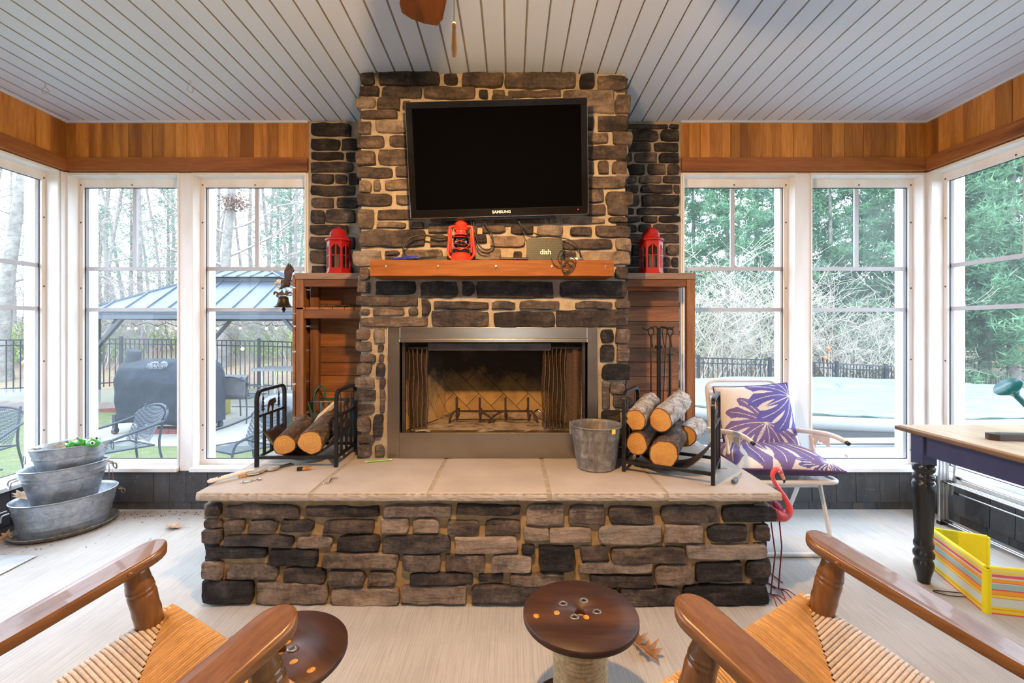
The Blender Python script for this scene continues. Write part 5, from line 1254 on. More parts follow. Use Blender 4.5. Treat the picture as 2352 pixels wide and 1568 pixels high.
def cushion(name, label, cpos, ex, ey, ez, W_, D_, T_, leaves, group):
    g = thing(name, label, 'cushion', cpos, 0, group)
    M = frame(cpos, ex, ey, ez); n = 130
    def th_(u, v):
        a, b = abs(2 * u - 1), abs(2 * v - 1); return T_ * (max(0, 1 - a ** 3.2) * max(0, 1 - b ** 3.2)) ** .55
    def pos(u, v, s):
        a, b = 2 * u - 1, 2 * v - 1
        x = W_ / 2 * a * (1 - .07 * (1 - abs(b) ** 3) * 0 - .05 * (1 - b * b) * abs(a) ** 4); y = D_ / 2 * b * (1 - .05 * (1 - a * a) * abs(b) ** 4)
        z = s * (th_(u, v) + .004) + .006 * nz((u * 4, v * 4, s * 3 + W_))
        return (x, y, z)
    mb = MB(); vs = [pos(i / n, j / n, 1) for j in range(n + 1) for i in range(n + 1)]
    for j in range(n):
        for i in range(n):
            mb.f.append([j * (n + 1) + i, j * (n + 1) + i + 1, (j + 1) * (n + 1) + i + 1, (j + 1) * (n + 1) + i]); mb.mi.append(leafcol((i + .5) / n, (j + .5) / n, leaves)); mb.sm.append(True); mb.tone.append(.5)
    mb.v = [M @ V(p) for p in vs]
    mb.build('printed_cover', CU, g, True)
    mb = MB(); mb.M = M; mb.grid(lambda u, v: pos(1 - u, v, -1), 30, 30); mb.build('plain_back', CU[4], g, True)
    ed = [pos(t, 0, 1) for t in [i / 20 for i in range(20)]] + [pos(1, t, 1) for t in [i / 20 for i in range(20)]] + [pos(1 - t, 1, 1) for t in [i / 20 for i in range(20)]] + [pos(0, 1 - t, 1) for t in [i / 20 for i in range(20)]]
    mb = MB(); mb.M = M; mb.tube([(p[0], p[1], 0) for p in ed], .0055, 6, True); mb.build('piping', CU[4], g, True)
ra = R(-4)
cushion('seat_cushion', 'purple and cream leaf print cushion lying flat on the lawn chair seat', V((1.505, 2.645, .492)), (math.cos(R(-6)), math.sin(R(-6)), 0), (-math.sin(R(-6)), math.cos(R(-6)), .02), (0, -.02, 1), .55, .47, .058,
        [(.42, .94, R(-92), .98, 3.0, 2, .2), (.9, .12, R(70), .4, 3, 1, .1)], 'leaf print cushions on the lawn chair')
up = V((-.05, .30, 1)).normalized(); exx = V((1, -.04, .07)).normalized(); exx = (exx - up * exx.dot(up)).normalized(); nn = exx.cross(up)
cushion('back_cushion', 'purple and cream leaf print cushion leaning upright against the lawn chair back', V((1.525, 2.835, .678)), exx, up, nn, .46, .42, .055,
        [(.98, .80, R(200), .62, 2.1, 1, .35), (.56, .42, R(238), .58, 2.0, 2, .1), (.05, .02, R(60), .35, 3, 1, 0)], 'leaf print cushions on the lawn chair')

# ------------------------------------------------------------------ blue table
tb = thing('farm_table', 'dark blue farmhouse table with turned black legs and a worn wooden top', 'table', (2.4, 1.7, 0))
X0, X1, YN, YFa = 1.968, 2.78, .95, 2.315
mb = MB()
for i in range(5):
    a = X0 + (X1 - X0) * i / 5; b = X0 + (X1 - X0) * (i + 1) / 5; mb.box(a + .0008, b - .0008, YN, YFa, .728, .752)
mb.build('tabletop', MT['tabletop'], tb, True)
for (a, b, c, d) in ((X0 - .012, X0, YN - .012, YFa + .012), (X1, X1 + .012, YN - .012, YFa + .012), (X0, X1, YFa, YFa + .012), (X0, X1, YN - .012, YN)):
    mb = MB(); mb.box(a, b, c, d, .726, .748); mb.build('edge_moulding', MT['tableedge'], tb, True, bevel=.006)
lx0, lx1, ly0, ly1 = 2.02, X1 - .06, YN + .08, 2.23
for (x, y) in ((lx0, ly1), (lx1, ly1), (lx0, ly0), (lx1, ly0)):
    mb = MB(); mb.box(x - .035, x + .035, y - .035, y + .035, .576, .727); bl = mb.build('leg_block', MT['navy'], tb, True, bevel=.004)
    z_ = lambda py: 1.25 - (py - 750) / F * 2.23
    prof = [(0, z_(1343)), (.024, z_(1343)), (.026, z_(1330)), (.030, z_(1318)), (.040, z_(1300)), (.041, z_(1292)), (.036, z_(1285)), (.032, z_(1281)), (.042, z_(1276)), (.043, z_(1268)), (.036, z_(1262)), (.033, z_(1258)), (.040, z_(1254)), (.0405, z_(1246)), (.036, z_(1240)), (.0355, z_(1235)), (.0375, z_(1210)), (.045, z_(1125)), (.046, z_(1110)), (.042, z_(1103)), (.036, z_(1101)), (.044, z_(1096)), (.044, z_(1090)), (.033, z_(1085)), (.044, z_(1079)), (.046, z_(1072)), (.042, z_(1064)), (.030, z_(1060)), (.03, .58)]
    mb = MB(); mb.lathe(prof, 28, Matrix.Translation((x, y, 0))); mb.build('leg', MT['blackpaint'], tb, True)
for (a, b, c, d) in ((lx0 - .028, lx0 - .008, ly0 + .035, ly1 - .045), (lx1 + .008, lx1 + .028, ly0 + .035, ly1 - .045), (lx0 + .035, lx1 - .035, ly1 + .008, ly1 + .028), (lx0 + .035, lx1 - .035, ly0 - .028, ly0 - .008)):
    mb = MB(); mb.box(a, b, c, d, .628, .727); mb.build('apron', MT['navy'], tb, True, bevel=.002)
ZB = .753
def BP(px, py): p = PZ(px, py, ZB); return p
g = thing('wood_block', 'dark brown tapered wooden block lying on the blue table', 'block', BP(2310, 1010))
c = BP(2310, 1010); mb = MB()
poly = [(-.062, .030), (-.066, .008), (-.048, -.018), (.11, -.03), (.12, .02), (.0, .032)]
mb.prism(poly, .026, Matrix(((1, 0, 0, c.x), (0, 0, 1, c.y), (0, -1, 0, c.z + .027), (0, 0, 0, 1)))); mb.build('block_body', MT['bulletwood'], g, True, bevel=.003)
mb = MB(); mb.box(-.035, .09, -.012, .012, .0262, .0285, Matrix.Translation(c)); mb.build('face_plate', pm('dark_plate', (.10, .07, .06), .25, var=.4, vs=40), g, True)
WY = 2.08
wc = thing('watering_can', 'teal plastic watering can on the blue table, its round rose facing the room', 'watering can', (2.62, WY, ZB))
a = P(2318, 891, WY); dv = (P(2352, 916, WY) - P(2332, 896, WY)).normalized(); s2 = V((0, 1, 0)); u2 = dv.cross(s2)
mb = MB(); mb.lathe([(0, .004), (.052, .0), (.054, .004), (.046, .012), (.024, .036), (.017, .05), (.0, .05)], 28, frame(a - dv * .012, s2, u2, dv)); mb.build('rose', MT['tealplastic'], wc, True)
mb = MB(); mb.tube([a + dv * .02, a + dv * .12, a + dv * .26], [.013, .013, .02], 14); mb.build('spout', MT['tealplastic'], wc, True)
mb = MB(); mb.lathe([(0, .001), (.10, .001), (.104, .01), (.104, .15), (.09, .185), (.05, .20), (.045, .20), (.085, .18), (.098, .15), (.098, .012), (0, .01)], 36, Matrix.Translation((2.615, WY, ZB)) @ Matrix.Diagonal((1, .8, 1, 1))); mb.build('tank', MT['tealplastic'], wc, True)
mb = MB(); mb.tube(bez([(2.57, WY, .95), (2.58, WY, 1.02), (2.66, WY, 1.03), (2.735, WY, .97), (2.722, WY, .86), (2.715, WY, .82)], 6), .011, 10); mb.build('handle', MT['tealplastic'], wc, True)

# ------------------------------------------------------------------ folded airer against the side wall
ar = thing('drying_rack', 'folded aluminium drying rack leaning along the side wall under the window', 'drying rack', (2.75, 2.5, 0))
for (x, tx) in ((2.715, 0), (2.738, 0), (2.760, 0)):
    for y in (2.885, 1.7):
        mb = MB(); mb.bar((x, y, .015), (x + tx, y, .585), .017, .017, (0, 1, 0)); fr_ = mb.build('frame_tube', MT['silver'], ar, True, bevel=.004)
        mb = MB(); mb.box(x - .011, x + .011, y - .012, y + .012, .0, .02); mb.build('foot_cap', MT['black'], fr_, True)
    for z in (.272,):
        mb = MB(); mb.tube([(x + .012, 2.87, z), (x + .012, 1.71, z)], .0048, 8); rd = mb.build('rod', MT['silver'], ar, True)
        mb = MB(); mb.tube([(x + .012, 2.89, z + .002), (x + .012, 2.845, z)], .0085, 8); mb.build('rod_socket', MT['black'], rd, True)
for (x, z, ya) in ((2.80, .30, 2.86), (2.79, .206, 2.86), (2.722, .022, 2.86), (2.745, .022, 2.86)):
    mb = MB(); mb.tube([(x, ya, z), (x, 1.71, z)], .0052, 8); rd = mb.build('rod', MT['silver'], ar, True)
    mb = MB(); mb.tube([(x, ya + .02, z), (x, ya - .025, z)], .0095, 8); mb.build('rod_socket', MT['black'], rd, True)
for y in (2.87, 1.72):
    mb = MB(); mb.bar((2.785, y, .19), (2.79, y - .03, .57), .014, .014, (0, 1, 0)); mb.build('folded_leg', MT['silver'], ar, True)

# ------------------------------------------------------------------ folded striped beach mat
t = NT('striped_fabric'); tc = t.node('ShaderNodeTexCoord'); sx = t.node('ShaderNodeSeparateXYZ'); t.l(tc.outputs['Object'], sx.inputs[0])
zz = t.math('MULTIPLY', t.math('SUBTRACT', sx.outputs[2], .0), 1 / .195)
Y_, PK, OR, GR, LG = (.80, .66, .02), (.72, .10, .14), (.85, .36, .02), (.32, .50, .42), (.60, .66, .58)
st_ = [(0, PK), (.035, Y_), (.10, OR), (.13, Y_), (.17, LG), (.36, PK), (.375, Y_), (.43, PK), (.445, OR), (.53, PK), (.56, GR), (.68, LG), (.70, PK), (.715, OR), (.79, LG), (.825, PK), (.885, (.75, .45, .4)), (.91, Y_), (.95, (.72, .66, .3))]
MT['stripe'] = t.set(t.ramp(zz, st_, 'CONSTANT'), .75)
MT['yellowfab'] = pm('yellow_fabric', (.82, .72, .005), .7, var=.06)
A, B_, C_, D_ = V((2.185, 2.36, 0)), V((2.076, 1.992, 0)), V((2.50, 1.90, 0)), V((2.385, 2.284, 0))
bm_ = thing('beach_mat', 'zigzag folded beach mat with yellow, pink and green stripes standing on the floor', 'mat', (2.2, 2.1, 0))
def panel(a, b, name, mats, flip=False):
    d = (b - a).normalized(); nrm = V((d.y, -d.x, 0)); h = .195; w = .011; mb = MB()
    # a -> b seen from the front: outer face on -nrm side
    vs = [a, b, b + V((0, 0, h)), a + V((0, 0, h))]; o = nrm * w
    mb.add([p + o for p in vs] + [p - o for p in vs], [(0, 1, 2, 3)], None, False, 0); mb.add([p + o for p in vs] + [p - o for p in vs], [(5, 4, 7, 6)], None, False, 1)
    mb.add([p + o for p in vs] + [p - o for p in vs], [(3, 2, 6, 7), (0, 4, 5, 1), (1, 5, 6, 2), (4, 0, 3, 7)], None, False, 0)
    pn = mb.build(name, mats, bm_, True)
    mb = MB(); 
    for p in (a, b): mb.tube([p + V((0, 0, .0)), p + V((0, 0, h))], w * 1.15, 8)
    mb.tube([a + V((0, 0, h)), b + V((0, 0, h))], w * .9, 8); mb.build('piping', MT['yellowfab'], pn, True)
panel(B_, A, 'striped_panel', [MT['stripe'], MT['stripe']])
panel(B_ + V((.012, 0, 0)), C_, 'striped_panel', [MT['stripe'], MT['stripe']])
panel(A + V((.012, .01, 0)), D_, 'plain_panel', [MT['yellowfab'], MT['yellowfab']])
mb = MB(); q = V((2.06, 2.08, .004)); mb.tube(bez([B_.lerp(A, .28) + V((-.01, 0, .006)), q + V((-.03, .03, 0)), q + V((-.07, .06, 0)), q + V((-.06, .07, 0)), q + V((-.0, .06, 0)), B_.lerp(A, .36) + V((-.008, 0, .006))], 5), .002, 6); mb.build('cord_loop', MT['rubber'], bm_, True)

# ------------------------------------------------------------------ stacked oval tubs in the corner
tcx, tcy, tph = -2.752, 2.812, .97
def oval_tub(label, cx, cy, z0, z1, a, b, ta, ribs, group, hw_=None, vert=False):
    g = thing('galvanised_tub', label, 'tub', (cx, cy, z0), tph, group)
    h = z1 - z0; pr = []
    N = 26
    for i in range(N + 1):
        t = i / N; r = ta + (1 - ta) * t
        for rb in ribs: r += .022 * math.exp(-((t - rb) / .018) ** 2)
        pr.append((r, h * t))
    pr = [(0, .002), (ta * .97, .002)] + pr + [(1.02, h + .002), (1.028, h + .006), (1.012, h + .009), (.99, h + .004), (.975, h - .01), (ta * .97, .02), (0, .016)]
    mb = MB(); mb.lathe(pr, 72, None, sx=a, sy=b); bd = mb.build('tub_wall', MT['galv'], g)
    for s in (-1, 1):
        mb = MB(); xx = s * a * (ta + (1 - ta) * .86) + s * .006
        if vert: mb.tube([(xx + s * .012 + 0, .026 * math.cos(q), h * .68 + .026 * math.sin(q)) for q in [2 * PI * k / 20 for k in range(20)]], .0028, 7, True)
        else: mb.tube(bez([(xx, -.03, h * .84), (xx + s * .03, -.034, h * .80), (xx + s * .034, -.03, h * .64), (xx + s * .034, .03, h * .64), (xx + s * .03, .034, h * .80), (xx, .03, h * .84)], 5), .0045, 8)
        mb.build('handle', MT['galv'] if s < 0 else MT['galvold'], g)
    mb = MB()
    rs = .93; zs_ = h * .82
    mb.grid(lambda u, v: (a * rs * v * math.cos(2 * PI * u), b * rs * v * math.sin(2 * PI * u), zs_ - .03 + .012 * nz((u * 9, v * 6, cx)) + .006 * nz((u * 30, v * 22, 1))), 48, 10, True); mb.build('potting_soil', MT['soil'], g)
    return g
gt = 'galvanised planter tubs stacked in the corner'
g = thing('drip_tray', 'shallow oval galvanised tray under the stacked planter tubs', 'tray', (tcx - .005, tcy + .004, .001), tph)
mb = MB(); mb.lathe([(0, .002), (.86, .002), (.93, .008), (1.0, .028), (1.012, .030), (1.0, .034), (.92, .013), (0, .008)], 64, None, sx=.252, sy=.205); mb.build('tray_dish', MT['galvold'], g)
oval_tub('largest oval galvanised tub at the bottom of the corner stack, standing in the tray', tcx, tcy, .012, .217, .243, .192, .82, (.28, .36, .60, .68), gt)
oval_tub('middle oval galvanised tub of the corner stack with squared wire handles', tcx - .004, tcy, .19, .396, .205, .138, .74, (.70, .80), gt)
oval_tub('smallest oval galvanised tub on top of the corner stack, with ring handles', tcx + .012, tcy + .018, .37, .517, .188, .122, .76, (.62,), gt, vert=True)
# green caterpillar ornament
def C5(a, b, Y): return P(a / 5.807, 990 + b / 5.807, Y)
ct = thing('caterpillar_ornament', 'glossy green caterpillar garden ornament resting on the rim of the top tub', 'ornament', C5(1050, 190, 2.80))
k5 = 2.8 / F / 5.807
mb = MB(); mb.sphere(C5(955, 180, 2.79), (k5 * 72, k5 * 60, k5 * 50), 18, 12, Matrix.Rotation(R(14), 4, 'Y')); mb.sphere(C5(1085, 145, 2.80), (k5 * 75, k5 * 62, k5 * 52), 18, 12, Matrix.Rotation(R(5), 4, 'Y')); mb.tube([C5(1000, 165, 2.79), C5(1040, 155, 2.795)], k5 * 40, 12); mb.build('body', MT['green'], ct, True)
mb = MB(); mb.sphere(C5(1240, 150, 2.80), (k5 * 86, k5 * 70, k5 * 62), 20, 14, Matrix.Rotation(R(8), 4, 'Y')); hd = mb.build('head', MT['green'], ct, True)
for (a, b, r) in ((1232, 157, 30), (1290, 92, 26)):
    mb = MB(); mb.sphere(C5(a, b, 2.80 - k5 * 56), (k5 * r, k5 * 14, k5 * r * .85), 12, 10); e_ = mb.build('eye', MT['eyewhite'], hd, True)
    mb = MB(); mb.sphere(C5(a - 3, b + 2, 2.80 - k5 * 68), (k5 * r * .6, k5 * 6, k5 * r * .6), 10, 8); mb.build('pupil', MT['black'], e_, True)
mb = MB(); mb.sphere(C5(1222, 102, 2.80 - k5 * 55), (k5 * 14, k5 * 10, k5 * 10), 10, 8); mb.build('nose', pm('orange_enamel', (.8, .16, .02), .3), hd, True)
for (a, b) in (((1300, 85), (1520, 18)), ((1310, 110), (1400, 208))):
    mb = MB(); mb.tube([C5(a[0], a[1], 2.79), C5(b[0], b[1], 2.76)], .0009, 5); an = mb.build('antenna', MT['green'], hd, True)
    mb = MB(); mb.sphere(C5(b[0], b[1], 2.76), k5 * 10, 10, 8); mb.build('antenna_tip', MT['red'], an, True)
for (a, b, c, d) in ((905, 150, 880, 118), (1055, 105, 1022, 78), (935, 205, 920, 212)):
    mb = MB(); mb.tube([C5(a, b, 2.78), C5(c, d, 2.77)], [k5 * 20, k5 * 17], 10); mb.build('leg', pm('leg_grey', (.35, .36, .33), .5), ct, True)

# ------------------------------------------------------------------ dry leaves
OAK = [(0, -.05), (.010, -.02), (.030, -.022), (.022, -.005), (.045, .012), (.022, .018), (.034, .045), (.012, .042), (.0, .072), (-.012, .042), (-.034, .045), (-.022, .018), (-.045, .012), (-.022, -.005), (-.030, -.022), (-.010, -.02)]
def leaf(label, p, rz, s, mat, tilt=0.0, curl=.012, roll=0.0):
    g = thing('oak_leaf', label, 'leaf', p, rz, 'dry oak leaves')
    mb = MB(); M = Matrix.Rotation(tilt, 4, 'X') @ Matrix.Rotation(roll, 4, 'Y')
    pts = [V((x * s, y * s, curl * s * ((x / .04) ** 2) + .010 * s * abs(y) / .07 + .002)) for x, y in OAK]; c = V((0, .01 * s, .002))
    mb.add([c] + pts, [(0, i + 1, (i + 1) % len(pts) + 1) for i in range(len(pts))], M); mb.build('leaf_blade', mat, g, solid=.0008)
    mb = MB(); mb.tube([M @ V((0, .06 * s, .012 * s + .002)), M @ V((0, 0, .004)), M @ V((0, -.06 * s, .01 * s)), M @ V((.012 * s, -.10 * s, .004))], .0012 * s, 5); mb.build('leaf_stalk', mat, g)
fz = lambda a, b: PZ(a, b, .004)
leaf('pale dry oak leaf lying alone on the concrete between the tubs and the hearth', fz(402, 1212), R(80), 1.0, MT['leafpale'], curl=.02)
leaf('brown curled oak leaf on the floor beside the central spool table, stalk toward the armchair', fz(1483, 1495), R(200), 1.15, MT['leaf'], curl=.03)
leaf('brown curled oak leaf half under the rim of the central spool table', fz(1465, 1470), R(160), .9, MT['leaf'], curl=.04)
leaf('dry oak leaf caught between the bottom tub and the side wall', C5(300, 880, 2.70) , R(70), 1.0, MT['leafpale'], R(20))
leaf('dry oak leaf lying in the drip tray against the bottom tub', V((tcx - .19, tcy - .16, .012)), R(20), .8, MT['leafpale'], R(60), .02)
leaf('pale dry oak leaf lying in the top tub', C5(540, 238, 2.72), R(100), .9, MT['leafpale'], R(-10))
leaf('brown dry oak leaf lying in the top tub behind the caterpillar', C5(800, 215, 2.80), R(40), .8, MT['leaf'], R(-10))
leaf('small curled dry leaf on the window sill behind the lawn chair', P(1943, 1049, 3.185), R(30), .35, MT['leafpale'], R(40), .03)
mb = MB(); r3 = random.Random(8)
for i in range(520):
    k = r3.random()
    if k < .5: p = V((r3.uniform(-2.95, -1.5), 3.08 - abs(r3.gauss(0, .07)), .0))
    elif k < .8: p = V((tcx + r3.gauss(0, .25), tcy - .1 + r3.gauss(0, .2), 0))
    else: p = V((-3.0 + abs(r3.gauss(0, .15)), r3.uniform(1.6, 2.9), 0))
    if p.x < -3.03 or p.y > 3.10: continue
    s = r3.uniform(.002, .009); a = r3.uniform(0, 6.3)
    mb.add([p + V((s * math.cos(a), s * math.sin(a), .001)), p + V((s * .5 * math.cos(a + 2), s * .5 * math.sin(a + 2), .004)), p + V((s * math.cos(a + 3.6), s * math.sin(a + 3.6), .001)), p + V((s * .4 * math.cos(a + 5), s * .4 * math.sin(a + 5), .001))], [(0, 1, 2, 3)])
o = mb.build('floor_debris', MT['soil']); tag(o, 'dark crumbs of soil and leaf bits along the wall and around the tubs', 'debris', kind='stuff')
mb = MB(); r3 = random.Random(18)
base = C5(1390, 360, 2.95)
for i in range(5):
    p = base + V((r3.uniform(-.01, .03), 0, 0)); mb.tube(bez([p, p + V((.012, -.01, .012)), p + V((.025 + i * .006, -.015, -.03)), p + V((.02 + i * .012, -.02, -.09 - .012 * i))], 4), .0012, 4)
o = mb.build('dead_stems', pm('dead_stem', (.32, .2, .1), .9)); tag(o, 'thin dead stems trailing over the rim of the middle tub', 'stems', kind='stuff')
a, b, c, d = fz(-60, 1276), fz(86, 1276), fz(0, 1320), fz(-160, 1350)
g = thing('metal_sheet', 'flat pale metal sheet lying on the concrete in front of the tubs', 'sheet', a)
mb = MB(); mb.add([p + V((0, 0, .002)) for p in (a, b, c, d)], [(0, 1, 2, 3)]); mb.build('sheet_plate', pm('pale_sheet', (.6, .62, .64), .35, .3), g, True, solid=.002)

# ------------------------------------------------------------------ ceiling fan
FXc, FYc = -.125, 1.03
cf = thing('ceiling_fan', 'ceiling fan with brown wooden blades, pull chain and a warm light', 'ceiling fan', (FXc, FYc, ceil_z(FYc)))
mb = MB(); mb.lathe([(.0, 2.69), (.07, 2.69), (.072, 2.66), (.03, 2.63), (.016, 2.62), (.016, 2.50), (.05, 2.49), (.115, 2.46), (.125, 2.42), (.12, 2.37), (.07, 2.35), (.06, 2.32), (.05, 2.305), (.0, 2.305)], 36, Matrix.Translation((FXc, FYc, 0))); mb.build('motor_housing', MT['bronze'], cf, True)
ba = math.atan2(1.70 - FYc, -.345 - FXc)
for i in range(5):
    a = ba + 2 * PI * i / 5; M = TR(FXc, FYc, 2.385, a)
    mb = MB(); mb.M = M @ Matrix.Rotation(R(9), 4, 'X'); o_ = [(.17, -.055), (.40, -.07), (.64, -.078), (.685, -.065), (.70, -.02), (.70, .03), (.685, .066), (.64, .078), (.40, .07), (.17, .055)]
    mb.prism([(x, z) for x, z in o_], .009, Matrix(((1, 0, 0, 0), (0, 0, 1, 0), (0, 1, 0, 0), (0, 0, 0, 1)))); bl = mb.build('blade', MT['fanwood'], cf, True, bevel=.002)
    mb = MB(); mb.M = M; mb.bar((.10, 0, -.004), (.24, 0, -.004), .05, .008); mb.build('blade_bracket', MT['bronze'], bl, True)
mb = MB(); mb.lathe([(.03, 2.306), (.05, 2.300), (.075, 2.28), (.085, 2.262), (.083, 2.262), (.072, 2.278), (.046, 2.296), (.03, 2.30)], 32, Matrix.Translation((FXc, FYc, 0))); mb.build('lamp_holder', MT['bronze'], cf, True)
t = NT('lamp_glow'); em = t.node('ShaderNodeEmission', inp={'Color': (1, .57, .225, 1), 'Strength': 2300.0}); t.l(em.outputs[0], t.out.inputs[0]); MT['lampglow'] = t.m
mb = MB(); mb.sphere((FXc, FYc, 2.245), (.040, .040, .042), 20, 14); mb.build('bulb', MT['lampglow'], cf, True)
cxp, cyp = (1043 - CX) / F * .985, .985
mb = MB(); mb.tube([(cxp, cyp, 2.285), (cxp, cyp, 1.905)], .0011, 5)
for i in range(90): mb.sphere((cxp, cyp, 2.283 - i * .0042), .0018, 6, 4)
pc = mb.build('pull_chain', pm('brass_chain', (.55, .45, .25), .35, .8), cf, True)
mb = MB(); mb.lathe([(0, 1.833), (.004, 1.834), (.0062, 1.842), (.007, 1.852), (.0058, 1.872), (.0042, 1.892), (.005, 1.896), (.0042, 1.90), (.005, 1.904), (.003, 1.908), (0, 1.909)], 16, Matrix.Translation((cxp, cyp, 0))); mb.build('wooden_fob', pm('fob_wood', (.55, .30, .10), .4), pc, True)
# ------------------------------------------------------------------ outdoors
def smooth(t): t = max(0., min(1., t)); return t * t * (3 - 2 * t)
def gz(x, y):
    z = -.42 - .045 * max(0, min(x + 6, 22)) * smooth((y - 6.2) / 5)
    if y > 13.2: z += .13 * (y - 13.2)
    return z
t = NT('lawn_ground'); cb = t.coord(); sx = t.node('ShaderNodeSeparateXYZ'); t.l(cb, sx.inputs[0]); n = t.noise(cb, .9, 5, .6); n2 = t.noise(cb, 9, 5, .7); n3 = t.noise(cb, 38, 4, .7); n4 = t.noise(cb, 3.2, 5, .7)
gr_ = t.ramp(t.math('ADD', t.math('MULTIPLY', n3, .6), t.math('MULTIPLY', n2, .4)), [(.3, (.035, .052, .012)), (.55, (.085, .112, .032)), (.75, (.15, .165, .07))]); gr_ = t.mix(t.ramp(n2, [(.58, 0.0), (.68, .8)]), gr_, (.19, .12, .08))
lf = t.ramp(n3, [(.3, (.07, .042, .03)), (.5, (.19, .12, .085)), (.72, (.30, .215, .165))]); lf = t.mix(t.ramp(n4, [(.52, 0.0), (.62, .85)]), lf, (.15, .23, .06))
k = t.math('ADD', sx.outputs[1], t.math('MULTIPLY', t.math('SUBTRACT', n, .5), 5.0))
c = t.mix(t.ramp(t.math('MULTIPLY', t.math('SUBTRACT', k, 9.0), .22), [(.1, 0.0), (.9, 1.0)]), gr_, lf); t.bump(n3, .8, .03)
MT['lawn'] = t.set(c, .95)
mb = MB(); nx_, ny_ = 90, 70
def gpt(i, j):
    x = -34 + 70 * i / nx_; y = 3.32 + (46 * (j / ny_) ** 1.6)
    return (x, y, gz(x, y) + (.03 * nz((x * .7, y * .7, 0)) if y > 6 else 0))
vs = [gpt(i, j) for j in range(ny_ + 1) for i in range(nx_ + 1)]
mb.add(vs, [(j * (nx_ + 1) + i, j * (nx_ + 1) + i + 1, (j + 1) * (nx_ + 1) + i + 1, (j + 1) * (nx_ + 1) + i) for j in range(ny_) for i in range(nx_)], None, True)
for (xa, xb) in ((-34, XL - .2), (XR + .2, 36)):
    mb.add([(xa, -12, -.42), (xb, -12, -.42), (xb, 3.32, -.42), (xa, 3.32, -.42)], [(0, 1, 2, 3)])
mb.add([(XL - .2, -12, -.42), (XR + .2, -12, -.42), (XR + .2, YB - .2, -.42), (XL - .2, YB - .2, -.42)], [(0, 1, 2, 3)])
struct(mb.build('ground', MT['lawn']))
mb = MB(); mb.box(-6.7, -2.2, 6.3, 12.8, -.6, -.40); struct(mb.build('ground_patio', pm('patio_concrete', (.17, .17, .145), .8, var=.1, vs=3)))
PZ0 = -.40
# -- fence
MT['fence'] = pm('fence_black', (.018, .023, .032), .5, 0, .15, var=.1)
def ftop(x): 
    pts = [(-20, .98), (-10.3, .94), (-6, .88), (4.6, .49), (6.6, .41), (10, .2), (13.5, -.1), (18, -.5)]
    for (a, za), (b, zb) in zip(pts, pts[1:]):
        if x <= b: return za + (zb - za) * (x - a) / (b - a)
    return -.5
path = [V((-15.5, 7.6, 0)), V((-10.3, 12, 0)), V((4.64, 11.3, 0)), V((8.58, 12.0, 0)), V((15.5, 14.2, 0))]
posts = []
for a, b in zip(path, path[1:]):
    n = max(1, round((b - a).length / 1.86)); posts += [a.lerp(b, i / n) for i in range(n)]
posts.append(path[-1])
for i in range(len(posts) - 1):
    a, b = posts[i], posts[i + 1]; za, zb = ftop(a.x), ftop(b.x)
    if i == 0: lab_ = 'x'
    side = 'behind the grill and gazebo' if b.x < -3 else ('behind the chimney' if b.x < 4 else 'behind the covered pool')
    g = thing('fence_panel', 'black metal picket fence section %s at the edge of the woods' % side, 'fence', (a.x, a.y, za - 1.3), 0, 'fence sections ' + side)
    mb = MB(); mb.box(a.x - .032, a.x + .032, a.y - .032, a.y + .032, za - 1.45, za + .04); mb.box(a.x - .038, a.x + .038, a.y - .038, a.y + .038, za + .04, za + .055); mb.build('post', MT['fence'], g, True)
    for dz in (-.012, -.14, -1.15):
        mb = MB(); mb.bar((a.x, a.y, za + dz), (b.x, b.y, zb + dz), .028, .028); mb.build('rail', MT['fence'], g, True)
    mb = MB(); n = 15
    for k in range(1, n):
        p = a.lerp(b, k / n); zt_ = za + (zb - za) * k / n; mb.box(p.x - .009, p.x + .009, p.y - .009, p.y + .009, zt_ - 1.25, zt_ - .01)
    mb.build('picket_grille', MT['fence'], g, True)
# -- gazebo
gz0 = thing('gazebo', 'grey metal hardtop gazebo with a two tier roof standing on the patio', 'gazebo', (-6.2, 10.8, PZ0))
MT['roof'] = pm('gazebo_roof', (.060, .082, .108), .4, .3, var=.06); MT['gzmetal'] = pm('gazebo_frame', (.02, .026, .034), .45, .2, var=.1)
gx0_, gx1_, gy0_, gy1_, ze = -8.35, -3.95, 9.0, 12.6, 1.53
cx_, cy_ = (gx0_ + gx1_) / 2, (gy0_ + gy1_) / 2
def hip(x0, x1, y0, y1, z0, a0, a1, b0, b1, z1, name, par, rib=.42):
    lo = [V((x0, y0, z0)), V((x1, y0, z0)), V((x1, y1, z0)), V((x0, y1, z0))]; hi = [V((a0, b0, z1)), V((a1, b0, z1)), V((a1, b1, z1)), V((a0, b1, z1))]
    for i in range(4):
        j = (i + 1) % 4; mb = MB(); mb.add([lo[i], lo[j], hi[j], hi[i]], [(0, 1, 2, 3)])
        L = (lo[j] - lo[i]).length; d = (lo[j] - lo[i]).normalized(); up = (hi[i] - lo[i]); up = (up - d * up.dot(d)); nn = d.cross(up).normalized(); hl_ = (hi[i] - lo[i]).dot(d)
        n = int(L / rib)
        for k in range(1, n):
            s = L * k / n; f = min(1, s / max(hl_, 1e-3), (L - s) / max((L - (hi[j] - lo[i]).dot(d)), 1e-3)); p = lo[i] + d * s; mb.bar(p + nn * .012, p + up * f + nn * .012, .022, .03, nn)
        mb.bar(lo[i] + nn * .01, hi[i] + nn * .01, .05, .03); mb.build(name, MT['roof'], par, True)
hip(gx0_ - .12, gx1_ + .12, gy0_ - .12, gy1_ + .12, ze + .02, cx_ - .95, cx_ + .95, cy_ - .75, cy_ + .75, 2.26, 'roof_panel', gz0)
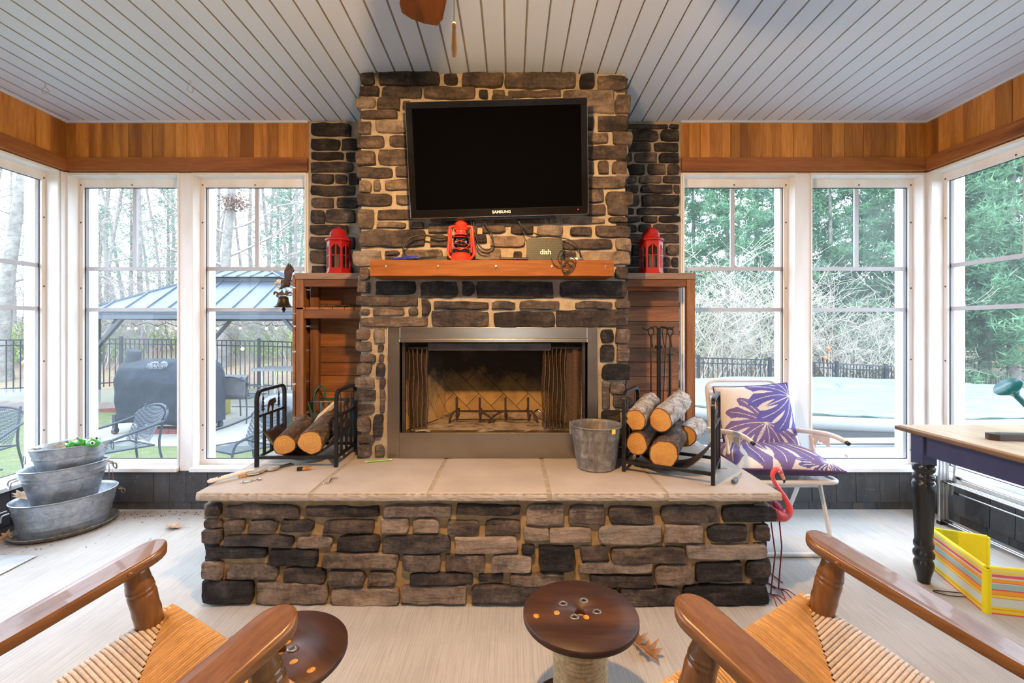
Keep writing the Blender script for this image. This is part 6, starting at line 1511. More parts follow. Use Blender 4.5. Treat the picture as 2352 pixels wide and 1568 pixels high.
hip(cx_ - 1.08, cx_ + 1.08, cy_ - .88, cy_ + .88, 2.34, cx_ - .35, cx_ + .35, cy_ - .1, cy_ + .1, 2.62, 'cupola_panel', gz0, .3)
mb = MB(); mb.box(cx_ - .9, cx_ + .9, cy_ - .7, cy_ + .7, 2.2, 2.33); mb.build('cupola_vent', MT['gzmetal'], gz0, True)
for (a, b) in (((gx0_, gy0_), (gx1_, gy0_)), ((gx1_, gy0_), (gx1_, gy1_)), ((gx1_, gy1_), (gx0_, gy1_)), ((gx0_, gy1_), (gx0_, gy0_))):
    mb = MB(); mb.bar((*a, ze - .06), (*b, ze - .06), .09, .13); mb.bar((*a, ze + .0), (*b, ze + .0), .16, .05); mb.build('eave_beam', pm('gazebo_beam', (.04, .055, .075), .45, .2) if 'gzbeam' not in MT else MT['gzbeam'], gz0, True)
for x in (gx0_ + .06, gx1_ - .06):
    for y in (gy0_ + .06, gy1_ - .06):
        mb = MB(); mb.box(x - .06, x + .06, y - .06, y + .06, PZ0, ze - .1); mb.build('post', MT['gzmetal'], gz0, True)
        s = 1 if x < cx_ else -1; q = 1 if y < cy_ else -1
        mb = MB(); mb.bar((x, y, .80), (x + s * .55, y, ze - .1), .06, .09, (0, 1, 0)); mb.build('brace', MT['gzmetal'], gz0, True)
        mb = MB(); mb.bar((x, y, .80), (x, y + q * .55, ze - .1), .06, .09, (1, 0, 0)); mb.build('brace', MT['gzmetal'], gz0, True)
t = NT('warm_bulb'); MT['warmbulb'] = t.set((1, .8, .5), .3, emit=(1, .62, .28), es=40)
sl_ = thing('string_lights', 'string of warm glowing bulbs hung under the gazebo eave', 'string lights', (-6.2, 9.1, 1.4))
bul = [(-60, 0), (228, 752), (295, 752), (312, 752), (361, 752), (405, 752), (500, 752), (552, 752), (612, 752), (634, 752)]
wp = []
for i, px in enumerate((200, 228, 260, 295, 303, 312, 336, 361, 383, 405, 450, 500, 526, 552, 582, 612, 623, 634, 690)):
    Y = 9.25 + (.8 if i % 5 == 3 else 0); p = P(px, 748 if px in (228, 295, 312, 361, 405, 500, 552, 612, 634) else 741, Y); p.z = min(p.z, 1.36); wp.append(p)
mb = MB(); mb.tube(bez(wp, 4), .007, 5); mb.build('wire', MT['rubber'], sl_, True)
for px, i in ((228, 1), (295, 3), (312, 5), (361, 7), (405, 9), (500, 11), (552, 13), (612, 15), (634, 17)):
    p = wp[i]; mb = MB(); mb.tube([p, p + V((0, 0, -.03))], .013, 8); sk = mb.build('bulb_socket', MT['rubber'], sl_, True); mb = MB(); mb.sphere(p + V((0, 0, -.052)), (.020, .020, .026), 10, 8); mb.build('bulb', MT['warmbulb'], sk, True)
g = thing('hanging_bulb', 'single warm glowing bulb in front of the fence post, low beyond the patio', 'light bulb', P(557, 801, 11.2)); mb = MB(); mb.sphere(P(557, 801, 11.2), .035, 10, 8); mb.build('bulb', MT['warmbulb'], g, True)
mb = MB(); mb.tube(bez([P(557, 796, 11.2), P(530, 775, 10.6), P(498, 750, 9.6)], 5), .006, 5); mb.build('bulb_wire', MT['rubber'], g, True)
# -- covered pellet grill
gl0 = thing('covered_grill', 'barrel grill with a chimney under a fitted dark grey cover printed in pale letters', 'grill', (-5.45, 7.2, PZ0))
t = NT('cover_fabric'); n = t.noise(t.coord(), 4, 5, .6); t.bump(t.noise(t.coord((1, 1, .5)), 6, 4, .6, 1), .6, .05); MT['cover'] = t.set(t.ramp(n, [(.3, (.017, .022, .031)), (.7, (.027, .034, .046))]), .8, spec=.12)
cs = [(.66, .16), (.02, .17), (-.02, .5), (-.04, .78), (-.03, .86), (.02, .98), (.12, 1.09), (.26, 1.145), (.40, 1.13), (.54, 1.05), (.64, .88), (.67, .6)]
gxa, gxb = -6.10, -4.74
mb = MB(); n = 40
def cov(u, v):
    k = v * (len(cs)); i = int(k) % len(cs); f = k - int(k); a = cs[i]; b = cs[(i + 1) % len(cs)]
    y = a[0] + (b[0] - a[0]) * f; z = a[1] + (b[1] - a[1]) * f
    e = min(u, 1 - u); sh = 1 - .22 * max(0, 1 - e / .05) ** 2
    yc, zc_ = .3, .66
    y = yc + (y - yc) * sh; z = zc_ + (z - zc_) * (sh if z > zc_ else 1)
    x = gxa + (gxb - gxa) * u + .02 * nz((u * 5, z * 4, y * 4)); w_ = .018 * nz((x * 5, y * 6, z * 6)) + .012 * nz((x * 14, y * 9, z * 5))
    z2 = z + (.05 * nz((x * 3, y * 2, 9)) if z < .2 else 0) - (.06 * max(0, u - .2) if z < .2 else 0)
    return (x, 6.95 + y + w_, PZ0 + z2)
mb.grid(cov, n, 48)
for u in (0, 1):
    ring = [cov(u, v / 48) for v in range(48)]; mb.add(ring, [tuple(range(48)) if u == 0 else tuple(range(48))[::-1]], None, False)
cvr = mb.build('fitted_cover', MT['cover'], gl0, True)
mb = MB(); p0 = V((-5.97, 7.2, PZ0 + .92)); mb.tube([p0, p0 + V((.0, -.03, .16)), p0 + V((.015, -.03, .28)), p0 + V((.02, -.03, .34)), p0 + V((.025, -.03, .36))], [.14, .105, .098, .105, .085], 20); mb.build('chimney_cover', MT['cover'], gl0, True)
sa = math.atan2(1.09 - .98, .12 - .02)
TXM = frame((-5.42, 6.95 + .068 - .022, PZ0 + 1.035 + .02), (1, 0, 0), (0, math.cos(sa), math.sin(sa)), (0, -math.sin(sa), math.cos(sa)))
MT['coverprint'] = pm('cover_print', (.09, .095, .10), .7)
mb = MB(); mb.text('TRAEGER', .098, TXM @ Matrix.Translation((0, -.028, .03)), .001, bold=.002, sx=.8); mb.text('WOOD FIRED GRILLS', .026, TXM @ Matrix.Translation((0, -.078, .03)), .001, sx=.9)
mb.add([TXM @ V((x, y, .03)) for x, y in ((-.14, .022), (-.075, .062), (-.05, .048), (-.03, .06), (-.0, .022), (.02, .022), (.06, .075), (.085, .045), (.10, .055), (.14, .022))], [(0, 1, 2, 3, 4), (5, 6, 7, 8, 9)]); mb.build('cover_lettering', MT['coverprint'], cvr, True)
for (x, y) in ((-6.1, 7.0), (-5.55, 7.0), (-6.1, 7.5), (-4.8, 7.5), (-4.8, 7.0)):
    mb = MB(); mb.bar((x, y, PZ0 + .06), (x, y, PZ0 + .3), .05); mb.tube([(x - .02, y, PZ0 + .05), (x + .02, y, PZ0 + .05)], .05, 14); mb.build('leg', MT['gzmetal'], gl0, True)
MT['brick'] = pm('red_brick', (.11, .028, .022), .85, var=.4, vs=14)
g = thing('brick_row', 'short row of red paving bricks on the patio under the covered grill', 'bricks', (-5.2, 7.05, PZ0))
mb = MB()
for i in range(8): mb.box(-5.62 + i * .115, -5.62 + i * .115 + .108, 7.0, 7.2, PZ0, PZ0 + .075)
mb.build('brick_course', MT['brick'], g, True)
g = thing('brick_edging', 'low red brick garden edging on the lawn between the chairs and the fence', 'edging', (-8.4, 8.2, -.42))
mb = MB()
for i in range(26): mb.box(-11.2 + i * .18, -11.2 + i * .18 + .17, 9.1 - i * .012, 9.25 - i * .012, -.44, -.42 + .14 + .02 * (i % 3))
mb.build('edging_course', MT['brick'], g, True)
# -- wire mesh patio chairs
MT['chairmetal'] = pm('patio_chair_metal', (.03, .04, .055), .5, 0, .15, var=.1)
t = NT('chair_wire_mesh'); tc = t.node('ShaderNodeTexCoord'); vo = t.node('ShaderNodeTexVoronoi', inp={'Scale': 62.0, 'Randomness': 0.0}); t.l(tc.outputs['Object'], vo.inputs['Vector'])
MT['wiremesh'] = t.set((.035, .045, .06), .6, 0, .15, alpha=t.ramp(vo.outputs['Distance'], [(.36, .08), (.46, 1.0)]))
def patio_chair():
    g = thing('patio_chair', 'x', 'chair', (0, 0, 0), 0, 'wire mesh patio chairs on the lawn and patio')
    # faces -Y
    arcp = [(.29 * math.sin(a), .28 - .0 + .12 * (math.cos(a)) , .80 - .20 * (1 - math.cos(a)) * .75) for a in [R(-100 + 200 * i / 18) for i in range(19)]]
    lf_ = [(-.29, .05, .60), (-.31, -.12, .57), (-.30, -.22, .53), (-.285, -.25, .44)]
    rail = bez([(x, y, z) for x, y, z in lf_[::-1]] + arcp[1:-1] + [(-x, y, z) for x, y, z in lf_], 3)
    mb = MB(); mb.tube(rail, .013, 8); mb.build('arm_rail', MT['chairmetal'], g)
    for s in (-1, 1):
        mb = MB(); mb.tube(bez([(s * .285, -.25, .44), (s * .275, -.26, .25), (s * .285, -.29, 0)], 4), .012, 8); mb.build('leg', MT['chairmetal'], g)
        mb = MB(); mb.tube(bez([(s * .20, .37, .80), (s * .22, .28, .45), (s * .25, .30, .2), (s * .27, .34, 0)], 4), .012, 8); mb.build('leg', MT['chairmetal'], g)
    mb = MB(); mb.grid(lambda u, v: ((u - .5) * .5, -.24 + .46 * v, .43 - .02 * v - .015 * math.sin(PI * u)), 10, 8); mb.build('seat', MT['wiremesh'], g)
    mb = MB(); mb.tube([(-.25, -.24, .43), (.25, -.24, .43), (.24, .22, .41), (-.24, .22, .41)], .010, 7, True); mb.build('seat_rim', MT['chairmetal'], g)
    mb = MB(); mb.grid(lambda u, v: ((.44 + .08 * v) * (u - .5) , .24 + .13 * v - .10 * (2 * u - 1) ** 2 * .6, .43 + .36 * v - .06 * v * (2 * u - 1) ** 2), 12, 8); mb.build('back', MT['wiremesh'], g)
    mb = MB(); mb.tube([(-.26, -.02, .22), (.26, -.02, .22)], .009, 7); mb.build('stretcher', MT['chairmetal'], g)
    return g
pc0 = patio_chair()
for i, (x, y, z, rz, lab) in enumerate(((-4.12, 4.75, -.42, R(-25), 'dark wire mesh patio chair on the grass in front of the covered grill'), (-2.83, 4.75, -.42, R(-28), 'dark wire mesh patio chair on the grass seen behind the log rack'), (-5.42, 4.55, -.42, R(20), 'dark wire mesh patio chair outside the side window by the tubs'), (-4.75, 8.1, PZ0, R(175), 'dark wire mesh patio chair with a grey cloth over its back, far across the patio'))):
    if i == 0: o = pc0; o.location = (x, y, z); o.rotation_euler = (0, 0, rz); o['label'] = lab
    else: copy_tree(pc0, (x, y, z), rz, lab)
g = thing('chair_cloth', 'grey cloth folded over the back of the far patio chair', 'cloth', (-4.75, 8.0, .3))
mb = MB(); mb.grid(lambda u, v: (-4.98 + .46 * u + .01 * nz((u * 6, v * 5, 1)), (7.70 if v < .5 else 7.78) + .02 * nz((u * 5, v * 7, 3)) + (.04 * math.sin(PI * v)), .02 + .40 * (1 - abs(2 * v - 1)) ** .8), 14, 14); mb.build('cloth_sheet', pm('grey_cloth', (.055, .055, .065), .9), g, True, solid=.01)
# -- kettle grill, folding table, cooler
g = thing('kettle_grill', 'round kettle grill with a grey lid and one wheel behind the log rack outside', 'grill', (-3.25, 6.45, PZ0))
kx, ky = -3.25, 6.45
mb = MB(); mb.lathe([(.30, .47), (.305, .50), (.28, .60), (.2, .68), (.08, .715), (0, .72)], 32, Matrix.Translation((kx, ky, PZ0))); mb.build('lid', pm('grill_lid', (.035, .042, .055), .25, var=.1), g, True)
mb = MB(); mb.lathe([(.30, .47), (.29, .38), (.22, .27), (.1, .21), (0, .20)], 32, Matrix.Translation((kx, ky, PZ0))); mb.build('bowl', MT['black'], g, True)
for a in (R(200), R(320), R(80)):
    mb = MB(); mb.tube([(kx + .18 * math.cos(a), ky + .18 * math.sin(a), PZ0 + .28), (kx + .32 * math.cos(a), ky + .32 * math.sin(a), PZ0 + .02)], .013, 8); mb.build('leg', MT['silver'], g, True)
mb = MB(); mb.tube([(kx - .36, ky - .13, PZ0 + .1), (kx - .32, ky - .13, PZ0 + .1)], .10, 20); mb.build('wheel', pm('wheel_grey', (.14, .16, .2), .6), g, True)
g = thing('folding_table', 'long folding table with a pale top standing near the fence', 'table', (-4.0, 9.6, PZ0))
mb = MB(); mb.box(-5.35, -3.5, 9.3, 10.0, .34, .385); mb.build('tabletop', pm('pale_tabletop', (.13, .14, .15), .4), g, True)
for x in (-5.15, -3.7):
    for y in (9.4, 9.9):
        mb = MB(); mb.tube([(x, y, PZ0), (x, y, .34)], .018, 8); mb.build('leg', MT['silver'], g, True)
g = thing('cooler', 'yellow cooler with a white lid and black handle beside the covered grill', 'cooler', (-5.58, 8.5, PZ0))
mb = MB(); mb.box(-5.80, -5.36, 8.3, 8.7, PZ0, PZ0 + .29); mb.build('cooler_tub', pm('cooler_yellow', (.17, .135, .006), .4), g, True, bevel=.02)
mb = MB(); mb.box(-5.81, -5.35, 8.29, 8.71, PZ0 + .295, PZ0 + .36); mb.build('lid', pm('cooler_lid', (.16, .16, .15), .4), g, True, bevel=.02)
g = thing('pale_band', 'translucent white band low across the lawn outside the side window', 'fabric', (-8.5, 8.0, 0))  # half-transparent white strip low over the lawn between two stakes
mb = MB(); t = NT('sheer_white'); tr = t.node('ShaderNodeBsdfTransparent'); df = t.node('ShaderNodeBsdfTranslucent', inp={0: (.6, .64, .66, 1)}); m1 = t.node('ShaderNodeMixShader', inp={0: .5}); t.l(tr.outputs[0], m1.inputs[1]); t.l(df.outputs[0], m1.inputs[2]); t.l(m1.outputs[0], t.out.inputs[0])
mb.grid(lambda u, v: (-11.5 + 4.7 * u, 8.3 - .3 * u, -.28 + .12 * u + (.42 - .12 * u) * v - .10 * math.sin(PI * u) * (1 - v)), 30, 4); mb.build('band_sheet', t.m, g, True)
for x in (-11.5, -6.8):
    mb = MB(); mb.tube([(x, 8.3 - .3 * (x + 11.5) / 4.7, -.45), (x, 8.3 - .3 * (x + 11.5) / 4.7, .2)], .012, 6); mb.build('stake', MT['silver'], g, True)
g = thing('orange_ball', 'orange ball lying by the fence near the big tree trunk', 'ball', (-11.75, 10.4, -.3)); p = P(62, 834, 11.0); g.location = p; ROOTM[g.name] = Matrix.Translation(p); mb = MB(); mb.sphere((0, 0, 0), .10, 14, 10); mb.build('ball_skin', pm('orange_rubber', (.6, .2, .05), .5), g)
for (px, py0, py1, Y, lab) in ((1904, 801, 850, 12.6, 'taller orange marker stake standing beyond the pool fence'), (1896, 822, 850, 12.5, 'shorter orange marker stake standing beyond the pool fence')):
    a, b = P(px, py0, Y), P(px, py1, Y); b.z = gz(b.x, b.y) - .05; g = thing('marker_stake', lab, 'stake', b); mb = MB(); mb.tube([b, a], .012, 6); mb.build('stick', pm('stake_pale', (.45, .3, .22), .7), g, True); mb = MB(); mb.sphere(a, (.05, .04, .06), 10, 8); mb.build('orange_tip', pm('marker_orange', (.65, .12, .03), .5), g, True)
# -- pool with a tarpaulin, white deck in front
pcx, pcy, pa, pb, prz = 5.0, 6.95, 3.35, 1.95, .22
pool = thing('swimming_pool', 'round above-ground pool under a pale blue winter tarpaulin with white rim', 'pool', (pcx, pcy, -.4))
mb = MB(); mb.lathe([(1, -.40), (1, prz - .14)], 64, Matrix.Translation((pcx, pcy, 0)), sx=pa, sy=pb); mb.build('pool_wall', pm('pool_wall', (.085, .09, .10), .4, var=.15), pool, True)
mb = MB(); mb.lathe([(.97, prz - .14), (1.02, prz - .14), (1.03, prz - .12), (1.03, prz - .02), (1.0, prz + .01), (.95, prz)], 64, Matrix.Translation((pcx, pcy, 0)), sx=pa, sy=pb); mb.build('pool_rim', pm('pool_white', (.2, .205, .21), .4, var=.04), pool, True)
t = NT('tarpaulin'); n = t.noise(t.coord((.5, 3, 1)), 3, 5, .6); t.bump(t.noise(t.coord((1, 1, 1)), 5, 5, .6, 1.5), .7, .06)
MT['tarp'] = t.set(t.ramp(n, [(.3, (.085, .122, .16)), (.7, (.135, .175, .215))]), .45)
mb = MB()
def tarp(u, v):
    a = 2 * PI * u; r = v * .985; x = pcx + pa * r * math.cos(a); y = pcy + pb * r * math.sin(a)
    z = prz + .03 + .10 * (1 - r ** 3) * (1 + .3 * math.sin(a)) + .02 * math.sin(a * 31 + 3 * nz((x, y, 0))) * r ** 6 + .03 * nz((x * 1.2, y * 1.6, 4)); 
    if v > .97: z = prz - .02 + .02 * math.sin(a * 23)
    return (x, y, z)
mb.grid(tarp, 160, 26, True); mb.build('tarpaulin', MT['tarp'], pool, True)
mb = MB(); mb.lathe([(1.0, prz + .015), (.94, prz + .02)], 64, Matrix.Translation((pcx, pcy, 0)), sx=pa, sy=pb); mb.build('water_strip', pm('dark_water', (.02, .05, .05), .05), pool, True)
mb = MB(); mb.box(1.5, 9, 3.45, 4.95, -.16, -.035); struct(mb.build('ground_deck', pm('white_deck', (.24, .245, .25), .5, var=.03)))
g = thing('pvc_pipe', 'long white plastic pipe lying along the deck in front of the pool', 'pipe', (4, 4.9, 0)); mb = MB(); mb.tube([(2.2, 4.86, .03), (6.6, 4.9, .03)], .030, 12); mb.tube([(3.3, 4.87, .03), (3.36, 4.87, .03)], .038, 12); mb.build('pipe_body', MT['whiteplastic'], g, True)
# -- trees
MT['trunk'] = pm('tree_bark', (.16, .15, .135), .9, var=.35, vs=5, bump=.8, bs=14, bd=.04)
MT['twig'] = pm('grey_branches', (.24, .22, .20), .9, var=.3, vs=3)
MT['twigpale'] = pm('pale_brush', (.40, .37, .31), .9, var=.3, vs=2)
def folmat(name, a, b):
    t = NT(name); c = t.mix(t.isl(), a, b); df = t.node('ShaderNodeBsdfDiffuse'); tl = t.node('ShaderNodeBsdfTranslucent'); t.l(c, df.inputs[0]); t.l(c, tl.inputs[0]); m = t.node('ShaderNodeMixShader', inp={0: .4}); t.l(df.outputs[0], m.inputs[1]); t.l(tl.outputs[0], m.inputs[2]); t.l(m.outputs[0], t.out.inputs[0]); return t.m
MT['pine'] = folmat('pine_needles', (.08, .19, .12), (.20, .345, .20)); MT['pine2'] = folmat('pine_needles_pale', (.11, .215, .17), (.22, .34, .25)); MT['shrub'] = folmat('spring_leaves', (.17, .26, .08), (.30, .38, .15))
def branchy(mb, p, d, L, r, depth, rg, bend=.25, up=.15, nchild=(2, 4), sides=5, rmin=.005):
    n = 4; pts = [p]; q = V(p); dd = V(d).normalized()
    for i in range(n):
        dd = (dd + V((rg.gauss(0, bend), rg.gauss(0, bend), rg.gauss(0, bend) + up)) * .35).normalized(); q = q + dd * (L / n); pts.append(V(q))
    mb.tube(pts, [max(rmin, r * (1 - .55 * i / n)) for i in range(n + 1)], sides if depth > 1 else 3, cap=False)
    if depth <= 0: return
    for k in range(rg.randint(*nchild)):
        t = rg.uniform(.3, 1.0); i = min(n - 1, int(t * n)); b = pts[i].lerp(pts[i + 1], t * n - i)
        a = rg.uniform(0, 2 * PI); s = V((math.cos(a), math.sin(a), rg.uniform(-.1, .6))); nd = (dd * .55 + s * .8).normalized()
        branchy(mb, b, nd, L * rg.uniform(.45, .72), r * rg.uniform(.35, .55), depth - 1, rg, bend, up, nchild, sides, rmin)
def bare_tree(label, group, seed, Ht=12, r=.16, lean=(0, 0), depth=4):
    g = thing('bare_tree', label, 'tree', (0, 0, 0), 0, group); rg = random.Random(seed)
    pts = []; q = V((0, 0, -.3)); d = V((lean[0], lean[1], 1)).normalized()
    for i in range(9): pts.append(V(q)); d = (d + V((rg.gauss(0, .04), rg.gauss(0, .04), 0))).normalized(); q = q + d * Ht / 8
    mb = MB(); mb.tube(pts, [r * (1.25 if i == 0 else 1 - .78 * i / 8) for i in range(9)], 10, cap=False); mb.build('trunk', MT['trunk'], g)
    mb = MB()
    for i in range(2, 9):
        for k in range(3 if i > 3 else 2):
            a = rg.uniform(0, 2 * PI); branchy(mb, pts[i].lerp(pts[min(i + 1, 8)], rg.random()), V((math.cos(a), math.sin(a), rg.uniform(.1, .7))), Ht * rg.uniform(.13, .24), r * (1 - .08 * i) * .32, depth - 1, rg, .3, .12, (2, 4), 4)
    mb.build('branches', MT['twig'], g); return g
def brush_(label, group, seed, Ht=4.2, mat='twigpale'):
    g = thing('bare_shrub', label, 'shrub', (0, 0, 0), 0, group); rg = random.Random(seed); mb = MB()
    for k in range(12):
        a = rg.uniform(0, 2 * PI); s = rg.uniform(.05, .5); branchy(mb, (s * math.cos(a), s * math.sin(a), -.2), V((math.cos(a) * .5, math.sin(a) * .5, 1)), Ht * rg.uniform(.45, .75), .020, 3, rg, .35, .05, (2, 4), 3, .006)
    mb.build('twiggy_crown', MT[mat], g); return g
def pine(label, group, seed, Ht=12, Rd=2.6, mat='pine', ntuft=5000, z0=.5):
    g = thing('pine_tree', label, 'tree', (0, 0, 0), 0, group); rg = random.Random(seed)
    mb = MB(); mb.tube([(0, 0, -.3), (.05, 0, Ht * .5), (0, 0, Ht)], [.16, .09, .02], 8); mb.build('trunk', MT['trunk'], g)
    mb = MB(); nb = 105
    for b in range(nb):
        h = z0 + (Ht - z0) * (b + rg.random()) / nb; rad = Rd * (1 - ((h - z0) / (Ht - z0)) ** 1.3) * rg.uniform(.55, 1.1) + .25; a = rg.uniform(0, 2 * PI); dr = V((math.cos(a), math.sin(a), rg.uniform(-.05, .35)))
        for k in range(ntuft // nb):
            t = rg.random() ** .6; p = V((0, 0, h)) + dr * rad * t + V((rg.gauss(0, .16), rg.gauss(0, .16), rg.gauss(0, .10) + .12 * t)); 
            for m_ in range(5):
                dd = (dr * .5 + V((rg.gauss(0, .5), rg.gauss(0, .5), rg.gauss(.25, .4)))).normalized(); L = rg.uniform(.16, .30); s = dd.cross(V((rg.gauss(0, 1), rg.gauss(0, 1), rg.gauss(0, 1)))).normalized() * .022
                b0 = len(mb.v); mb.v += [p - s, p + s, p + dd * L]; mb.f.append([b0, b0 + 1, b0 + 2]); mb.mi.append(0); mb.sm.append(False); mb.tone.append(.5)
    mb.build('foliage', MT[mat], g); return g
def leafy(label, group, seed, Rd=1.2, n=1500):
    g = thing('leafy_shrub', label, 'shrub', (0, 0, 0), 0, group); rg = random.Random(seed); mb = MB()
    for k in range(14):
        a = rg.uniform(0, 2 * PI); branchy(mb, (0, 0, -.1), V((math.cos(a) * .6, math.sin(a) * .6, 1)), Rd * .9, .012, 2, rg, .3, .05, (2, 3), 3)
    st_ = mb.build('stems', MT['twig'], g); mb = MB()
    for k in range(n):
        d = V((rg.gauss(0, 1), rg.gauss(0, 1), rg.gauss(.2, 1))).normalized() * Rd * rg.uniform(.3, 1) ** .6; p = V((d.x, d.y, abs(d.z) * .9 + .1)); s = rg.uniform(.03, .06); u = V((rg.gauss(0, 1), rg.gauss(0, 1), rg.gauss(0, 1))).normalized() * s; w = u.cross(V((rg.gauss(0, 1), rg.gauss(0, 1), rg.gauss(0, 1)))).normalized() * s * .6
        b0 = len(mb.v); mb.v += [p - u, p + w, p + u, p - w]; mb.f.append([b0, b0 + 1, b0 + 2, b0 + 3]); mb.mi.append(0); mb.sm.append(False); mb.tone.append(.5)
    mb.build('foliage', MT['shrub'], g); return g
def plant(protos, spots, labels=None):
    for i, (px, Y, k, s, rz) in enumerate(spots):
        x = (px - CX) / F * Y; o, used = protos[k % len(protos)]
        if not used: protos[k % len(protos)][1] = True
        else: o = copy_tree(o)
        o.location = (x, Y, gz(x, Y)); o.rotation_euler = (0, 0, rz); o.scale = (s, s, s)
        if labels and labels.get(i): o['label'] = labels[i]
gB, gP, gS, gL = 'bare trees on the wooded slope', 'evergreens beyond the pool fence', 'bare brush beyond the pool fence', 'green undergrowth on the wooded slope'
lb, lp, ls, ll = 'grey leafless tree on the wooded slope beyond the fence', 'dense green pine tree beyond the pool fence', 'tangled pale leafless brush in front of the pines', 'fresh green shrub in the undergrowth beyond the fence'
rs = random.Random(77)
bt = [[bare_tree(lb, gB, s, 13, r, l), False] for s, r, l in ((1, .13, (.02, 0)), (2, .09, (-.05, 0)), (3, .11, (.11, .02)))]
plant(bt, [(55, 19, 0, 1, .3), (130, 23, 1, 1, 1), (235, 17, 1, .9, 2), (275, 24, 2, 1.1, 3), (330, 18, 0, .9, 4.4), (372, 27, 1, 1.1, 5), (402, 20, 2, .9, .6), (450, 22, 0, 1, 1.3), (490, 19, 1, .8, 2.2), (590, 26, 0, 1.1, 3.3), (630, 18.5, 2, .85, 4), (665, 23, 1, 1, 5.1), (695, 20, 0, .9, 2.7), (30, 26, 2, 1.1, 1.7), (90, 29, 0, 1.2, 2.9), (160, 27, 2, 1, .2), (215, 28, 1, 1.2, 1.1), (250, 32, 0, 1.3, 2.1), (290, 34, 2, 1.3, 3.1), (345, 31, 1, 1.2, 4.1), (388, 34, 0, 1.2, 5.6), (430, 28, 1, 1.1, .9), (475, 32, 2, 1.3, 1.9), (515, 29, 0, 1.1, 2.8), (560, 33, 1, 1.3, 3.8), (610, 31, 2, 1.2, 4.8), (655, 30, 0, 1.2, 5.5), (685, 33, 1, 1.3, .1), (750, 22, 2, 1, 1), (-60, 18, 1, 1, 2), (1700, 25, 1, 1, 2)])
tt = bare_tree('large grey tree trunk standing just beyond the fence corner outside the side window', None, 9, 13, .21, (0, 0), 3); x = (8 - CX) / F * 13.6; tt.location = (x, 13.6, gz(x, 13.6))
tt = bare_tree('thick leaning bare tree carrying a nest, seen above the gazebo roof', None, 12, 12, .20, (.10, 0), 4); x = (508 - CX) / F * 15.5; tt.location = (x, 15.5, gz(x, 15.5))
nc = P(540, 466, 15.45); g = thing('squirrel_nest', 'clump of dry leaves making a nest high in the leaning tree', 'nest', nc); mb = MB(); rg = random.Random(2)
for k in range(420):
    p = V((rg.gauss(0, .24), rg.gauss(0, .18), rg.gauss(0, .13))); u = V((rg.gauss(0, 1), rg.gauss(0, 1), rg.gauss(0, 1))).normalized() * .06; w = u.cross(V((rg.gauss(0, 1), rg.gauss(0, 1), 1))).normalized() * .03; mb.add([p - u, p + w, p + u, p - w], [(0, 1, 2, 3)])
mb.build('leaf_clump', pm('nest_leaf', (.16, .10, .075), .9, var=.4, isl=.4), g)
pn = [[pine(lp, gP, s, h, rd, m), False] for s, h, rd, m in ((5, 11, 2.7, 'pine'), (6, 12.5, 2.5, 'pine2'), (7, 10, 3.0, 'pine'))]
plant(pn, [(1590, 21, 1, .95, 0), (1670, 17.5, 2, .85, 1), (1740, 22, 0, 1.1, 2), (1800, 18, 1, .9, 3), (1850, 23, 2, 1.1, 4), (1905, 17.5, 0, .88, 5), (1960, 20, 1, .8, 1.4), (2010, 23, 0, .9, .4), (2065, 17.5, 2, .95, 2.5), (2130, 20, 0, 1.1, 3.6), (2200, 15.0, 0, 1.1, 4.4), (2262, 17, 2, 1.25, .9), (2330, 14.6, 2, 1.2, 1.9), (2400, 16, 0, 1.2, 2.9), (1530, 19, 2, 1, 3.1), (2480, 17, 1, 1.2, 4.0), (2290, 22, 1, 1.3, 1.2)])
gP2 = 'distant evergreens among the bare trees'; lp2 = 'distant hazy evergreen standing among the bare trees'
plant([[pine(lp2, gP2, 15, 9, 2.0, 'pine2', 1300, 1.5), False]], [(385, 30, 0, 1, 0), (300, 33, 0, 1.1, 1), (668, 24, 0, .95, 2), (640, 31, 0, 1.1, 3), (230, 29, 0, .8, 4), (60, 30, 0, 1, 5), (720, 28, 0, 1, 2)])
bs_ = [[brush_(ls, gS, s, h), False] for s, h in ((21, 4.6), (22, 5.4))]
plant(bs_, [(1585, 14.2, 0, 1.0, 0), (1640, 15.0, 1, .95, 1), (1690, 13.9, 0, .8, 2), (1740, 14.6, 1, .85, 3), (1785, 15.2, 0, .9, 4), (1885, 14.0, 1, .65, 5), (1940, 14.8, 0, .8, .6), (1990, 14.0, 1, .8, 1.6), (2045, 14.8, 0, .6, 2.6), (2225, 14.6, 0, .28, 4.6), (2330, 14.0, 1, .25, 5.6)])
gS2 = 'bare brush on the wooded slope behind the gazebo'; ls2 = 'thin leafless brush on the slope behind the gazebo'
plant([[brush_(ls2, gS2, 25, 3.4, 'twig'), False]], [(235, 15, 0, 1, 0), (290, 17, 0, 1.1, 1), (350, 16, 0, 1, 2), (400, 19, 0, 1.2, 3), (470, 16, 0, 1, 4), (520, 20, 0, 1.2, 5), (580, 16.5, 0, 1, .5), (640, 18, 0, 1, 1.5), (690, 16, 0, 1, 2.5), (40, 17, 0, 1, 3.5), (100, 16, 0, 1, 4.5)])
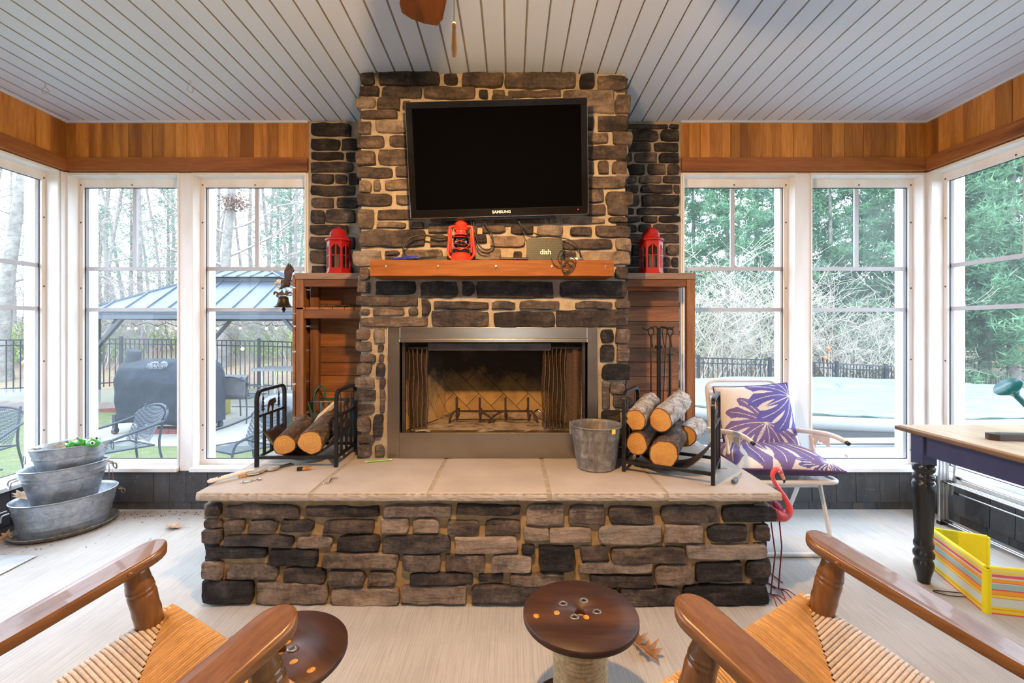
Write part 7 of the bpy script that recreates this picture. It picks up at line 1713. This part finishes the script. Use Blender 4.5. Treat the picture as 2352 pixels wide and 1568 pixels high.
plant([[leafy(ll, gL, 31), False]], [(50, 16, 0, 1.2, 0), (110, 17, 0, 1.3, 1), (240, 16.5, 0, 1, 2), (262, 19, 0, 1.4, 5), (330, 20, 0, 1, 3), (470, 19, 0, 1.1, 4), (530, 17.5, 0, .9, 5), (600, 19, 0, 1, 1.2), (655, 17, 0, 1, 2.2), (1745, 13.6, 0, .6, 3.2)])
# ------------------------------------------------------------------ camera, sky, lamp
cam = bpy.data.cameras.new('camera'); cam.lens = 16.0; cam.sensor_width = 36.0; cam.sensor_fit = 'HORIZONTAL'
cam.lens = F / 2352 * 36; cam.shift_y = -(784 - CY) / 2352; cam.shift_x = (1176 - CX) / 2352; cam.clip_start = .02; cam.clip_end = 300
co = bpy.data.objects.new('camera', cam); COL.objects.link(co); co.location = (0, 0, EYE); co.rotation_euler = (R(90), 0, 0)
scene.camera = co
w = bpy.data.worlds.new('overcast_sky'); scene.world = w; w.use_nodes = True
nt = w.node_tree; bg = nt.nodes['Background']
tc = nt.nodes.new('ShaderNodeTexCoord'); sp = nt.nodes.new('ShaderNodeSeparateXYZ'); nt.links.new(tc.outputs['Generated'], sp.inputs[0])
rp = nt.nodes.new('ShaderNodeValToRGB'); rp.color_ramp.elements[0].position = 0; rp.color_ramp.elements[0].color = (.74, .86, 1, 1); rp.color_ramp.elements[1].position = .6; rp.color_ramp.elements[1].color = (.72, .845, 1, 1)
nt.links.new(sp.outputs['Z'], rp.inputs[0]); nt.links.new(rp.outputs[0], bg.inputs[0]); bg.inputs[1].default_value = 6.5
vs = scene.view_settings; vs.view_transform = 'Standard'; vs.look = 'None'; vs.exposure = 0.48; vs.gamma = 1; vs.use_curve_mapping = False
scene.display_settings.display_device = 'sRGB'
cy = scene.cycles
cy.max_bounces = 10; cy.diffuse_bounces = 5; cy.glossy_bounces = 4; cy.transmission_bounces = 4; cy.transparent_max_bounces = 24
cy.sample_clamp_indirect = 6; cy.use_denoising = True; cy.caustics_reflective = False; cy.caustics_refractive = False
